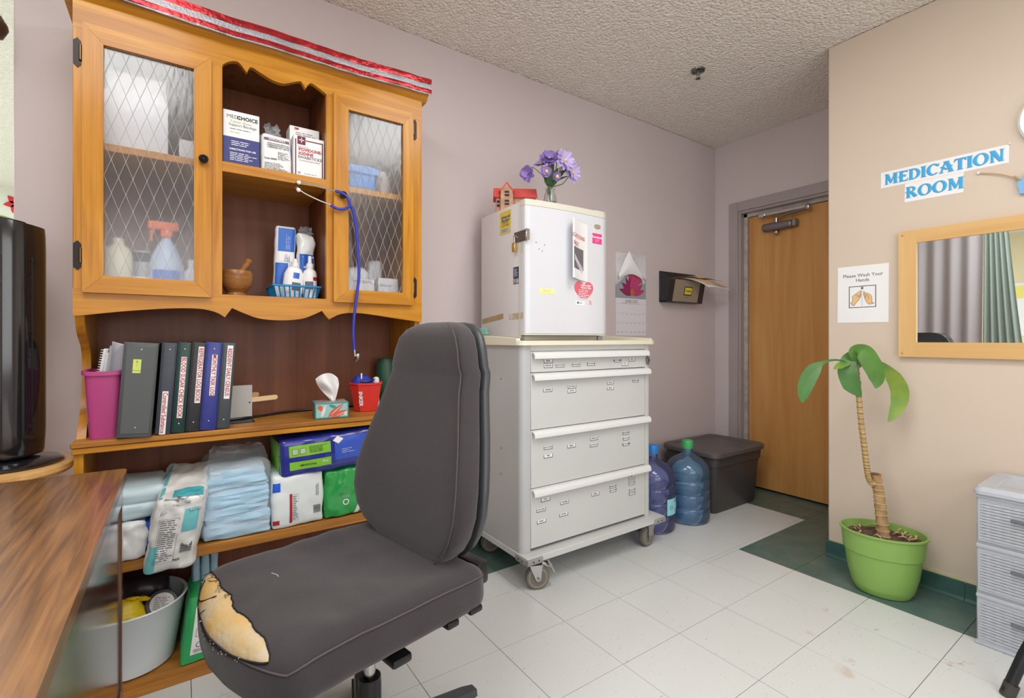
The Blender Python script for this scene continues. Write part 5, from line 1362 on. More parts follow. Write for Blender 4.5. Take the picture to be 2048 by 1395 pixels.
for k, (z0, z1, labs) in enumerate(DR):
    d = CP(MB().rbox(1.299, 2.063, CF - 0.001, CF + 0.022, z0, z1, 0.0015), 'drawer', 'cart_grey')
    hz = z1 - 0.002
    prof = [(CF - 0.001, hz - 0.002), (CF - 0.012, hz), (CF - 0.022, hz - 0.006), (CF - 0.027, hz - 0.016), (CF - 0.0265, hz - 0.030), (CF - 0.0235, hz - 0.031), (CF - 0.0215, hz - 0.016), (CF - 0.012, hz - 0.007), (CF - 0.001, hz - 0.008)]
    CP(MB().prism(prof, 'yz', 1.302, 2.085 if k else 2.072), 'pull', 'cart_pull', d, angle=50)
    for x, z in labs:
        w = 0.050 if x < 1.7 else 0.044
        front_patch(d, 'label', 'paper', x, z, CF - 0.0012, w, 0.0150, 0.0005)
        mb = MB().box(-w / 2, w / 2, -0.0086, -0.0064, 0, 0.0004)
        mb.box(-w / 2 - 0.001, -w / 2 + 0.0012, -0.0086, 0.0068, 0, 0.0004).box(w / 2 - 0.0012, w / 2 + 0.001, -0.0086, 0.0076, 0, 0.0004)
        place(mb, (x, CF - 0.0018, z), (1, 0, 0), (0, 0, 1)).build('label_border', 'ink_navy' if sd % 3 else 'ink_black', d, world=True, smooth=False)
        front_text(d, WORDS[sd % len(WORDS)], 'ink_black', x, z + 0.0012, CF - 0.0019, 0.0098, 0.0003)
        sd += 1
# lock
lk = CP(MB().lathe([(0.016, 0), (0.017, 0.004), (0.014, 0.010), (0.004, 0.011)], seg=20, sy=1.5).map(lambda p: Vector((2.082 + p.x * 0.7, CF - 0.001 - p.z, 0.996 + p.y))), 'lock', 'steel_dull')
CP(MB().box(2.080, 2.084, CF - 0.014, CF - 0.010, 0.990, 1.002), 'key_slot', 'ink_black', lk, smooth=False)
for z in (0.925, 0.60, 0.48):
    CP(MB().ball((CX0 - 0.0005, 1.90, z), 0.0045, 8, 6), 'screw', 'steel_dull')
# casters
def caster(px, py, ang, wx, wy, brake=False):
    """ang: direction of the axle in plan; (wx, wy) wheel centre"""
    c = CP(MB().rbox(px - 0.035, px + 0.035, py - 0.035, py + 0.035, 0.122, 0.128, 0.002).cyl((px, py, 0.108), (px, py, 0.124), 0.024, 18), 'caster', 'steel_dull')
    ax = Vector((math.cos(ang), math.sin(ang), 0)); fw = Vector((-ax.y, ax.x, 0)); W0 = Vector((wx, wy, 0.054))
    def loc(f, z, a): return W0 + fw * f + ax * a + Vector((0, 0, z))
    def wl(prof, seg=32):
        return MB().lathe(prof, seg=seg).map(lambda p: W0 + ax * p.z + fw * p.x + Vector((0, 0, p.y)))
    CP(wl([(0.040, -0.015), (0.050, -0.0145), (0.054, -0.009), (0.054, 0.009), (0.050, 0.0145), (0.040, 0.015)]), 'tyre', 'tyre_grey', c)
    CP(wl([(0.008, -0.010), (0.020, -0.008), (0.028, -0.012), (0.041, -0.0155), (0.043, -0.014), (0.043, 0.014), (0.041, 0.0155), (0.028, 0.012), (0.020, 0.008), (0.008, 0.010)]), 'wheel', 'wheel_tan', c)
    off = (Vector((px, py, 0)) - Vector((wx, wy, 0))).dot(fw)
    for s in (-1, 1):
        poly = [(off - 0.030, 0.058), (off + 0.030, 0.058), (off + 0.026, 0.046), (0.012, -0.004), (0.006, -0.013), (-0.006, -0.013), (-0.012, -0.004), (off - 0.026, 0.046)]
        vs = [loc(f, z, s * 0.019) for f, z in poly] + [loc(f, z, s * 0.0225) for f, z in poly]; m = len(poly)
        CP(MB().add(vs, [tuple(range(m)), tuple(range(2 * m - 1, m - 1, -1))] + [(i, i + m, (i + 1) % m + m, (i + 1) % m) for i in range(m)]), 'fork', 'steel', c, smooth=False)
    top = loc(off, 0.056, 0)
    CP(MB().cyl(loc(0, 0, -0.027), loc(0, 0, 0.027), 0.006, 10), 'axle', 'steel_dull', c)
    if brake:
        q = [loc(off + 0.028, 0.060, 0.0), loc(off + 0.075, 0.044, 0.0)]
        CP(MB().tube(q, [0.012, 0.010], 8), 'brake_arm', 'steel', c)
        pl = []
        for f, z in ((0.052, 0.070), (0.060, 0.074), (0.088, 0.022), (0.080, 0.018)):
            pl.append((off + f, z))
        vs = [loc(f, z, -0.024) for f, z in pl] + [loc(f, z, 0.024) for f, z in pl]
        CP(MB().add(vs, [(0, 1, 2, 3), (7, 6, 5, 4)] + [(i, i + 4, (i + 1) % 4 + 4, (i + 1) % 4) for i in range(4)]), 'brake_pedal', 'bumper', c, smooth=False)
caster(1.325, 1.760, math.radians(-112), 1.315, 1.712, True)
caster(2.085, 1.770, math.radians(-84), 2.075, 1.735)
caster(1.325, 2.140, math.radians(-100), 1.345, 2.150)
caster(2.085, 2.140, math.radians(-60), 2.085, 2.150)

# ================================================================== fridge on the cart
M('fridge_white', (212, 214, 221), rough=0.25, spec=0.5)
M('fridge_side', (220, 218, 222), rough=0.45, var=0.03, vscale=3)
M('fridge_trim', (214, 212, 200), rough=0.4)
M('fridge_grime', (150, 146, 132), rough=0.6)
FZ = 1.1045
fr_ = thing('mini_fridge', 'white compact fridge with hasp and padlock standing on the cart', 'fridge', (1.260, 1.728, FZ), -0.035)
FW, FD, FH = 0.487, 0.40, 0.628
def bow(x): return -0.016 * (1 - (2 * x / FW - 1) ** 2)
MB().rbox(0, FW, 0.046, FD, 0.012, FH - 0.004, 0.004, 2).build('cabinet', 'fridge_side', fr_)
MB().rbox(0.004, FW - 0.004, 0.036, 0.05, 0.03, FH - 0.01, 0.001).build('gasket', 'fridge_grime', fr_)
pl = [(0.0, 0.04), (FW, 0.04), (FW, 0.006), (FW - 0.004, 0.0)] + [(FW * (1 - k / 16), bow(FW * (1 - k / 16))) for k in range(1, 16)] + [(0.004, 0.0), (0.0, 0.006)]
dr = MB().prism(pl, 'xy', 0.032, FH - 0.028).build('door', 'fridge_white', fr_, angle=50)
pl2 = [(x, y - 0.001 if y < 0.03 else y) for x, y in pl]
MB().prism(pl2, 'xy', FH - 0.027, FH).build('door_cap', 'fridge_trim', fr_, angle=50)
MB().rbox(-0.001, 0.012, 0.04, 0.052, 0.01, FH - 0.004, 0.003, 2).build('edge_trim', 'fridge_trim', fr_)
MB().prism([(x, y + 0.003 if y < 0.03 else y) for x, y in pl], 'xy', 0.024, 0.032).build('door_foot', 'fridge_trim', fr_, angle=50)
MB().rbox(0.006, FW - 0.05, 0.012, 0.046, 0.001, 0.023, 0.002).build('grille', 'fridge_grime', fr_)
MB().rbox(FW - 0.05, FW - 0.02, 0.004, 0.046, 0.0, 0.020, 0.002).build('hinge_foot', 'steel_dull', fr_)
MB().rbox(FW - 0.072, FW - 0.006, 0.0, 0.06, FH, FH + 0.008, 0.003).build('top_hinge', 'fridge_trim', fr_)
# door front: badge, stickers, screw holes
def fd(x): return bow(x) - 0.0006
def door_patch(name, mat, x, z, w, h, t=0.0006):
    mb = MB().grid(lambda u, v: Vector((x - w / 2 + u * w, bow(x - w / 2 + u * w) - 0.0008, z - h / 2 + v * h)), 6, 2)
    mb.add([(p[0], p[1] + 0.0012, p[2]) for p in mb.v], [tuple(reversed(f)) for f in mb.f])
    return mb.build(name, mat, dr)
def door_print(mb, name, mat, x, z):
    return mb.map(lambda p: Vector((x + p.x, bow(x + p.x) - 0.0014 - p.z, z + p.y))).build(name, mat, dr, smooth=False)
MB().lathe([(0.001, 0.005), (0.020, 0.004), (0.0225, 0.0), (0.0225, -0.001)], seg=28, sy=0.52).map(lambda p: Vector((0.418 + p.x, bow(0.418) - p.z, 0.553 + p.y))).build('badge', M('badge_tan', (176, 164, 140), rough=0.3, metal=0.4), dr)
M('pink_card', (226, 66, 140), rough=0.4)
door_patch('pink_sticker', 'pink_card', 0.418, 0.494, 0.066, 0.050)
door_print(text_mb('Sweetpea', 0.0175, 0.0003), 'lettering', 'ink_white', 0.417, 0.501)
door_print(text_lines(1, 0.03, 0.004, 1), 'small_print', 'ink_white', 0.418, 0.487)
door_print(text_lines(1, 0.026, 0.004, 2), 'small_print', 'ink_white', 0.420, 0.480)
# heart magnet
M('heart_red', (214, 74, 92), rough=0.4, col2=(226, 130, 150), vscale=9)
hp = []
for k in range(40):
    a = 2 * PI * k / 40
    hp.append((0.0036 * 16 * math.sin(a) ** 3, 0.0036 * (13 * math.cos(a) - 5 * math.cos(2 * a) - 2 * math.cos(3 * a) - math.cos(4 * a))))
hp = [(x * 1.05, max(y, -0.036)) for x, y in hp]
door_print(flat(hp, 0.0012), 'heart_sticker', 'heart_red', 0.328, 0.236)
door_print(text_mb('Heart Attack\nWarning Signs', 0.0118, 0.0004, line=0.95).map(lambda p: p + Vector((0.012, 0, 0.0015))), 'lettering', 'ink_white', 0.328, 0.255)
door_print(text_lines(7, 0.072, 0.055, 4).map(lambda p: p + Vector((0, 0, 0.0015))), 'small_print', 'ink_white', 0.328, 0.215)
door_patch('white_label', 'paper', 0.304, 0.176, 0.058, 0.022)
door_print(flat([(-0.004, 0.005), (0.004, 0.005), (0.004, -0.001), (0, -0.006), (-0.004, -0.001)]), 'shield_mark', 'ink_black', 0.289, 0.177)
door_print(text_lines(2, 0.026, 0.008, 6), 'small_print', 'ink_grey', 0.309, 0.177)
door_patch('red_white_label', M('pale_red', (238, 214, 206), rough=0.5), 0.372, 0.184, 0.022, 0.032)
door_print(text_lines(3, 0.016, 0.02, 6), 'small_print', 'ink_red', 0.372, 0.182)
door_patch('yellow_note', M('note_yellow', (240, 236, 150), rough=0.6), 0.112, 0.222, 0.082, 0.022)
door_print(text_lines(2, 0.05, 0.012, 16), 'small_print', M('faint_ink', (200, 196, 130), rough=0.6), 0.115, 0.224)
for x, z in ((0.055, 0.438), (0.098, 0.430), (0.086, 0.402), (0.070, 0.41)):
    door_print(MB().lathe([(0.0022, 0), (0.0022, 0.0003)], seg=8), 'screw_hole', 'ink_black', x, z)
# side of the cabinet: stickers, tape, hasp
def side_patch(name, mat, y, z, w, h, tilt=0.0, par=None):
    """on the left flank; y measured back from the front"""
    mb = rect(w, h, 0.0006); c, s = math.cos(tilt), math.sin(tilt)
    mb.map(lambda p: Vector((p.x * c - p.y * s, p.x * s + p.y * c, p.z)))
    return place(mb, (-0.0003, y, z), (0, -1, 0), (0, 0, 1)).build(name, mat, par or fr_, smooth=False)
def side_print(mb, name, mat, y, z, par, lift=0.0012):
    return place(mb, (-lift, y, z), (0, -1, 0), (0, 0, 1)).build(name, mat, par, smooth=False)
M('sticker_yellow', (226, 206, 60), rough=0.45)
s_ = side_patch('yellow_sticker', 'sticker_yellow', 0.165, 0.553, 0.098, 0.108, -0.03)
side_print(text_mb('Advanced\nPlumbing', 0.020, 0.0006, line=0.8), 'lettering', 'ink_blue', 0.162, 0.572, s_)
side_print(text_mb('613-773-0000', 0.011, 0.0003), 'lettering', 'ink_red', 0.165, 0.540, s_)
side_print(text_lines(2, 0.06, 0.010, 3), 'small_print', 'ink_black', 0.165, 0.552, s_)
side_print(rect(0.08, 0.022, 0.0002), 'pale_panel', M('pale_panel', (196, 204, 190), rough=0.5), 0.165, 0.517, s_, 0.001)
side_print(text_lines(3, 0.06, 0.016, 4), 'small_print', 'ink_blue', 0.165, 0.517, s_, 0.0015)
M('sticker_navy', (44, 62, 104), rough=0.4)
s_ = side_patch('navy_sticker', 'sticker_navy', 0.072, 0.295, 0.046, 0.078)
side_print(text_lines(6, 0.030, 0.036, 5), 'small_print', 'ink_white', 0.072, 0.309, s_)
side_print(rect(0.040, 0.022, 0.0002), 'picture', M('pic_grey', (200, 200, 200), rough=0.5, col2=(60, 60, 70), vscale=60), 0.072, 0.270, s_, 0.001)
M('old_tape', (176, 154, 112), rough=0.5, var=0.2, vscale=30)
side_patch('masking_tape', 'old_tape', 0.285, 0.105, 0.205, 0.026, 0.10)
side_patch('masking_tape', M('torn_tape', (186, 164, 130), rough=0.6, col2=(214, 210, 206), vscale=40), 0.072, 0.110, 0.115, 0.028, 0.02)
hs = MB().rbox(-0.006, -0.0005, -0.012, 0.082, 0.442, 0.490, 0.002).build('hasp', M('hasp_steel', (118, 112, 106), rough=0.4, metal=0.8), fr_)
MB().rbox(-0.008, 0.012, -0.022, -0.010, 0.442, 0.492, 0.003).build('hasp_hinge', 'steel', hs)
MB().tube([(-0.012, 0.060, 0.462), (-0.018, 0.060, 0.470), (-0.018, 0.060, 0.440)], 0.0035, 8).tube([(-0.004, 0.05, 0.462), (-0.018, 0.052, 0.470), (-0.022, 0.060, 0.466)], 0.003, 8).build('shackle', 'steel', hs)
MB().rbox(-0.026, -0.012, 0.048, 0.072, 0.398, 0.440, 0.003).build('padlock', M('brass', (196, 164, 96), rough=0.35, metal=0.7), hs)
MB().rbox(-0.0008, 0.0, 0.012, 0.036, 0.395, 0.44, 0.0002).build('paint_patch', 'fridge_trim', hs)

# curled notice on the door
t = thing('curled_notice', 'curled white notice with red lettering hanging on the fridge door', 'notice', (1.260, 1.728, FZ + 0.28), -0.035)
XR = 0.350
def sheet(s, z):
    """s: distance from the right edge along the paper"""
    if s < 0.125:
        x = XR - s; y = bow(x) - 0.002 - 0.052 * (s / 0.125) ** 1.7
    else:
        a = (s - 0.125) / 0.075
        x = XR - 0.125 - 0.010 * math.sin(min(1, a * 3) * PI / 2) + 0.055 * max(0, a - 0.2); y = bow(XR - 0.125) - 0.054 + 0.046 * max(0, a - 0.12)
    return Vector((x, y, z + 0.010 * (s / 0.2)))
mb = MB().grid(lambda u, v: sheet(u * 0.20, v * 0.272), 26, 6)
mb.add([(p[0], p[1] + 0.0006, p[2]) for p in mb.v], [tuple(reversed(f)) for f in mb.f])
mb.build('sheet', 'paper', t)
def on_sheet(mb, cx, cz): return mb.map(lambda p: sheet(cx - p.x, cz + p.y) + Vector((0, -0.0012, 0)))
on_sheet(text_mb('MEDICATIONS', 0.0265, 0.0004), 0.108, 0.196).build('lettering', M('faded_red', (206, 112, 98), rough=0.6), t)
on_sheet(text_mb('ONLY', 0.0265, 0.0004), 0.112, 0.160).build('lettering', 'faded_red', t)
def sub(mb, n=10):
    return mb
pic = MB().grid(lambda u, v: sheet(0.130 - u * 0.098, 0.046 + v * 0.098) + Vector((0, -0.0008, 0)), 10, 4)
pic.build('photo', M('photo_grey', (112, 110, 114), rough=0.5), t)
st = MB().grid(lambda u, v: sheet(0.125 - u * 0.085, 0.112 - u * 0.052 - v * 0.028) + Vector((0, -0.0014, 0)), 10, 3)
st.build('pen_body', M('photo_pale', (214, 210, 220), rough=0.5), t)
st = MB().grid(lambda u, v: sheet(0.120 - u * 0.075, 0.084 - u * 0.026 - v * 0.006) + Vector((0, -0.0018, 0)), 10, 2)
st.build('pen_stripe', M('photo_lilac', (170, 160, 200), rough=0.5), t)
on_sheet(text_mb('ultra', 0.017, 0.0003).map(lambda p: Vector((p.x, p.y - 0.5 * p.x, 0))), 0.103, 0.089).build('lettering', 'ink_black', t)

# ------------------------------------------------------------------ on top of the fridge
FT = FZ + FH
M('house_roof', (216, 86, 80), rough=0.55, var=0.12, vscale=30)
M('house_wall', (196, 158, 132), rough=0.7, col2=(170, 130, 104), vscale=30)
t = thing('toy_house', 'little wooden house with a red roof on the fridge', 'toy house', (1.395, 2.00, FT - 0.0035), -0.52)
MB().box(-0.095, 0.095, -0.035, 0.035, 0, 0.085).build('walls', 'house_wall', t, smooth=False)
MB().prism([(-0.05, 0.082), (0.0, 0.14), (0.05, 0.082), (0.045, 0.080), (0.0, 0.130), (-0.045, 0.080)], 'yz', -0.108, 0.108).build('roof', 'house_roof', t, smooth=False)
MB().prism([(-0.075, 0), (-0.015, 0), (-0.015, 0.115), (-0.045, 0.152), (-0.075, 0.115)], 'xz', -0.060, 0.0).build('gable', 'house_wall', t, smooth=False)
MB().prism([(-0.082, 0.108), (-0.045, 0.155), (-0.008, 0.108), (-0.014, 0.108), (-0.045, 0.147), (-0.076, 0.108)], 'xz', -0.064, 0.0).build('gable_roof', 'house_roof', t, smooth=False)
for x, z in ((-0.045, 0.104), (-0.045, 0.088), (-0.045, 0.060), (-0.045, 0.045)):
    MB().box(x - 0.011, x + 0.011, -0.0612, -0.0602, z - 0.005, z + 0.005).build('window', 'ink_black', t, smooth=False)
for x, z in ((-0.086, 0.062), (-0.086, 0.042), (0.03, 0.06), (0.06, 0.06)):
    MB().box(x - 0.007, x + 0.007, -0.0362, -0.0352, z - 0.006, z + 0.006).build('window', 'ink_black', t, smooth=False)
M('clear_glass', (236, 242, 240), rough=0.03, trans=0.95, ior=1.3)
t = thing('glass_vase', 'small clear glass bottle vase on the fridge', 'vase', (1.500, 1.85, FT))
MB().lathe([(0.030, 0), (0.033, 0.004), (0.033, 0.05), (0.030, 0.075), (0.022, 0.10), (0.021, 0.108), (0.024, 0.112), (0.024, 0.118), (0.021, 0.118), (0.018, 0.105), (0.027, 0.072), (0.030, 0.05), (0.030, 0.006), (0.002, 0.005)], seg=24, capt=False).build('bottle', 'clear_glass', t)
MB().lathe([(0.0285, 0.006), (0.0285, 0.05)], seg=20).build('water', M('water', (210, 226, 226), rough=0.02, trans=0.9, ior=1.33), t)
M('petal_lilac', (196, 178, 230), rough=0.6, var=0.12, vscale=40)
M('petal_violet', (146, 122, 192), rough=0.6, var=0.15, vscale=40)
M('flower_eye', (226, 206, 130), rough=0.7)
M('stem_green', (62, 92, 60), rough=0.6)
M('leaf_dark', (70, 96, 60), rough=0.5, var=0.15, vscale=30)
VB = Vector((1.500, 1.85, FT))
def petal_ring(mb, c, nrm, n, L, W, cup, seed, roll=0.0):
    nrm = Vector(nrm).normalized(); a = nrm.orthogonal().normalized(); b = nrm.cross(a); r_ = random.Random(seed)
    for k in range(n):
        w = 2 * PI * (k + r_.uniform(-.2, .2)) / n + roll; d = a * math.cos(w) + b * math.sin(w); s = nrm.cross(d); cu = cup * r_.uniform(0.6, 1.4); Lk = L * r_.uniform(0.85, 1.1)
        o = len(mb.v); rows = [(0.08, 0.25), (0.4, 0.85), (0.75, 1.0), (0.95, 0.6), (1.0, 0.12)]
        vs = []
        for t_, wd in rows:
            base = c + d * (Lk * t_) + nrm * (cu * Lk * t_ * t_)
            vs += [base - s * (W * wd / 2), base + nrm * (-0.002), base + s * (W * wd / 2)]
        fs = []
        for i in range(len(rows) - 1):
            for q in range(2): fs.append((i * 3 + q, i * 3 + q + 1, i * 3 + 4 + q, i * 3 + 3 + q))
        mb.add(vs, fs)
def flower(label, c, nrm, L, W, n, mat, rings=2, seed=0, base=None):
    c = Vector(c); base = base or (VB + Vector((0, 0, 0.03)))
    t = thing('silk_flower', label, 'flower', tuple(base), group='purple silk flowers in the vase')
    mb = MB(); petal_ring(mb, c, nrm, n, L, W, 0.10, seed)
    if rings > 1: petal_ring(mb, c + Vector(nrm).normalized() * 0.004, nrm, n - 2, L * 0.78, W * 0.85, 0.35, seed + 1, 0.3)
    if rings > 2: petal_ring(mb, c + Vector(nrm).normalized() * 0.006, nrm, n - 3, L * 0.55, W * 0.8, 0.8, seed + 2, 0.7)
    mb.build('petals', mat, t, world=True, angle=70)
    nn = Vector(nrm).normalized()
    MB().ball(c + nn * 0.006, 0.0085 if rings < 3 else 0.005, 10, 8).build('eye', 'flower_eye', t, world=True)
    mid = (c + base) / 2 + Vector(((c.x - base.x) * 0.1, 0, 0.03))
    MB().tube(spline([base, base.lerp(VB + Vector((0, 0, 0.118)), 1.0) + Vector(((c.x - VB.x) * 0.08, 0, 0)), mid, c - nn * 0.008], 6), 0.0022, 6).build('stem', 'stem_green', t, world=True)
    return t
flower('pale lilac daisy facing out in front of the bouquet', (1.552, 1.80, 1.982), (0.0, -1, 0.15), 0.062, 0.020, 13, 'petal_lilac', 2, 1)
flower('pale lilac daisy at the lower right of the bouquet', (1.622, 1.825, 1.945), (0.15, -1.0, -0.05), 0.056, 0.018, 13, 'petal_lilac', 2, 2)
flower('violet full bloom at the upper left of the bouquet', (1.480, 1.83, 1.985), (-0.5, -0.8, 0.5), 0.050, 0.030, 10, 'petal_violet', 3, 3)
flower('lilac bloom at the top of the bouquet', (1.560, 1.86, 2.015), (0.3, -0.5, 0.9), 0.046, 0.028, 10, 'petal_violet', 3, 4)
flower('lilac bloom behind at the right shoulder of the bouquet', (1.600, 1.88, 1.990), (0.7, -0.5, 0.6), 0.048, 0.026, 10, 'petal_lilac', 3, 5)
flower('flat lilac flower spreading at the left edge of bouquet', (1.455, 1.86, 1.962), (-0.5, -0.3, 0.9), 0.052, 0.026, 9, 'petal_lilac', 2, 6)
flower('small dark violet flower low on the left of the bouquet', (1.455, 1.82, 1.915), (-0.7, -0.8, -0.1), 0.030, 0.026, 6, 'petal_violet', 2, 7)
flower('small violet flower hanging just under the front daisy', (1.500, 1.80, 1.895), (0.0, -0.9, -0.4), 0.026, 0.020, 6, 'petal_violet', 2, 8)
# drooping one on its long stem
t = thing('silk_flower', 'violet flower drooping on a long stem over the toy house', 'flower', tuple(VB + Vector((0, 0, 0.03))), group='purple silk flowers in the vase')
mb = MB(); c = Vector((1.352, 1.84, 1.895)); petal_ring(mb, c, (-0.75, -0.55, -0.25), 6, 0.034, 0.030, 0.2, 11); petal_ring(mb, c, (-0.7, -0.6, -0.3), 5, 0.026, 0.026, 0.6, 12)
petal_ring(mb, c + Vector((0.01, 0, -0.016)), (0.2, -0.9, -0.9), 4, 0.030, 0.02, 0.3, 13)
mb.build('petals', 'petal_violet', t, world=True, angle=70)
MB().tube(spline([VB + Vector((0, 0, 0.03)), VB + Vector((-0.008, 0, 0.118)), VB + Vector((-0.04, 0, 0.165)), (1.405, 1.84, 1.922), (1.380, 1.84, 1.925), (1.358, 1.84, 1.905)], 8), 0.0017, 6).build('stem', 'stem_green', t, world=True)
def leaf_mesh(path, widths, up=(0, 0, 1), fold=0.25, thick=0.0008):
    P = spline(path, 6); n = len(P); mb = MB(); vs = []; fs = []
    for i, p in enumerate(P):
        t_ = (P[min(i + 1, n - 1)] - P[max(i - 1, 0)]).normalized(); s = t_.cross(Vector(up)); s = s.normalized() if s.length > 1e-5 else Vector((1, 0, 0)); nn = s.cross(t_).normalized()
        f = i / (n - 1) * (len(widths) - 1); k = min(int(f), len(widths) - 2); w = widths[k] + (widths[k + 1] - widths[k]) * (f - k)
        for q in (-1, -0.5, 0, 0.5, 1): vs.append(p + s * (w / 2 * q) + nn * (fold * w / 2 * abs(q)))
    for i in range(n - 1):
        for q in range(4): fs.append((i * 5 + q, i * 5 + q + 1, i * 5 + 6 + q, i * 5 + 5 + q))
    mb.add(vs, fs); mb.add([v - Vector((0, 0, thick)) for v in vs], [tuple(reversed(f)) for f in fs])
    return mb
t = thing('vase_foliage', 'dark green silk leaves around the neck of the vase', 'leaves', tuple(VB + Vector((0, 0, 0.10))))
T0 = VB + Vector((0, 0, 0.115))
for e, w, up in ((Vector((0.10, -0.02, 0.075)), 0.03, (0, 0.3, 1)), (Vector((-0.055, -0.02, 0.05)), 0.03, (0, 1, 0.2)), (Vector((-0.035, -0.03, -0.045)), 0.024, (0, 1, 0)), (Vector((-0.03, -0.03, 0.11)), 0.034, (0, 1, 0)), (Vector((0.03, -0.03, 0.10)), 0.034, (0, 1, 0.2)), (Vector((0.09, -0.02, 0.11)), 0.03, (0, 1, 0)), (Vector((-0.005, -0.035, 0.135)), 0.036, (0, 1, 0))):
    leaf_mesh([T0 + e * 0.1, T0 + e * 0.5 + Vector((0, 0, 0.012)), T0 + e], [0.004, w * 0.8, w, w * 0.6, 0.002], up).build('leaf', 'leaf_dark', t, world=True)

# turquoise ribbed thing beside the fridge
M('turquoise', (120, 206, 190), rough=0.4)
t = thing('hair_comb', 'turquoise comb lying on the tray rim beside the fridge', 'comb', (1.236, 2.09, 1.136))
MB().rbox(-0.011, 0.011, -0.085, 0.085, 0, 0.005, 0.002).build('spine', 'turquoise', t)
mb = MB()
for k in range(20):
    y = -0.08 + k * 0.0084
    mb.tube([(0.0, y, 0.003), (-0.004, y, 0.030)], [0.0022, 0.0012], 5)
mb.build('teeth', 'turquoise', t)
# ================================================================== on the mauve wall: calendar and file holder
M('cal_photo', (222, 222, 228), rough=0.4, col2=(196, 200, 206), vscale=12)
M('cal_dark', (150, 160, 166), rough=0.45)
M('lotus_pink', (190, 70, 120), rough=0.45, var=0.25, vscale=60)
M('lotus_deep', (140, 44, 90), rough=0.45)
M('lotus_gold', (176, 110, 70), rough=0.5)
t = thing('wall_calendar', 'wall calendar with a pink water lily and June 2025 page', 'calendar', (2.51, 2.229, 1.383))
def wallp(par, mb, name, mat, x, z, lift): return place(mb, (x, YW - lift, z), (1, 0, 0), (0, 0, 1)).build(name, mat, par, world=True, smooth=False)
pg = wallp(t, rect(0.300, 0.300, 0.0012), 'picture_page', 'cal_photo', 2.51, 1.534, 0.0012)
wallp(pg, flat([(-0.150, -0.150), (0.150, -0.150), (0.150, -0.015), (0.06, 0.035), (-0.03, 0.015), (-0.150, -0.07)], 0.0003), 'water', 'cal_dark', 2.51, 1.534, 0.0026)
def petals(items):
    for x, z, L, Wd, a, m in items:
        mb = flat(leaf_shape(L, Wd), 0.0003); c, s = math.cos(a), math.sin(a)
        mb.map(lambda p: Vector((p.x * c - p.y * s, p.x * s + p.y * c, p.z)))
        petals.k += 0.00012
        wallp(pg, mb, 'lily_petal', m, x, z, 0.0032 + petals.k)
petals.k = 0
petals([(2.52, 1.41, 0.13, 0.022, a, 'lotus_deep' if k % 2 else 'lotus_pink') for k, a in enumerate((0.25, 2.9, 0.62, 2.5, 1.0, 2.1, 1.35, 1.8, 1.57))])
petals([(2.55, 1.50, 0.085, 0.018, a, 'lotus_pink') for a in (0.1, 0.6, 1.1, 1.6, 2.1, 2.6)])
petals([(2.52, 1.40, 0.05, 0.012, a, 'lotus_gold') for a in (1.2, 1.57, 1.95)])
# corner of the picture page curled up over itself
def fn(u, v):
    x = 2.375 + 0.265 * u; z = 1.50 + 0.045 * math.sin(u * PI) + (0.160 - 0.30 * abs(u - 0.42)) * v
    return Vector((x + 0.02 * v * (0.5 - u), YW - 0.006 - 0.028 * math.sin(PI * min(1, v * 0.9 + 0.1)) * (0.4 + 0.6 * math.sin(PI * u)), z))
mb = MB().grid(fn, 14, 10); mb.add([(p[0], p[1] + 0.0008, p[2]) for p in mb.v], [tuple(reversed(f)) for f in mb.f])
mb.build('curled_page', 'paper', t, world=True)
for x0, z0, a in ((2.46, 1.672, -1.2), (2.52, 1.668, -1.0)):
    mb = flat(leaf_shape(0.07, 0.006), 0.0004); c, s = math.cos(a), math.sin(a)
    wallp(pg, mb.map(lambda p: Vector((p.x * c - p.y * s, p.x * s + p.y * c, p.z))), 'leaf_blade', 'ink_black', x0, z0, 0.003)
mp = wallp(t, rect(0.297, 0.250, 0.0012), 'month_page', M('page_lilac', (222, 220, 228), rough=0.6), 2.511, 1.258, 0.0014)
wallp(mp, text_mb('JUNE 2025', 0.027, 0.0), 'lettering', 'ink_grey', 2.515, 1.364, 0.0032)
gl = MB()
for z in (1.345, 1.283, 1.222, 1.160): gl.box(-0.14, 0.14, z - 1.258 - 0.0005, z - 1.258 + 0.0005, 0, 0.0003)
wallp(mp, gl, 'rulings', M('faint_grey', (186, 184, 192), rough=0.6), 2.511, 1.258, 0.003)
day = 1
for r_ in range(3):
    for c_ in range(7):
        wallp(mp, text_mb(str(day), 0.013), 'day_number', 'ink_grey', 2.385 + c_ * 0.0415, 1.275 - r_ * 0.060, 0.0032); day += 1
wallp(mp, text_mb('SUN    MON    TUE    WED    THU    FRI    SAT', 0.0085), 'lettering', 'ink_grey', 2.511, 1.349, 0.0032)

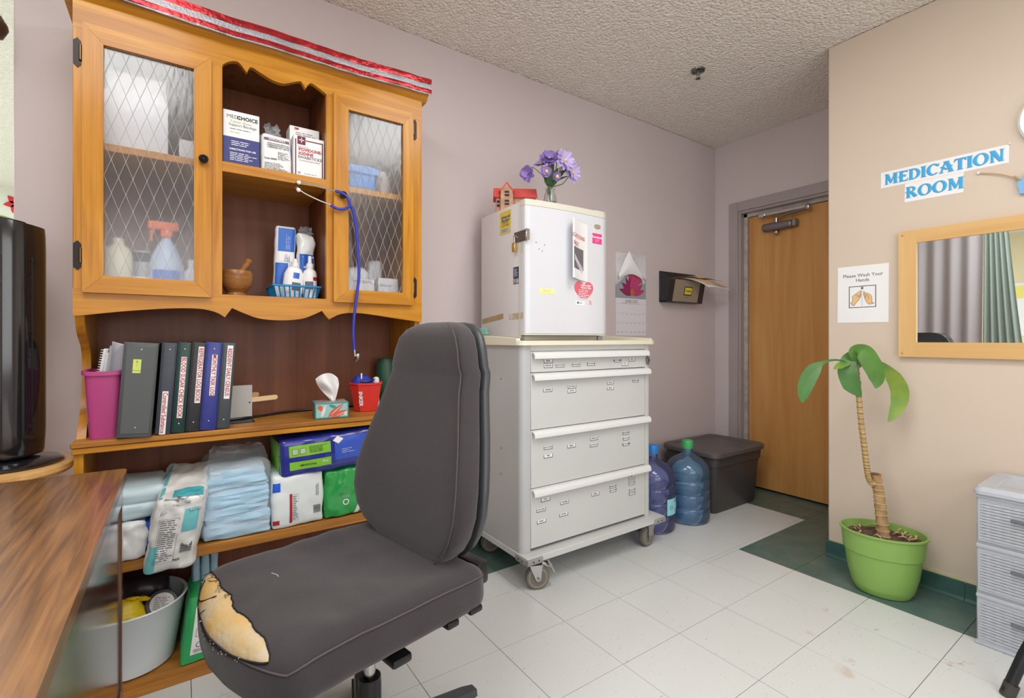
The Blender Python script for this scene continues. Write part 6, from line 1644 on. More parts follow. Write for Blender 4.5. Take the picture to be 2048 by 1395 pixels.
M('holder_black', (44, 42, 48), rough=0.35)
t = thing('file_holder', 'black wall file pocket with a clear front panel', 'file holder', (3.0, 2.2, 1.372))
MB().rbox(2.80, 3.21, 2.222, 2.231, 1.372, 1.592, 0.002).build('back_plate', 'holder_black', t, world=True)
for x0, x1 in ((2.802, 2.806), (3.204, 3.208)):
    MB().prism([(2.230, 1.372), (2.165, 1.372), (2.135, 1.53), (2.230, 1.592)], 'yz', x0, x1).build('cheek', 'holder_black', t, world=True, smooth=False)
MB().box(2.802, 3.208, 2.163, 2.230, 1.372, 1.377).build('floor', 'holder_black', t, world=True, smooth=False)
for x0, x1 in ((2.803, 2.86), (3.15, 3.207)):
    MB().prism([(2.166, 1.374), (2.136, 1.53), (2.139, 1.532), (2.169, 1.376)], 'yz', x0, x1).build('front_strip', 'holder_black', t, world=True, smooth=False)
MB().prism([(2.166, 1.374), (2.136, 1.53), (2.138, 1.53), (2.168, 1.376)], 'yz', 2.86, 3.15).build('front_panel', M('smoke_panel', (150, 138, 122), rough=0.15), t, world=True, smooth=False)
def tilt(mb, x, z, lift=0.0012):
    # plane of the front panel
    k = (z - 1.374) / 0.156
    up = Vector((0, -0.030, 0.156)).normalized(); n = Vector((1, 0, 0)).cross(up)
    o = Vector((x, 2.166 - 0.030 * k, z)) + n * lift
    return mb.map(lambda p: o + Vector((1, 0, 0)) * p.x + up * p.y + n * p.z)
tilt(rect(0.088, 0.062, 0.0006), 3.02, 1.455).build('card_frame', 'holder_black', t, world=True, smooth=False)
tilt(rect(0.076, 0.048, 0.0006), 3.02, 1.455, 0.002).build('yellow_card', 'sticker_yellow', t, world=True, smooth=False)
tilt(text_mb('Orders', 0.022, 0.0004), 3.02, 1.455, 0.0032).build('lettering', 'ink_black', t, world=True, smooth=False)
tilt(text_mb('deflecto', 0.011), 3.02, 1.410, 0.0014).build('emblem', 'ink_grey', t, world=True, smooth=False)
t = thing('paper_folders', 'manila folder and white sheets sticking out of the wall pocket', 'folders', (3.05, 2.19, 1.44))
def sheet_fn(x0, w, L, drop, z0, lift):
    def fn(u, v):
        x = x0 + w * u + 0.20 * v; y = 2.195 - 0.16 * v * L
        return Vector((x, y, z0 + 0.03 * math.sin(v * 1.8) - drop * v * v + lift + 0.006 * math.sin(u * 5)))
    mb = MB().grid(fn, 8, 8); mb.add([(p[0], p[1], p[2] - 0.001) for p in mb.v], [tuple(reversed(f)) for f in mb.f]); return mb
M('manila', (220, 190, 148), rough=0.6)
sheet_fn(2.86, 0.28, 0.75, 0.025, 1.535, 0.004).build('folder', 'manila', t, world=True)
sheet_fn(2.87, 0.27, 1.1, 0.085, 1.532, 0.0).build('sheet', 'paper', t, world=True)
sheet_fn(2.88, 0.25, 1.0, 0.070, 1.535, 0.002).build('folder', 'manila', t, world=True)

# ================================================================== on the beige wall: signs, mirror, clock
def bw(par, mb, name, mat, y, z, lift, tilt_=0.0):
    c, s = math.cos(tilt_), math.sin(tilt_)
    mb.map(lambda p: Vector((p.x * c - p.y * s, p.x * s + p.y * c, p.z)))
    return place(mb, (XB - lift, y, z), (0, -1, 0), (0, 0, 1)).build(name, mat, par, world=True, smooth=False)
# serif display letters, unit height
def arc(cx, cy, rx, ry, a0, a1, n=14): return [(cx + rx * math.cos(a0 + (a1 - a0) * k / n), cy + ry * math.sin(a0 + (a1 - a0) * k / n)) for k in range(n + 1)]
def band(o, i): return [('strip', o, i)]
SER = 0.07
def stem(x, w, y0=0.0, y1=1.0):
    return [[(x - w / 2, y0 + SER), (x + w / 2, y0 + SER), (x + w / 2, y1 - SER), (x - w / 2, y1 - SER)],
            [(x - w / 2 - 0.10, y0), (x + w / 2 + 0.10, y0), (x + w / 2, y0 + SER), (x - w / 2, y0 + SER)],
            [(x - w / 2, y1 - SER), (x + w / 2, y1 - SER), (x + w / 2 + 0.10, y1), (x - w / 2 - 0.10, y1)]]
LET = {
 'M': (1.10, stem(0.20, 0.11) + stem(0.90, 0.20) + [[(0.10, 1.0), (0.32, 1.0), (0.63, 0.22), (0.53, 0.05)], [(0.53, 0.05), (0.63, 0.22), (0.92, 0.97), (0.80, 0.97)]]),
 'E': (0.80, stem(0.27, 0.20) + [[(0.2, 0.93), (0.72, 1.0), (0.74, 0.80), (0.64, 0.86), (0.3, 0.86)], [(0.06, 0.52), (0.60, 0.62), (0.60, 0.40), (0.50, 0.47), (0.06, 0.44)], [(0.2, 0.0), (0.72, 0.0), (0.80, 0.26), (0.66, 0.10), (0.3, 0.09)]]),
 'D': (0.95, stem(0.24, 0.19) + [('strip', arc(0.36, 0.5, 0.54, 0.5, -PI / 2, PI / 2), arc(0.36, 0.5, 0.34, 0.41, -PI / 2, PI / 2)), [(0.24, 0.91), (0.38, 0.91), (0.38, 1.0), (0.24, 1.0)], [(0.24, 0.0), (0.38, 0.0), (0.38, 0.09), (0.24, 0.09)]]),
 'I': (0.46, stem(0.23, 0.22)),
 'C': (0.92, [('strip', arc(0.48, 0.5, 0.45, 0.52, 0.75, 2 * PI - 0.75), arc(0.50, 0.5, 0.25, 0.42, 0.85, 2 * PI - 0.85)), [(0.70, 0.80), (0.86, 0.98), (0.86, 0.70)]]),
 'A': (1.00, [[(0.40, 1.0), (0.62, 1.0), (0.94, 0.07), (0.70, 0.07)], [(0.40, 1.0), (0.48, 1.0), (0.20, 0.07), (0.10, 0.07)], [(0.0, 0.0), (0.32, 0.0), (0.24, 0.07), (0.06, 0.07)], [(0.60, 0.0), (1.02, 0.0), (0.96, 0.07), (0.66, 0.07)], [(0.08, 0.52), (0.20, 0.60), (0.52, 0.34), (0.80, 0.60), (0.94, 0.52), (0.78, 0.44), (0.52, 0.22), (0.24, 0.44)], [(0.30, 1.0), (0.70, 1.0), (0.62, 0.93), (0.38, 0.93)]]),
 'T': (0.86, stem(0.44, 0.22) + [[(0.02, 0.70), (0.10, 1.0), (0.80, 1.0), (0.86, 0.70), (0.72, 0.88), (0.16, 0.88)]]),
 'O': (1.00, [('strip', arc(0.5, 0.5, 0.48, 0.52, 0, 2 * PI, 28), arc(0.5, 0.5, 0.27, 0.44, 0, 2 * PI, 28))]),
 'N': (1.00, stem(0.22, 0.12) + stem(0.80, 0.10) + [[(0.06, 1.0), (0.36, 1.0), (0.85, 0.0), (0.66, 0.0)]]),
 'R': (0.92, stem(0.26, 0.19) + [('strip', arc(0.40, 0.75, 0.36, 0.25, -PI / 2, PI / 2), arc(0.40, 0.75, 0.20, 0.17, -PI / 2, PI / 2)), [(0.26, 0.92), (0.42, 0.92), (0.42, 1.0), (0.26, 1.0)], [(0.06, 0.50), (0.42, 0.50), (0.42, 0.58), (0.06, 0.56)], [(0.38, 0.50), (0.56, 0.52), (0.92, 0.10), (0.78, 0.0), (0.66, 0.02)]]),
}
def letter(chr_, h):
    w, parts = LET[chr_]; mb = MB()
    for q, p in enumerate(parts):
        lift = q * 0.00004
        if isinstance(p, tuple):
            o, i = p[1], p[2]; n = len(o)
            mb.add([(a * h, b * h, lift) for a, b in o] + [(a * h, b * h, lift) for a, b in i], [(k, k + 1, n + k + 1, n + k) for k in range(n - 1)])
        else: mb.add([(a * h, b * h, lift) for a, b in p], [tuple(range(len(p)))])
    return w * h, mb
M('sign_blue', (60, 166, 222), rough=0.5)
M('sign_shade', (140, 200, 230), rough=0.5)
M('sign_edge', (36, 130, 186), rough=0.5)
def sign(label, word, y0, y1, z0, z1, h, gap, tl, pad=0.0, ex=0.0):
    t = thing('paper_sign', label, 'sign', (XB - 0.001, (y0 + y1) / 2, z0))
    w, hh = y0 - y1, z1 - z0
    bw(t, rect(w, hh, 0.0004), 'sheet', 'paper', (y0 + y1) / 2, (z0 + z1) / 2, 0.0006 + ex, tl)
    tot = sum(LET[c][0] * h + gap for c in word) - gap
    x = -tot / 2 + pad
    cy, cz = (y0 + y1) / 2, (z0 + z1) / 2 - h / 2
    for c in word:
        lw, mb = letter(c, h)
        x0 = x
        _, m2 = letter(c, h)
        _, m3 = letter(c, h)
        bw(t, m3.map(lambda p: p + Vector((x0 - 0.0016, -h / 2 - 0.0008, 0))), 'letter_shade', 'sign_edge', cy, (z0 + z1) / 2, 0.0016 + ex, tl)
        bw(t, m2.map(lambda p: p + Vector((x0 + 0.0030, -h / 2 + 0.0004, 0))), 'letter_shade', 'sign_shade', cy, (z0 + z1) / 2, 0.0012 + ex, tl)
        bw(t, mb.map(lambda p: p + Vector((x0, -h / 2, 0))), 'letter', 'sign_blue', cy, (z0 + z1) / 2, 0.0021 + ex, tl)
        x += lw + gap
    return t
sg = sign('long white paper sign lettered MEDICATION in blue', 'MEDICATION', 0.901, 0.469, 1.824, 1.898, 0.049, -0.0012, -0.012, 0.001)
MB().ball((XB - 0.004, 0.468, 1.897), 0.0042, 8, 6).build('push_pin', 'plastic_white', sg, world=True)
sign('short white paper sign lettered ROOM in blue', 'ROOM', 0.809, 0.606, 1.738, 1.8235, 0.050, 0.001, -0.012, 0.001, 0.0)
# hand-washing notice
t = thing('paper_notice', 'white Please Wash Your Hands notice with a hand drawing', 'notice', (XB - 0.001, 0.977, 1.19))
bw(t, rect(0.214, 0.279, 0.0008), 'sheet', 'paper', 0.977, 1.331, 0.0008, -0.006)
bw(t, text_mb('Please Wash Your\nHands', 0.0225, 0.0003, line=1.05), 'lettering', 'ink_grey', 0.976, 1.411, 0.0018)
bw(t, frame_lines(0.114, 0.106, 0.0028), 'picture_frame', 'ink_black', 0.977, 1.318, 0.002)
hand = [(-0.050, -0.030), (-0.040, -0.020), (-0.041, 0.004), (-0.030, 0.012), (-0.018, 0.022), (-0.006, 0.030), (-0.003, 0.027), (-0.005, 0.016), (-0.003, 0.010), (-0.006, 0.002), (-0.012, -0.012), (-0.024, -0.026), (-0.036, -0.044)]
hand2 = [(0.050, -0.034), (0.040, -0.030), (0.041, -0.010), (0.036, 0.006), (0.024, 0.014), (0.010, 0.020), (0.007, 0.026), (0.006, 0.014), (0.008, 0.004), (0.012, -0.012), (0.020, -0.030), (0.030, -0.038), (0.042, -0.036)]
bw(t, flat(hand, 0.0003), 'drawn_hand', M('skin_print', (232, 190, 136), rough=0.6), 0.977, 1.318, 0.002)
bw(t, flat(hand2, 0.0003), 'drawn_hand', 'skin_print', 0.977, 1.318, 0.002)
ln = MB()
def stroke(mb, pts, w=0.0007):
    for a, b in zip(pts, pts[1:]):
        d = Vector((b[0] - a[0], b[1] - a[1], 0)); n_ = Vector((-d.y, d.x, 0)).normalized() * w
        A = Vector((a[0], a[1], 0)); B = Vector((b[0], b[1], 0)); mb.add([A - n_, B - n_, B + n_, A + n_], [(0, 1, 2, 3)])
for hh in (hand, hand2): stroke(ln, hh + [hh[0]])
stroke(ln, [(-0.030, 0.012), (-0.022, 0.010), (-0.016, 0.002), (-0.022, -0.002)]); stroke(ln, [(-0.016, 0.002), (-0.006, 0.014)]); stroke(ln, [(-0.014, -0.004), (-0.005, 0.006)])
stroke(ln, [(0.008, 0.014), (0.022, 0.006), (0.028, -0.006), (0.024, -0.018)]); stroke(ln, [(0.008, 0.006), (0.018, 0.000)]); stroke(ln, [(0.010, -0.002), (0.017, -0.006)])
bw(t, ln, 'drawn_lines', M('ink_brown', (96, 74, 60), rough=0.6), 0.977, 1.318, 0.0028)
bw(t, MB().box(-0.003, 0.003, -0.045, 0.030, 0, 0.0003), 'drawn_water', M('pale_water', (214, 220, 228), rough=0.6), 0.977, 1.318, 0.0022)
bw(t, MB().box(-0.0045, 0.0045, 0.036, 0.048, 0, 0.0003), 'drawn_tap', 'ink_grey', 0.977, 1.318, 0.0026)
# mirror
wood('maple', (222, 184, 128), (204, 160, 102), 'y', rough=0.35, gscale=0.5, fine=0.6)
wood('maple_v', (222, 184, 128), (204, 160, 102), 'z', rough=0.35, gscale=0.5, fine=0.6)
MY0, MY1, MZ0, MZ1, FWD = 0.826, -0.10, 1.030, 1.602, 0.066
t = thing('wall_mirror', 'rectangular mirror in a blond maple frame on the beige wall', 'mirror', (XB - 0.012, (MY0 + MY1) / 2, MZ0))
def frame_piece(poly, mat, name): return MB().prism(poly, 'yz', XB - 0.024, XB).build(name, mat, t, world=True, smooth=False)
frame_piece([(MY0, MZ0), (MY0, MZ1), (MY0 - FWD, MZ1), (MY0 - FWD, MZ0)], 'maple_v', 'stile')
frame_piece([(MY1, MZ0), (MY1, MZ1), (MY1 + FWD, MZ1), (MY1 + FWD, MZ0)], 'maple_v', 'stile')
frame_piece([(MY0 - FWD, MZ0), (MY0 - FWD, MZ0 + FWD), (MY1 + FWD, MZ0 + FWD), (MY1 + FWD, MZ0)], 'maple', 'rail')
frame_piece([(MY0 - FWD, MZ1), (MY0 - FWD, MZ1 - FWD + 0.008), (MY1 + FWD, MZ1 - FWD + 0.008), (MY1 + FWD, MZ1)], 'maple', 'rail')
MB().box(XB - 0.0165, XB - 0.010, MY1 + FWD - 0.004, MY0 - FWD + 0.004, MZ0 + FWD - 0.004, MZ1 - FWD + 0.012).build('mirror_glass', M('mirror', (238, 240, 240), rough=0.01, metal=1.0), t, world=True, smooth=False)
MB().ball((XB - 0.0245, MY0 - 0.016, MZ1 - 0.018), 0.004, 8, 6).ball((XB - 0.0245, MY0 - 0.016, MZ0 + 0.018), 0.004, 8, 6).build('screws', 'steel', t, world=True)
# clock and hanging plaque at the edge of the view
t = thing('wall_clock', 'round white wall clock above the hanging plaque', 'clock', (XB - 0.01, 0.325, 1.86))
MB().lathe([(0.118, 0.0), (0.118, 0.018), (0.110, 0.026), (0.098, 0.024), (0.094, 0.016), (0.001, 0.016)], seg=48).map(lambda p: Vector((XB - p.z, 0.325 - p.x, 1.965 + p.y))).build('case', 'plastic_white', t, world=True)
for k in range(12):
    a = 2 * PI * k / 12
    bw(t, text_mb(str(12 if k == 0 else k), 0.024, 0.0008), 'numeral', 'ink_black', 0.325 - 0.072 * math.sin(a), 1.965 + 0.072 * math.cos(a), 0.0175)
for a, L in ((0.6, 0.045), (2.4, 0.062)):
    c, s = math.cos(a), math.sin(a)
    bw(t, MB().box(-0.002, 0.002, -0.01, L, 0, 0.001).map(lambda p: Vector((p.x * c + p.y * s, -p.x * s + p.y * c, p.z))), 'hand', 'ink_black', 0.325, 1.965, 0.019)
t = thing('hanging_plaque', 'light blue plaque hung from a nail by twine', 'plaque', (XB - 0.01, 0.40, 1.70))
pts = spline2([(-0.052, 0.0), (-0.046, 0.022), (-0.025, 0.036), (0.02, 0.040), (0.10, 0.040), (0.12, 0.0), (0.10, -0.04), (0.0, -0.040), (-0.044, -0.036), (-0.046, -0.020)], 5, True)
bw(t, flat(pts, 0.010), 'board', M('plaque_blue', (122, 178, 226), rough=0.5), 0.392, 1.722, 0.006)
bw(t, text_mb('AHOY', 0.038, 0.001), 'lettering', 'ink_white', 0.345, 1.72, 0.0175)
M('twine', (190, 162, 124), rough=0.8)
MB().tube(spline([(XB - 0.008, 0.557, 1.802), (XB - 0.010, 0.50, 1.782), (XB - 0.012, 0.448, 1.752)], 6), 0.0022, 6).tube(spline([(XB - 0.012, 0.452, 1.757), (XB - 0.020, 0.442, 1.748), (XB - 0.012, 0.432, 1.738)], 4), 0.005, 6).build('twine', 'twine', t, world=True)
MB().ball((XB - 0.006, 0.559, 1.803), 0.006, 8, 6).build('nail', 'paper', t, world=True)

# ================================================================== corner: tote and water bottles
M('tote_grey', (70, 66, 66), rough=0.4, spec=0.4)
M('tote_lid', (88, 84, 84), rough=0.4)
t = thing('storage_tote', 'dark grey lidded storage tote in the corner by the door', 'tote', (3.03, 1.955, 0), 0.0)
def rr(w, d, r_, z, n=5):
    return [(x, y, z) for x, y in rounded_plan(-w / 2, w / 2, -d / 2, d / 2, r_, r_, n)]
def loft(rings, cap=True):
    n = len(rings[0]); vs = [p for q in rings for p in q]; fs = []
    for i in range(len(rings) - 1):
        for k in range(n): fs.append((i * n + k, i * n + (k + 1) % n, (i + 1) * n + (k + 1) % n, (i + 1) * n + k))
    fs.append(tuple(range(n - 1, -1, -1)))
    if cap: fs.append(tuple((len(rings) - 1) * n + k for k in range(n)))
    return MB().add(vs, fs)
loft([rr(0.475, 0.315, 0.03, 0.0), rr(0.49, 0.33, 0.035, 0.01), rr(0.535, 0.372, 0.04, 0.30), rr(0.55, 0.387, 0.04, 0.302), rr(0.56, 0.396, 0.045, 0.365)]).build('body', 'tote_grey', t)
loft([rr(0.585, 0.42, 0.055, 0.362), rr(0.595, 0.43, 0.06, 0.368), rr(0.595, 0.43, 0.06, 0.388), rr(0.580, 0.415, 0.055, 0.397), rr(0.50, 0.34, 0.05, 0.397), rr(0.488, 0.328, 0.05, 0.390)]).build('lid', 'tote_lid', t)
def water_bottle(label, x, y, tint, cap_mat, level):
    t = thing('water_bottle', label, 'water bottle', (x, y, 0.0005), group='large water bottles beside the cart')
    P = [(0.100, 0.0), (0.122, 0.006), (0.130, 0.025), (0.131, 0.085), (0.126, 0.095), (0.131, 0.105), (0.131, 0.165), (0.126, 0.175), (0.131, 0.185), (0.131, 0.245), (0.126, 0.255), (0.131, 0.265), (0.130, 0.310), (0.118, 0.345), (0.085, 0.378), (0.045, 0.398), (0.031, 0.410), (0.029, 0.452)]
    inner = [(r_ - 0.0022, z + (0.002 if k == 0 else 0)) for k, (r_, z) in enumerate(P)][::-1]
    MB().lathe(P + inner, seg=40, capb=True, capt=True).build('shell', tint, t)
    w = [(r_ - 0.0028, max(z, 0.003)) for r_, z in P if z < level] + [(0.127, level)]
    if level > 0.01: MB().lathe(w, seg=40).build('water', 'water_blue', t)
    MB().lathe([(0.033, 0.437), (0.034, 0.452), (0.034, 0.480), (0.030, 0.486), (0.004, 0.487)], seg=24).build('cap', cap_mat, t)
    return t
def tint_mat(name, col, dens):
    m = bpy.data.materials.new(name); m.use_nodes = True; nt = m.node_tree; L = nt.links
    nt.nodes.remove(nt.nodes['Principled BSDF']); out = nt.nodes['Material Output']
    tr = nt.nodes.new('ShaderNodeBsdfTransparent'); tr.inputs[0].default_value = rgb(col)
    df = nt.nodes.new('ShaderNodeBsdfDiffuse'); df.inputs[0].default_value = rgb(dens)
    gl = nt.nodes.new('ShaderNodeBsdfGlossy'); gl.inputs['Roughness'].default_value = 0.05
    fr = nt.nodes.new('ShaderNodeFresnel'); fr.inputs[0].default_value = 1.45
    a = nt.nodes.new('ShaderNodeMixShader'); a.inputs[0].default_value = 0.14; L.new(tr.outputs[0], a.inputs[1]); L.new(df.outputs[0], a.inputs[2])
    b = nt.nodes.new('ShaderNodeMixShader'); L.new(fr.outputs[0], b.inputs[0]); L.new(a.outputs[0], b.inputs[1]); L.new(gl.outputs[0], b.inputs[2])
    L.new(b.outputs[0], out.inputs['Surface']); MATS[name] = m
tint_mat('bottle_violet', (236, 238, 252), (150, 162, 232))
tint_mat('bottle_blue', (238, 246, 253), (150, 200, 240))
tint_mat('water_blue', (190, 220, 250), (90, 150, 230))
t = water_bottle('violet blue water bottle with a blue cap next to the cart', 2.306, 1.885, 'bottle_violet', M('cap_blue', (46, 132, 214), rough=0.35), 0.0)
MB().rbox(0.01, 0.052, -0.008, 0.008, 0.466, 0.482, 0.002).build('cap_tab', 'cap_blue', t)
lab = MB().grid(lambda u, v: Vector((0.1325 * math.cos(-1.80 + 0.95 * u), 0.1325 * math.sin(-1.80 + 0.95 * u), 0.108 + 0.092 * v)), 12, 2).build('label', M('label_aqua', (146, 214, 226), rough=0.5), t)
for a, z, r_ in ((-1.57, 0.150, 0.010), (-1.17, 0.186, 0.012), (-1.13, 0.123, 0.012)):
    MB().tube([(0.1332 * math.cos(a + r_ * math.cos(q) / 0.1332), 0.1332 * math.sin(a + r_ * math.cos(q) / 0.1332), z + r_ * math.sin(q)) for q in [2 * PI * k / 16 for k in range(16)]], 0.001, 4, closed=True).build('ring_print', 'ink_black', lab)
water_bottle('clear blue water bottle with a green cap beside the tote', 2.592, 1.850, 'bottle_blue', M('cap_green', (64, 170, 98), rough=0.35), 0.145)

# ================================================================== potted dracaena
M('pot_green', (134, 172, 88), rough=0.35)
M('soil', (74, 56, 46), rough=0.95, col2=(110, 88, 72), vscale=60, bump=0.8, bscale=80)
M('trunk', (186, 154, 112), rough=0.75, col2=(150, 118, 80), vscale=25, bump=0.3, bscale=60)
M('cane', (196, 170, 116), rough=0.7, col2=(150, 122, 78), vscale=50, stretch=(1, 1, 6))
M('leaf_green', (92, 138, 60), rough=0.38, var=0.3, vscale=12)
M('leaf_deep', (74, 120, 58), rough=0.38, var=0.25, vscale=12)
M('leaf_yellow', (136, 156, 56), rough=0.4, col2=(90, 134, 54), vscale=9)
M('dead_leaf', (196, 166, 128), rough=0.8)
PA = -1.27
t = thing('potted_plant', 'cane plant with drooping leaves in a lime green oval pot', 'potted plant', (2.548, 0.828, 0), 0)
def oval(a, b, z, n=40):
    out = []
    for k in range(n):
        w = 2 * PI * k / n; x, y = a * math.cos(w), b * math.sin(w)
        out.append((x * math.cos(PA) - y * math.sin(PA), x * math.sin(PA) + y * math.cos(PA), z))
    return out
loft([oval(0.080, 0.060, 0.0), oval(0.098, 0.075, 0.004), oval(0.112, 0.088, 0.030), oval(0.113, 0.089, 0.034), oval(0.128, 0.104, 0.095), oval(0.138, 0.112, 0.175), oval(0.144, 0.117, 0.180), oval(0.152, 0.124, 0.262), oval(0.158, 0.130, 0.266), oval(0.158, 0.130, 0.272), oval(0.150, 0.122, 0.273), oval(0.146, 0.118, 0.24), oval(0.142, 0.114, 0.225)], False).build('pot', 'pot_green', t)
mb = MB(); n = 26
def fn(u, v):
    r_ = v; w = 2 * PI * u; x, y = 0.147 * r_ * math.cos(w), 0.119 * r_ * math.sin(w)
    p = Vector((x * math.cos(PA) - y * math.sin(PA), x * math.sin(PA) + y * math.cos(PA), 0.240))
    p.z += 0.010 * noise.noise((p.x * 30, p.y * 30, 1)) + 0.006 * noise.noise((p.x * 90, p.y * 90, 4)) + 0.006 * (1 - r_)
    return p
MB().grid(fn, 40, 12).build('soil', 'soil', t)
rnd = random.Random(12)
for k in range(22):
    w = rnd.uniform(0, 2 * PI); r_ = rnd.uniform(0.35, 0.9); x, y = 0.147 * r_ * math.cos(w), 0.119 * r_ * math.sin(w)
    p = Vector((x * math.cos(PA) - y * math.sin(PA), x * math.sin(PA) + y * math.cos(PA), 0.252)); a = rnd.uniform(0, 2 * PI); L = rnd.uniform(0.02, 0.055)
    d = Vector((math.cos(a), math.sin(a), 0)) * L
    leaf_mesh([p - d * 0.5, p + Vector((0, 0, rnd.uniform(.004, .012))), p + d * 0.5], [0.002, rnd.uniform(.006, .012), 0.002], fold=0.4).build('dry_leaf', 'dead_leaf', t)
O = Vector((2.548, 0.828, 0))
tk = [(2.545, 0.822, 0.235), (2.537, 0.828, 0.33), (2.528, 0.834, 0.43), (2.516, 0.842, 0.52)]
tr_ = MB().tube(spline(tk, 8), [0.0235 + 0.0015 * math.sin(k * 2.2) - 0.0002 * k for k in range(25)], 16).build('trunk', 'trunk', t, world=True)
MB().lathe([(0.0195, 0.0), (0.0195, 0.0012), (0.012, 0.0015)], seg=16).map(lambda p: p + Vector((2.516, 0.842, 0.5205))).build('cut_top', M('cut_wood', (116, 82, 62), rough=0.8), tr_, world=True)
ring = MB()
for k in range(9):
    q = spline(tk, 8)[2 + k * 2 + (k // 3)]; ring.tube([q + Vector((0.0245 * math.cos(a), 0.0245 * math.sin(a), 0.002 * math.sin(a + k))) for a in [2 * PI * i / 16 for i in range(16)]], 0.0011, 4, closed=True)
ring.build('trunk_rings', M('ring_pale', (214, 188, 150), rough=0.8), tr_, world=True)
ck = spline([(2.522, 0.838, 0.482), (2.500, 0.852, 0.480), (2.490, 0.860, 0.505), (2.482, 0.865, 0.56), (2.474, 0.871, 0.64), (2.463, 0.878, 0.74), (2.454, 0.884, 0.86), (2.448, 0.888, 0.96), (2.447, 0.889, 1.0)], 10)
cn = MB().tube(ck, [0.0115 + (0.0012 if k % 2 else 0) - 0.00004 * k for k in range(len(ck))], 12).build('cane', 'cane', t, world=True)
nd = MB()
for k in range(14, len(ck) - 10, 2):
    nd.tube([ck[k] + Vector((0.0122 * math.cos(a), 0.0122 * math.sin(a), 0)) for a in [2 * PI * i / 12 for i in range(12)]], 0.0008, 4, closed=True)
nd.build('leaf_scars', M('scar_brown', (110, 84, 56), rough=0.8), cn, world=True)
C = Vector((2.447, 0.889, 1.0))
def lf(path, widths, mat, up=(0, 0, 1), fold=0.2): leaf_mesh(path, widths, up, fold, 0.0007).build('leaf', mat, t, world=True)
cr = Vector((0.8236, -0.567, 0)); cf = Vector((-0.94, -0.3415, 0))     # sideways and towards the room
def at(r_, f, z): return C + cr * r_ + cf * f + Vector((0, 0, z))
lf([at(0, 0, -0.02), at(-0.07, 0.02, 0.018), at(-0.14, 0.03, 0.012), at(-0.188, 0.03, -0.025), at(-0.222, 0.03, -0.09), at(-0.236, 0.03, -0.165)], [0.006, 0.006, 0.007, 0.009, 0.016, 0.05, 0.062, 0.062, 0.046, 0.003], 'leaf_deep', cf, 0.15)
lf([at(0, 0, -0.01), at(-0.012, 0.035, 0.055), at(0.03, 0.075, 0.055), at(0.066, 0.085, 0.0), at(0.086, 0.085, -0.06), at(0.080, 0.08, -0.098)], [0.012, 0.04, 0.066, 0.07, 0.052, 0.004], 'leaf_green', cf, 0.2)
lf([at(0, 0, -0.01), at(-0.03, -0.01, 0.03), at(-0.04, 0.01, -0.03), at(-0.02, 0.02, -0.09), at(0.018, 0.02, -0.138)], [0.014, 0.05, 0.074, 0.07, 0.006], 'leaf_deep', cf, 0.15)
lf([at(0, 0, -0.02), at(0.06, -0.02, 0.016), at(0.11, -0.03, -0.002), at(0.160, -0.03, -0.055), at(0.190, -0.03, -0.12), at(0.180, -0.03, -0.19), at(0.138, -0.02, -0.255)], [0.008, 0.009, 0.012, 0.03, 0.058, 0.066, 0.064, 0.048, 0.003], 'leaf_yellow', cf, 0.15)
lf([at(0, 0, -0.01), at(-0.015, 0.0, 0.045), at(-0.022, 0.0, 0.068)], [0.012, 0.022, 0.003], 'leaf_green', cf, 0.3)
lf([at(-0.03, 0.015, 0.004), at(-0.075, 0.03, -0.004), at(-0.10, 0.035, -0.018)], [0.008, 0.030, 0.004], 'leaf_yellow', cf, 0.2)
lf([at(0, 0, -0.02), at(0.02, -0.02, 0.055), at(0.045, -0.015, 0.05), at(0.05, 0, 0.0)], [0.012, 0.05, 0.05, 0.004], 'leaf_deep', cf, 0.2)

# ================================================================== woven plastic drawer tower
M('tower_grey', (180, 185, 194), rough=0.4)
M('tower_handle', (112, 116, 122), rough=0.4)
TX0, TX1, TY0, TY1 = 2.405, 2.735, 0.497, 0.195
t = thing('drawer_tower', 'light grey woven plastic drawer tower by the wall', 'drawer tower', (2.57, 0.345, 0))
MB().rbox(TX0 + 0.012, TX1, TY1, TY0, 0.0, 0.555, 0.004).build('frame', 'tower_grey', t, world=True)
loft([[(x + 2.568, y + 0.346, z) for x, y, z in rr(0.345, 0.315, 0.02, 0.548)], [(x + 2.568, y + 0.346, z) for x, y, z in rr(0.345, 0.315, 0.02, 0.560)], [(x + 2.57, y + 0.346, z) for x, y, z in rr(0.325, 0.298, 0.02, 0.574)], [(x + 2.57, y + 0.346, z) for x, y, z in rr(0.25, 0.22, 0.015, 0.574)], [(x + 2.57, y + 0.346, z) for x, y, z in rr(0.242, 0.212, 0.015, 0.570)]]).build('lid', 'tower_grey', t, world=True)
def woven(z0, z1, d):
    mb = MB(); rows = 13; cols = 11; dh = (z1 - z0 - 0.03) / rows; dw = (TY0 - TY1 - 0.024) / cols
    for r_ in range(rows):
        for c_ in range(cols):
            y = TY0 - 0.012 - (c_ + 0.5) * dw; z = z0 + 0.012 + (r_ + 0.5) * dh
            b_ = 0.0035 if (r_ + c_) % 2 else 0.0022
            mb.add([(TX0 + 0.006 - 0.0022, y + dw * 0.5, z - dh * 0.40), (TX0 + 0.006 - 0.0022, y + dw * 0.5, z + dh * 0.40), (TX0 + 0.006 - b_ * 1.3, y, z + dh * 0.30), (TX0 + 0.006 - b_ * 1.3, y, z - dh * 0.30), (TX0 + 0.006 - 0.0022, y - dw * 0.5, z + dh * 0.40), (TX0 + 0.006 - 0.0022, y - dw * 0.5, z - dh * 0.40)], [(0, 1, 2, 3), (3, 2, 4, 5)])
    o = mb.build('woven_relief', 'tower_grey', d, world=True, smooth=False); o['kind'] = 'stuff'
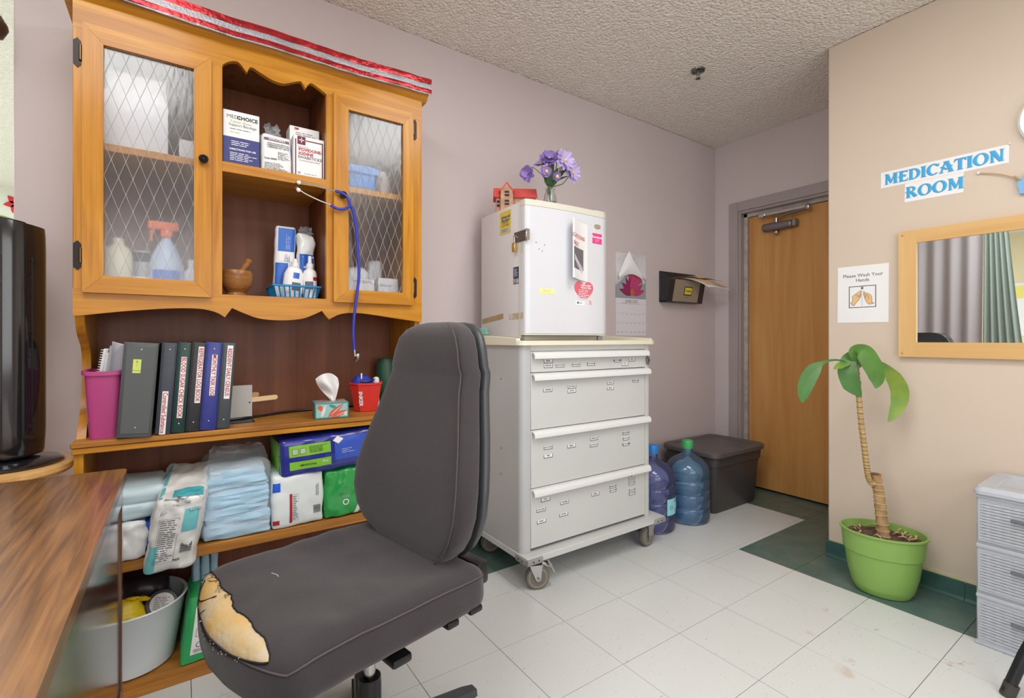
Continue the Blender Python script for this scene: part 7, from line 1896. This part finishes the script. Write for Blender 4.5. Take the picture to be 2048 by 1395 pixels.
for z0, z1 in ((0.372, 0.548), (0.190, 0.366), (0.008, 0.184)):
    d = MB().rbox(TX0 + 0.0065, TX0 + 0.03, TY1 + 0.002, TY0 - 0.002, z0, z1, 0.004).build('drawer', 'tower_grey', t, world=True)
    MB().rbox(TX0 + 0.001, TX0 + 0.02, TY1, TY0, z1 - 0.016, z1, 0.005, 2).build('drawer_lip', 'tower_grey', d, world=True)
    MB().rbox(TX0 - 0.012, TX0 + 0.008, 0.285, 0.405, (z0 + z1) / 2 + 0.010, (z0 + z1) / 2 + 0.020, 0.003).build('handle', 'tower_handle', d, world=True)
    woven(z0, z1 - 0.01, d)
MB().rbox(TX0 - 0.003, TX0 + 0.012, TY1 - 0.003, TY0 + 0.003, 0, 0.012, 0.003).build('plinth', 'tower_grey', t, world=True)

# ================================================================== black stool whose leg reaches into view
t = thing('stool', 'black tubular stool leg at the edge beside the drawer tower', 'stool', (2.24, 0.12, 0))
M('tube_black', (44, 44, 48), rough=0.35, metal=0.4)
MB().lathe([(0.13, 0.50), (0.14, 0.51), (0.14, 0.535), (0.12, 0.545), (0.002, 0.548)], seg=32).build('seat', 'black_plastic', t)
for fx, fy, tx, ty in ((2.127, 0.367, 2.200, 0.215), (2.08, -0.12, 2.16, 0.03), (2.36, -0.16, 2.31, 0.02), (2.385, 0.16, 2.33, 0.15)):
    f = Vector((fx, fy, 0.0)); a = Vector((tx, ty, 0.50)); kk = Vector((2.158, 0.335, 0.13)) if fy > 0.3 else f.lerp(a, 0.26)
    l = MB().tube([f + Vector((0, 0, 0.012)), kk, a], 0.0155, 14).build('leg', 'tube_black', t, world=True)
    MB().cyl(f, f.lerp(kk, 0.3), 0.019, 14).build('foot_cap', 'rubber', l, world=True)

# ================================================================== beyond the wall end: curtains, rod, far wall decals
M('curtain_grey', (182, 178, 182), rough=0.7)
M('curtain_green', (160, 176, 168), rough=0.6, var=0.12, vscale=60, stretch=(1, 1, 8))
M('rod_bronze', (92, 70, 60), rough=0.4, metal=0.6)
t = thing('curtain_rod', 'bronze curtain rod with a knobbly finial beside the wall end', 'curtain rod', (-0.9, 2.13, 2.075))
MB().cyl((-0.50, 2.127, 2.075), (-1.6, 2.127, 2.075), 0.012, 14).build('rod', 'rod_bronze', t, world=True)
MB().lathe([(0.012, -0.02), (0.02, -0.012), (0.014, 0.0), (0.030, 0.012), (0.038, 0.03), (0.034, 0.048), (0.018, 0.058), (0.006, 0.062)], seg=18).map(lambda p: Vector((-0.500 + p.z * 1.0, 2.127 + p.x, 2.072 + p.y))).map(lambda p: p + Vector((noise.noise(p * 60), noise.noise(p * 60 + Vector((5, 0, 0))), noise.noise(p * 60 + Vector((0, 7, 0))))) * 0.004).build('finial', 'rod_bronze', t, world=True)
t = thing('curtain_track', 'bronze rail carrying the grey and green curtains', 'curtain rod', (-0.9, 1.3, 2.26))
MB().cyl((-0.9, 0.4, 2.26), (-0.9, 2.15, 2.26), 0.012, 14).build('rod', 'rod_bronze', t, world=True)
for y in (0.45, 2.1):
    MB().cyl((-0.9, y, 2.26), (-0.9, y, ZC), 0.008, 10).build('bracket', 'rod_bronze', t, world=True)
def curtain(label, y0, y1, yb0, yb1, mat, waves, amp):
    t = thing('curtain', label, 'curtain', (-0.9, (y0 + y1) / 2, 0.9))
    def fn(u, v):
        a = y0 + (y1 - y0) * u; b = yb0 + (yb1 - yb0) * u; y = b + (a - b) * v ** 0.8
        return Vector((-0.9 + amp * math.sin(u * waves * 2 * PI) * (0.6 + 0.4 * (1 - v)), y, 0.76 + 1.49 * v))
    mb = MB().grid(fn, 60, 12); mb.add([(p[0] - 0.003, p[1], p[2]) for p in mb.v], [tuple(reversed(f)) for f in mb.f])
    mb.build('cloth', mat, t, world=True)
curtain('grey curtain panel seen in the mirror', 2.05, 1.262, 2.05, 1.275, 'curtain_grey', 6, 0.03)
curtain('sage green curtain drawn aside, seen in the mirror', 1.255, 1.10, 1.27, 0.96, 'curtain_green', 5, 0.022)
M('decal_red', (206, 44, 60), rough=0.5)
M('decal_green', (120, 150, 50), rough=0.5)
t = thing('wall_flower', 'red flower decal on the pale far wall', 'wall decal', (-1.36, 6.79, 2.40))
mb = MB()
for k in range(6):
    a = k * PI / 3 + 0.2; q = flat(leaf_shape(0.10, 0.03), 0.004); c, s = math.cos(a), math.sin(a)
    q.map(lambda p: Vector((p.x * c - p.y * s, p.x * s + p.y * c, p.z))); mb.add(q.v, q.f)
place(mb, (-1.335, 6.796, 2.46), (1, 0, 0), (0, 0, 1)).build('petals', 'decal_red', t, world=True, smooth=False)
t = thing('wall_leaf', 'green leaf decal low on the pale far wall', 'wall decal', (-1.5, 6.79, 2.24))
place(flat(leaf_shape(0.20, 0.04), 0.004), (-1.55, 6.796, 2.28), (1, 0, 0.1), (-0.1, 0, 1)).build('leaf', 'decal_green', t, world=True, smooth=False)
t = thing('wall_poster', 'yellow and white chart on the cream wall in the mirror', 'poster', (-4.29, 1.35, 1.3))
MB().box(-4.299, -4.292, 1.0, 1.62, 1.15, 1.9).build('sheet', 'paper', t, world=True, smooth=False)
MB().box(-4.2925, -4.290, 1.0, 1.62, 1.68, 1.86).build('yellow_band', M('chart_yellow', (236, 226, 130), rough=0.6), t, world=True, smooth=False)
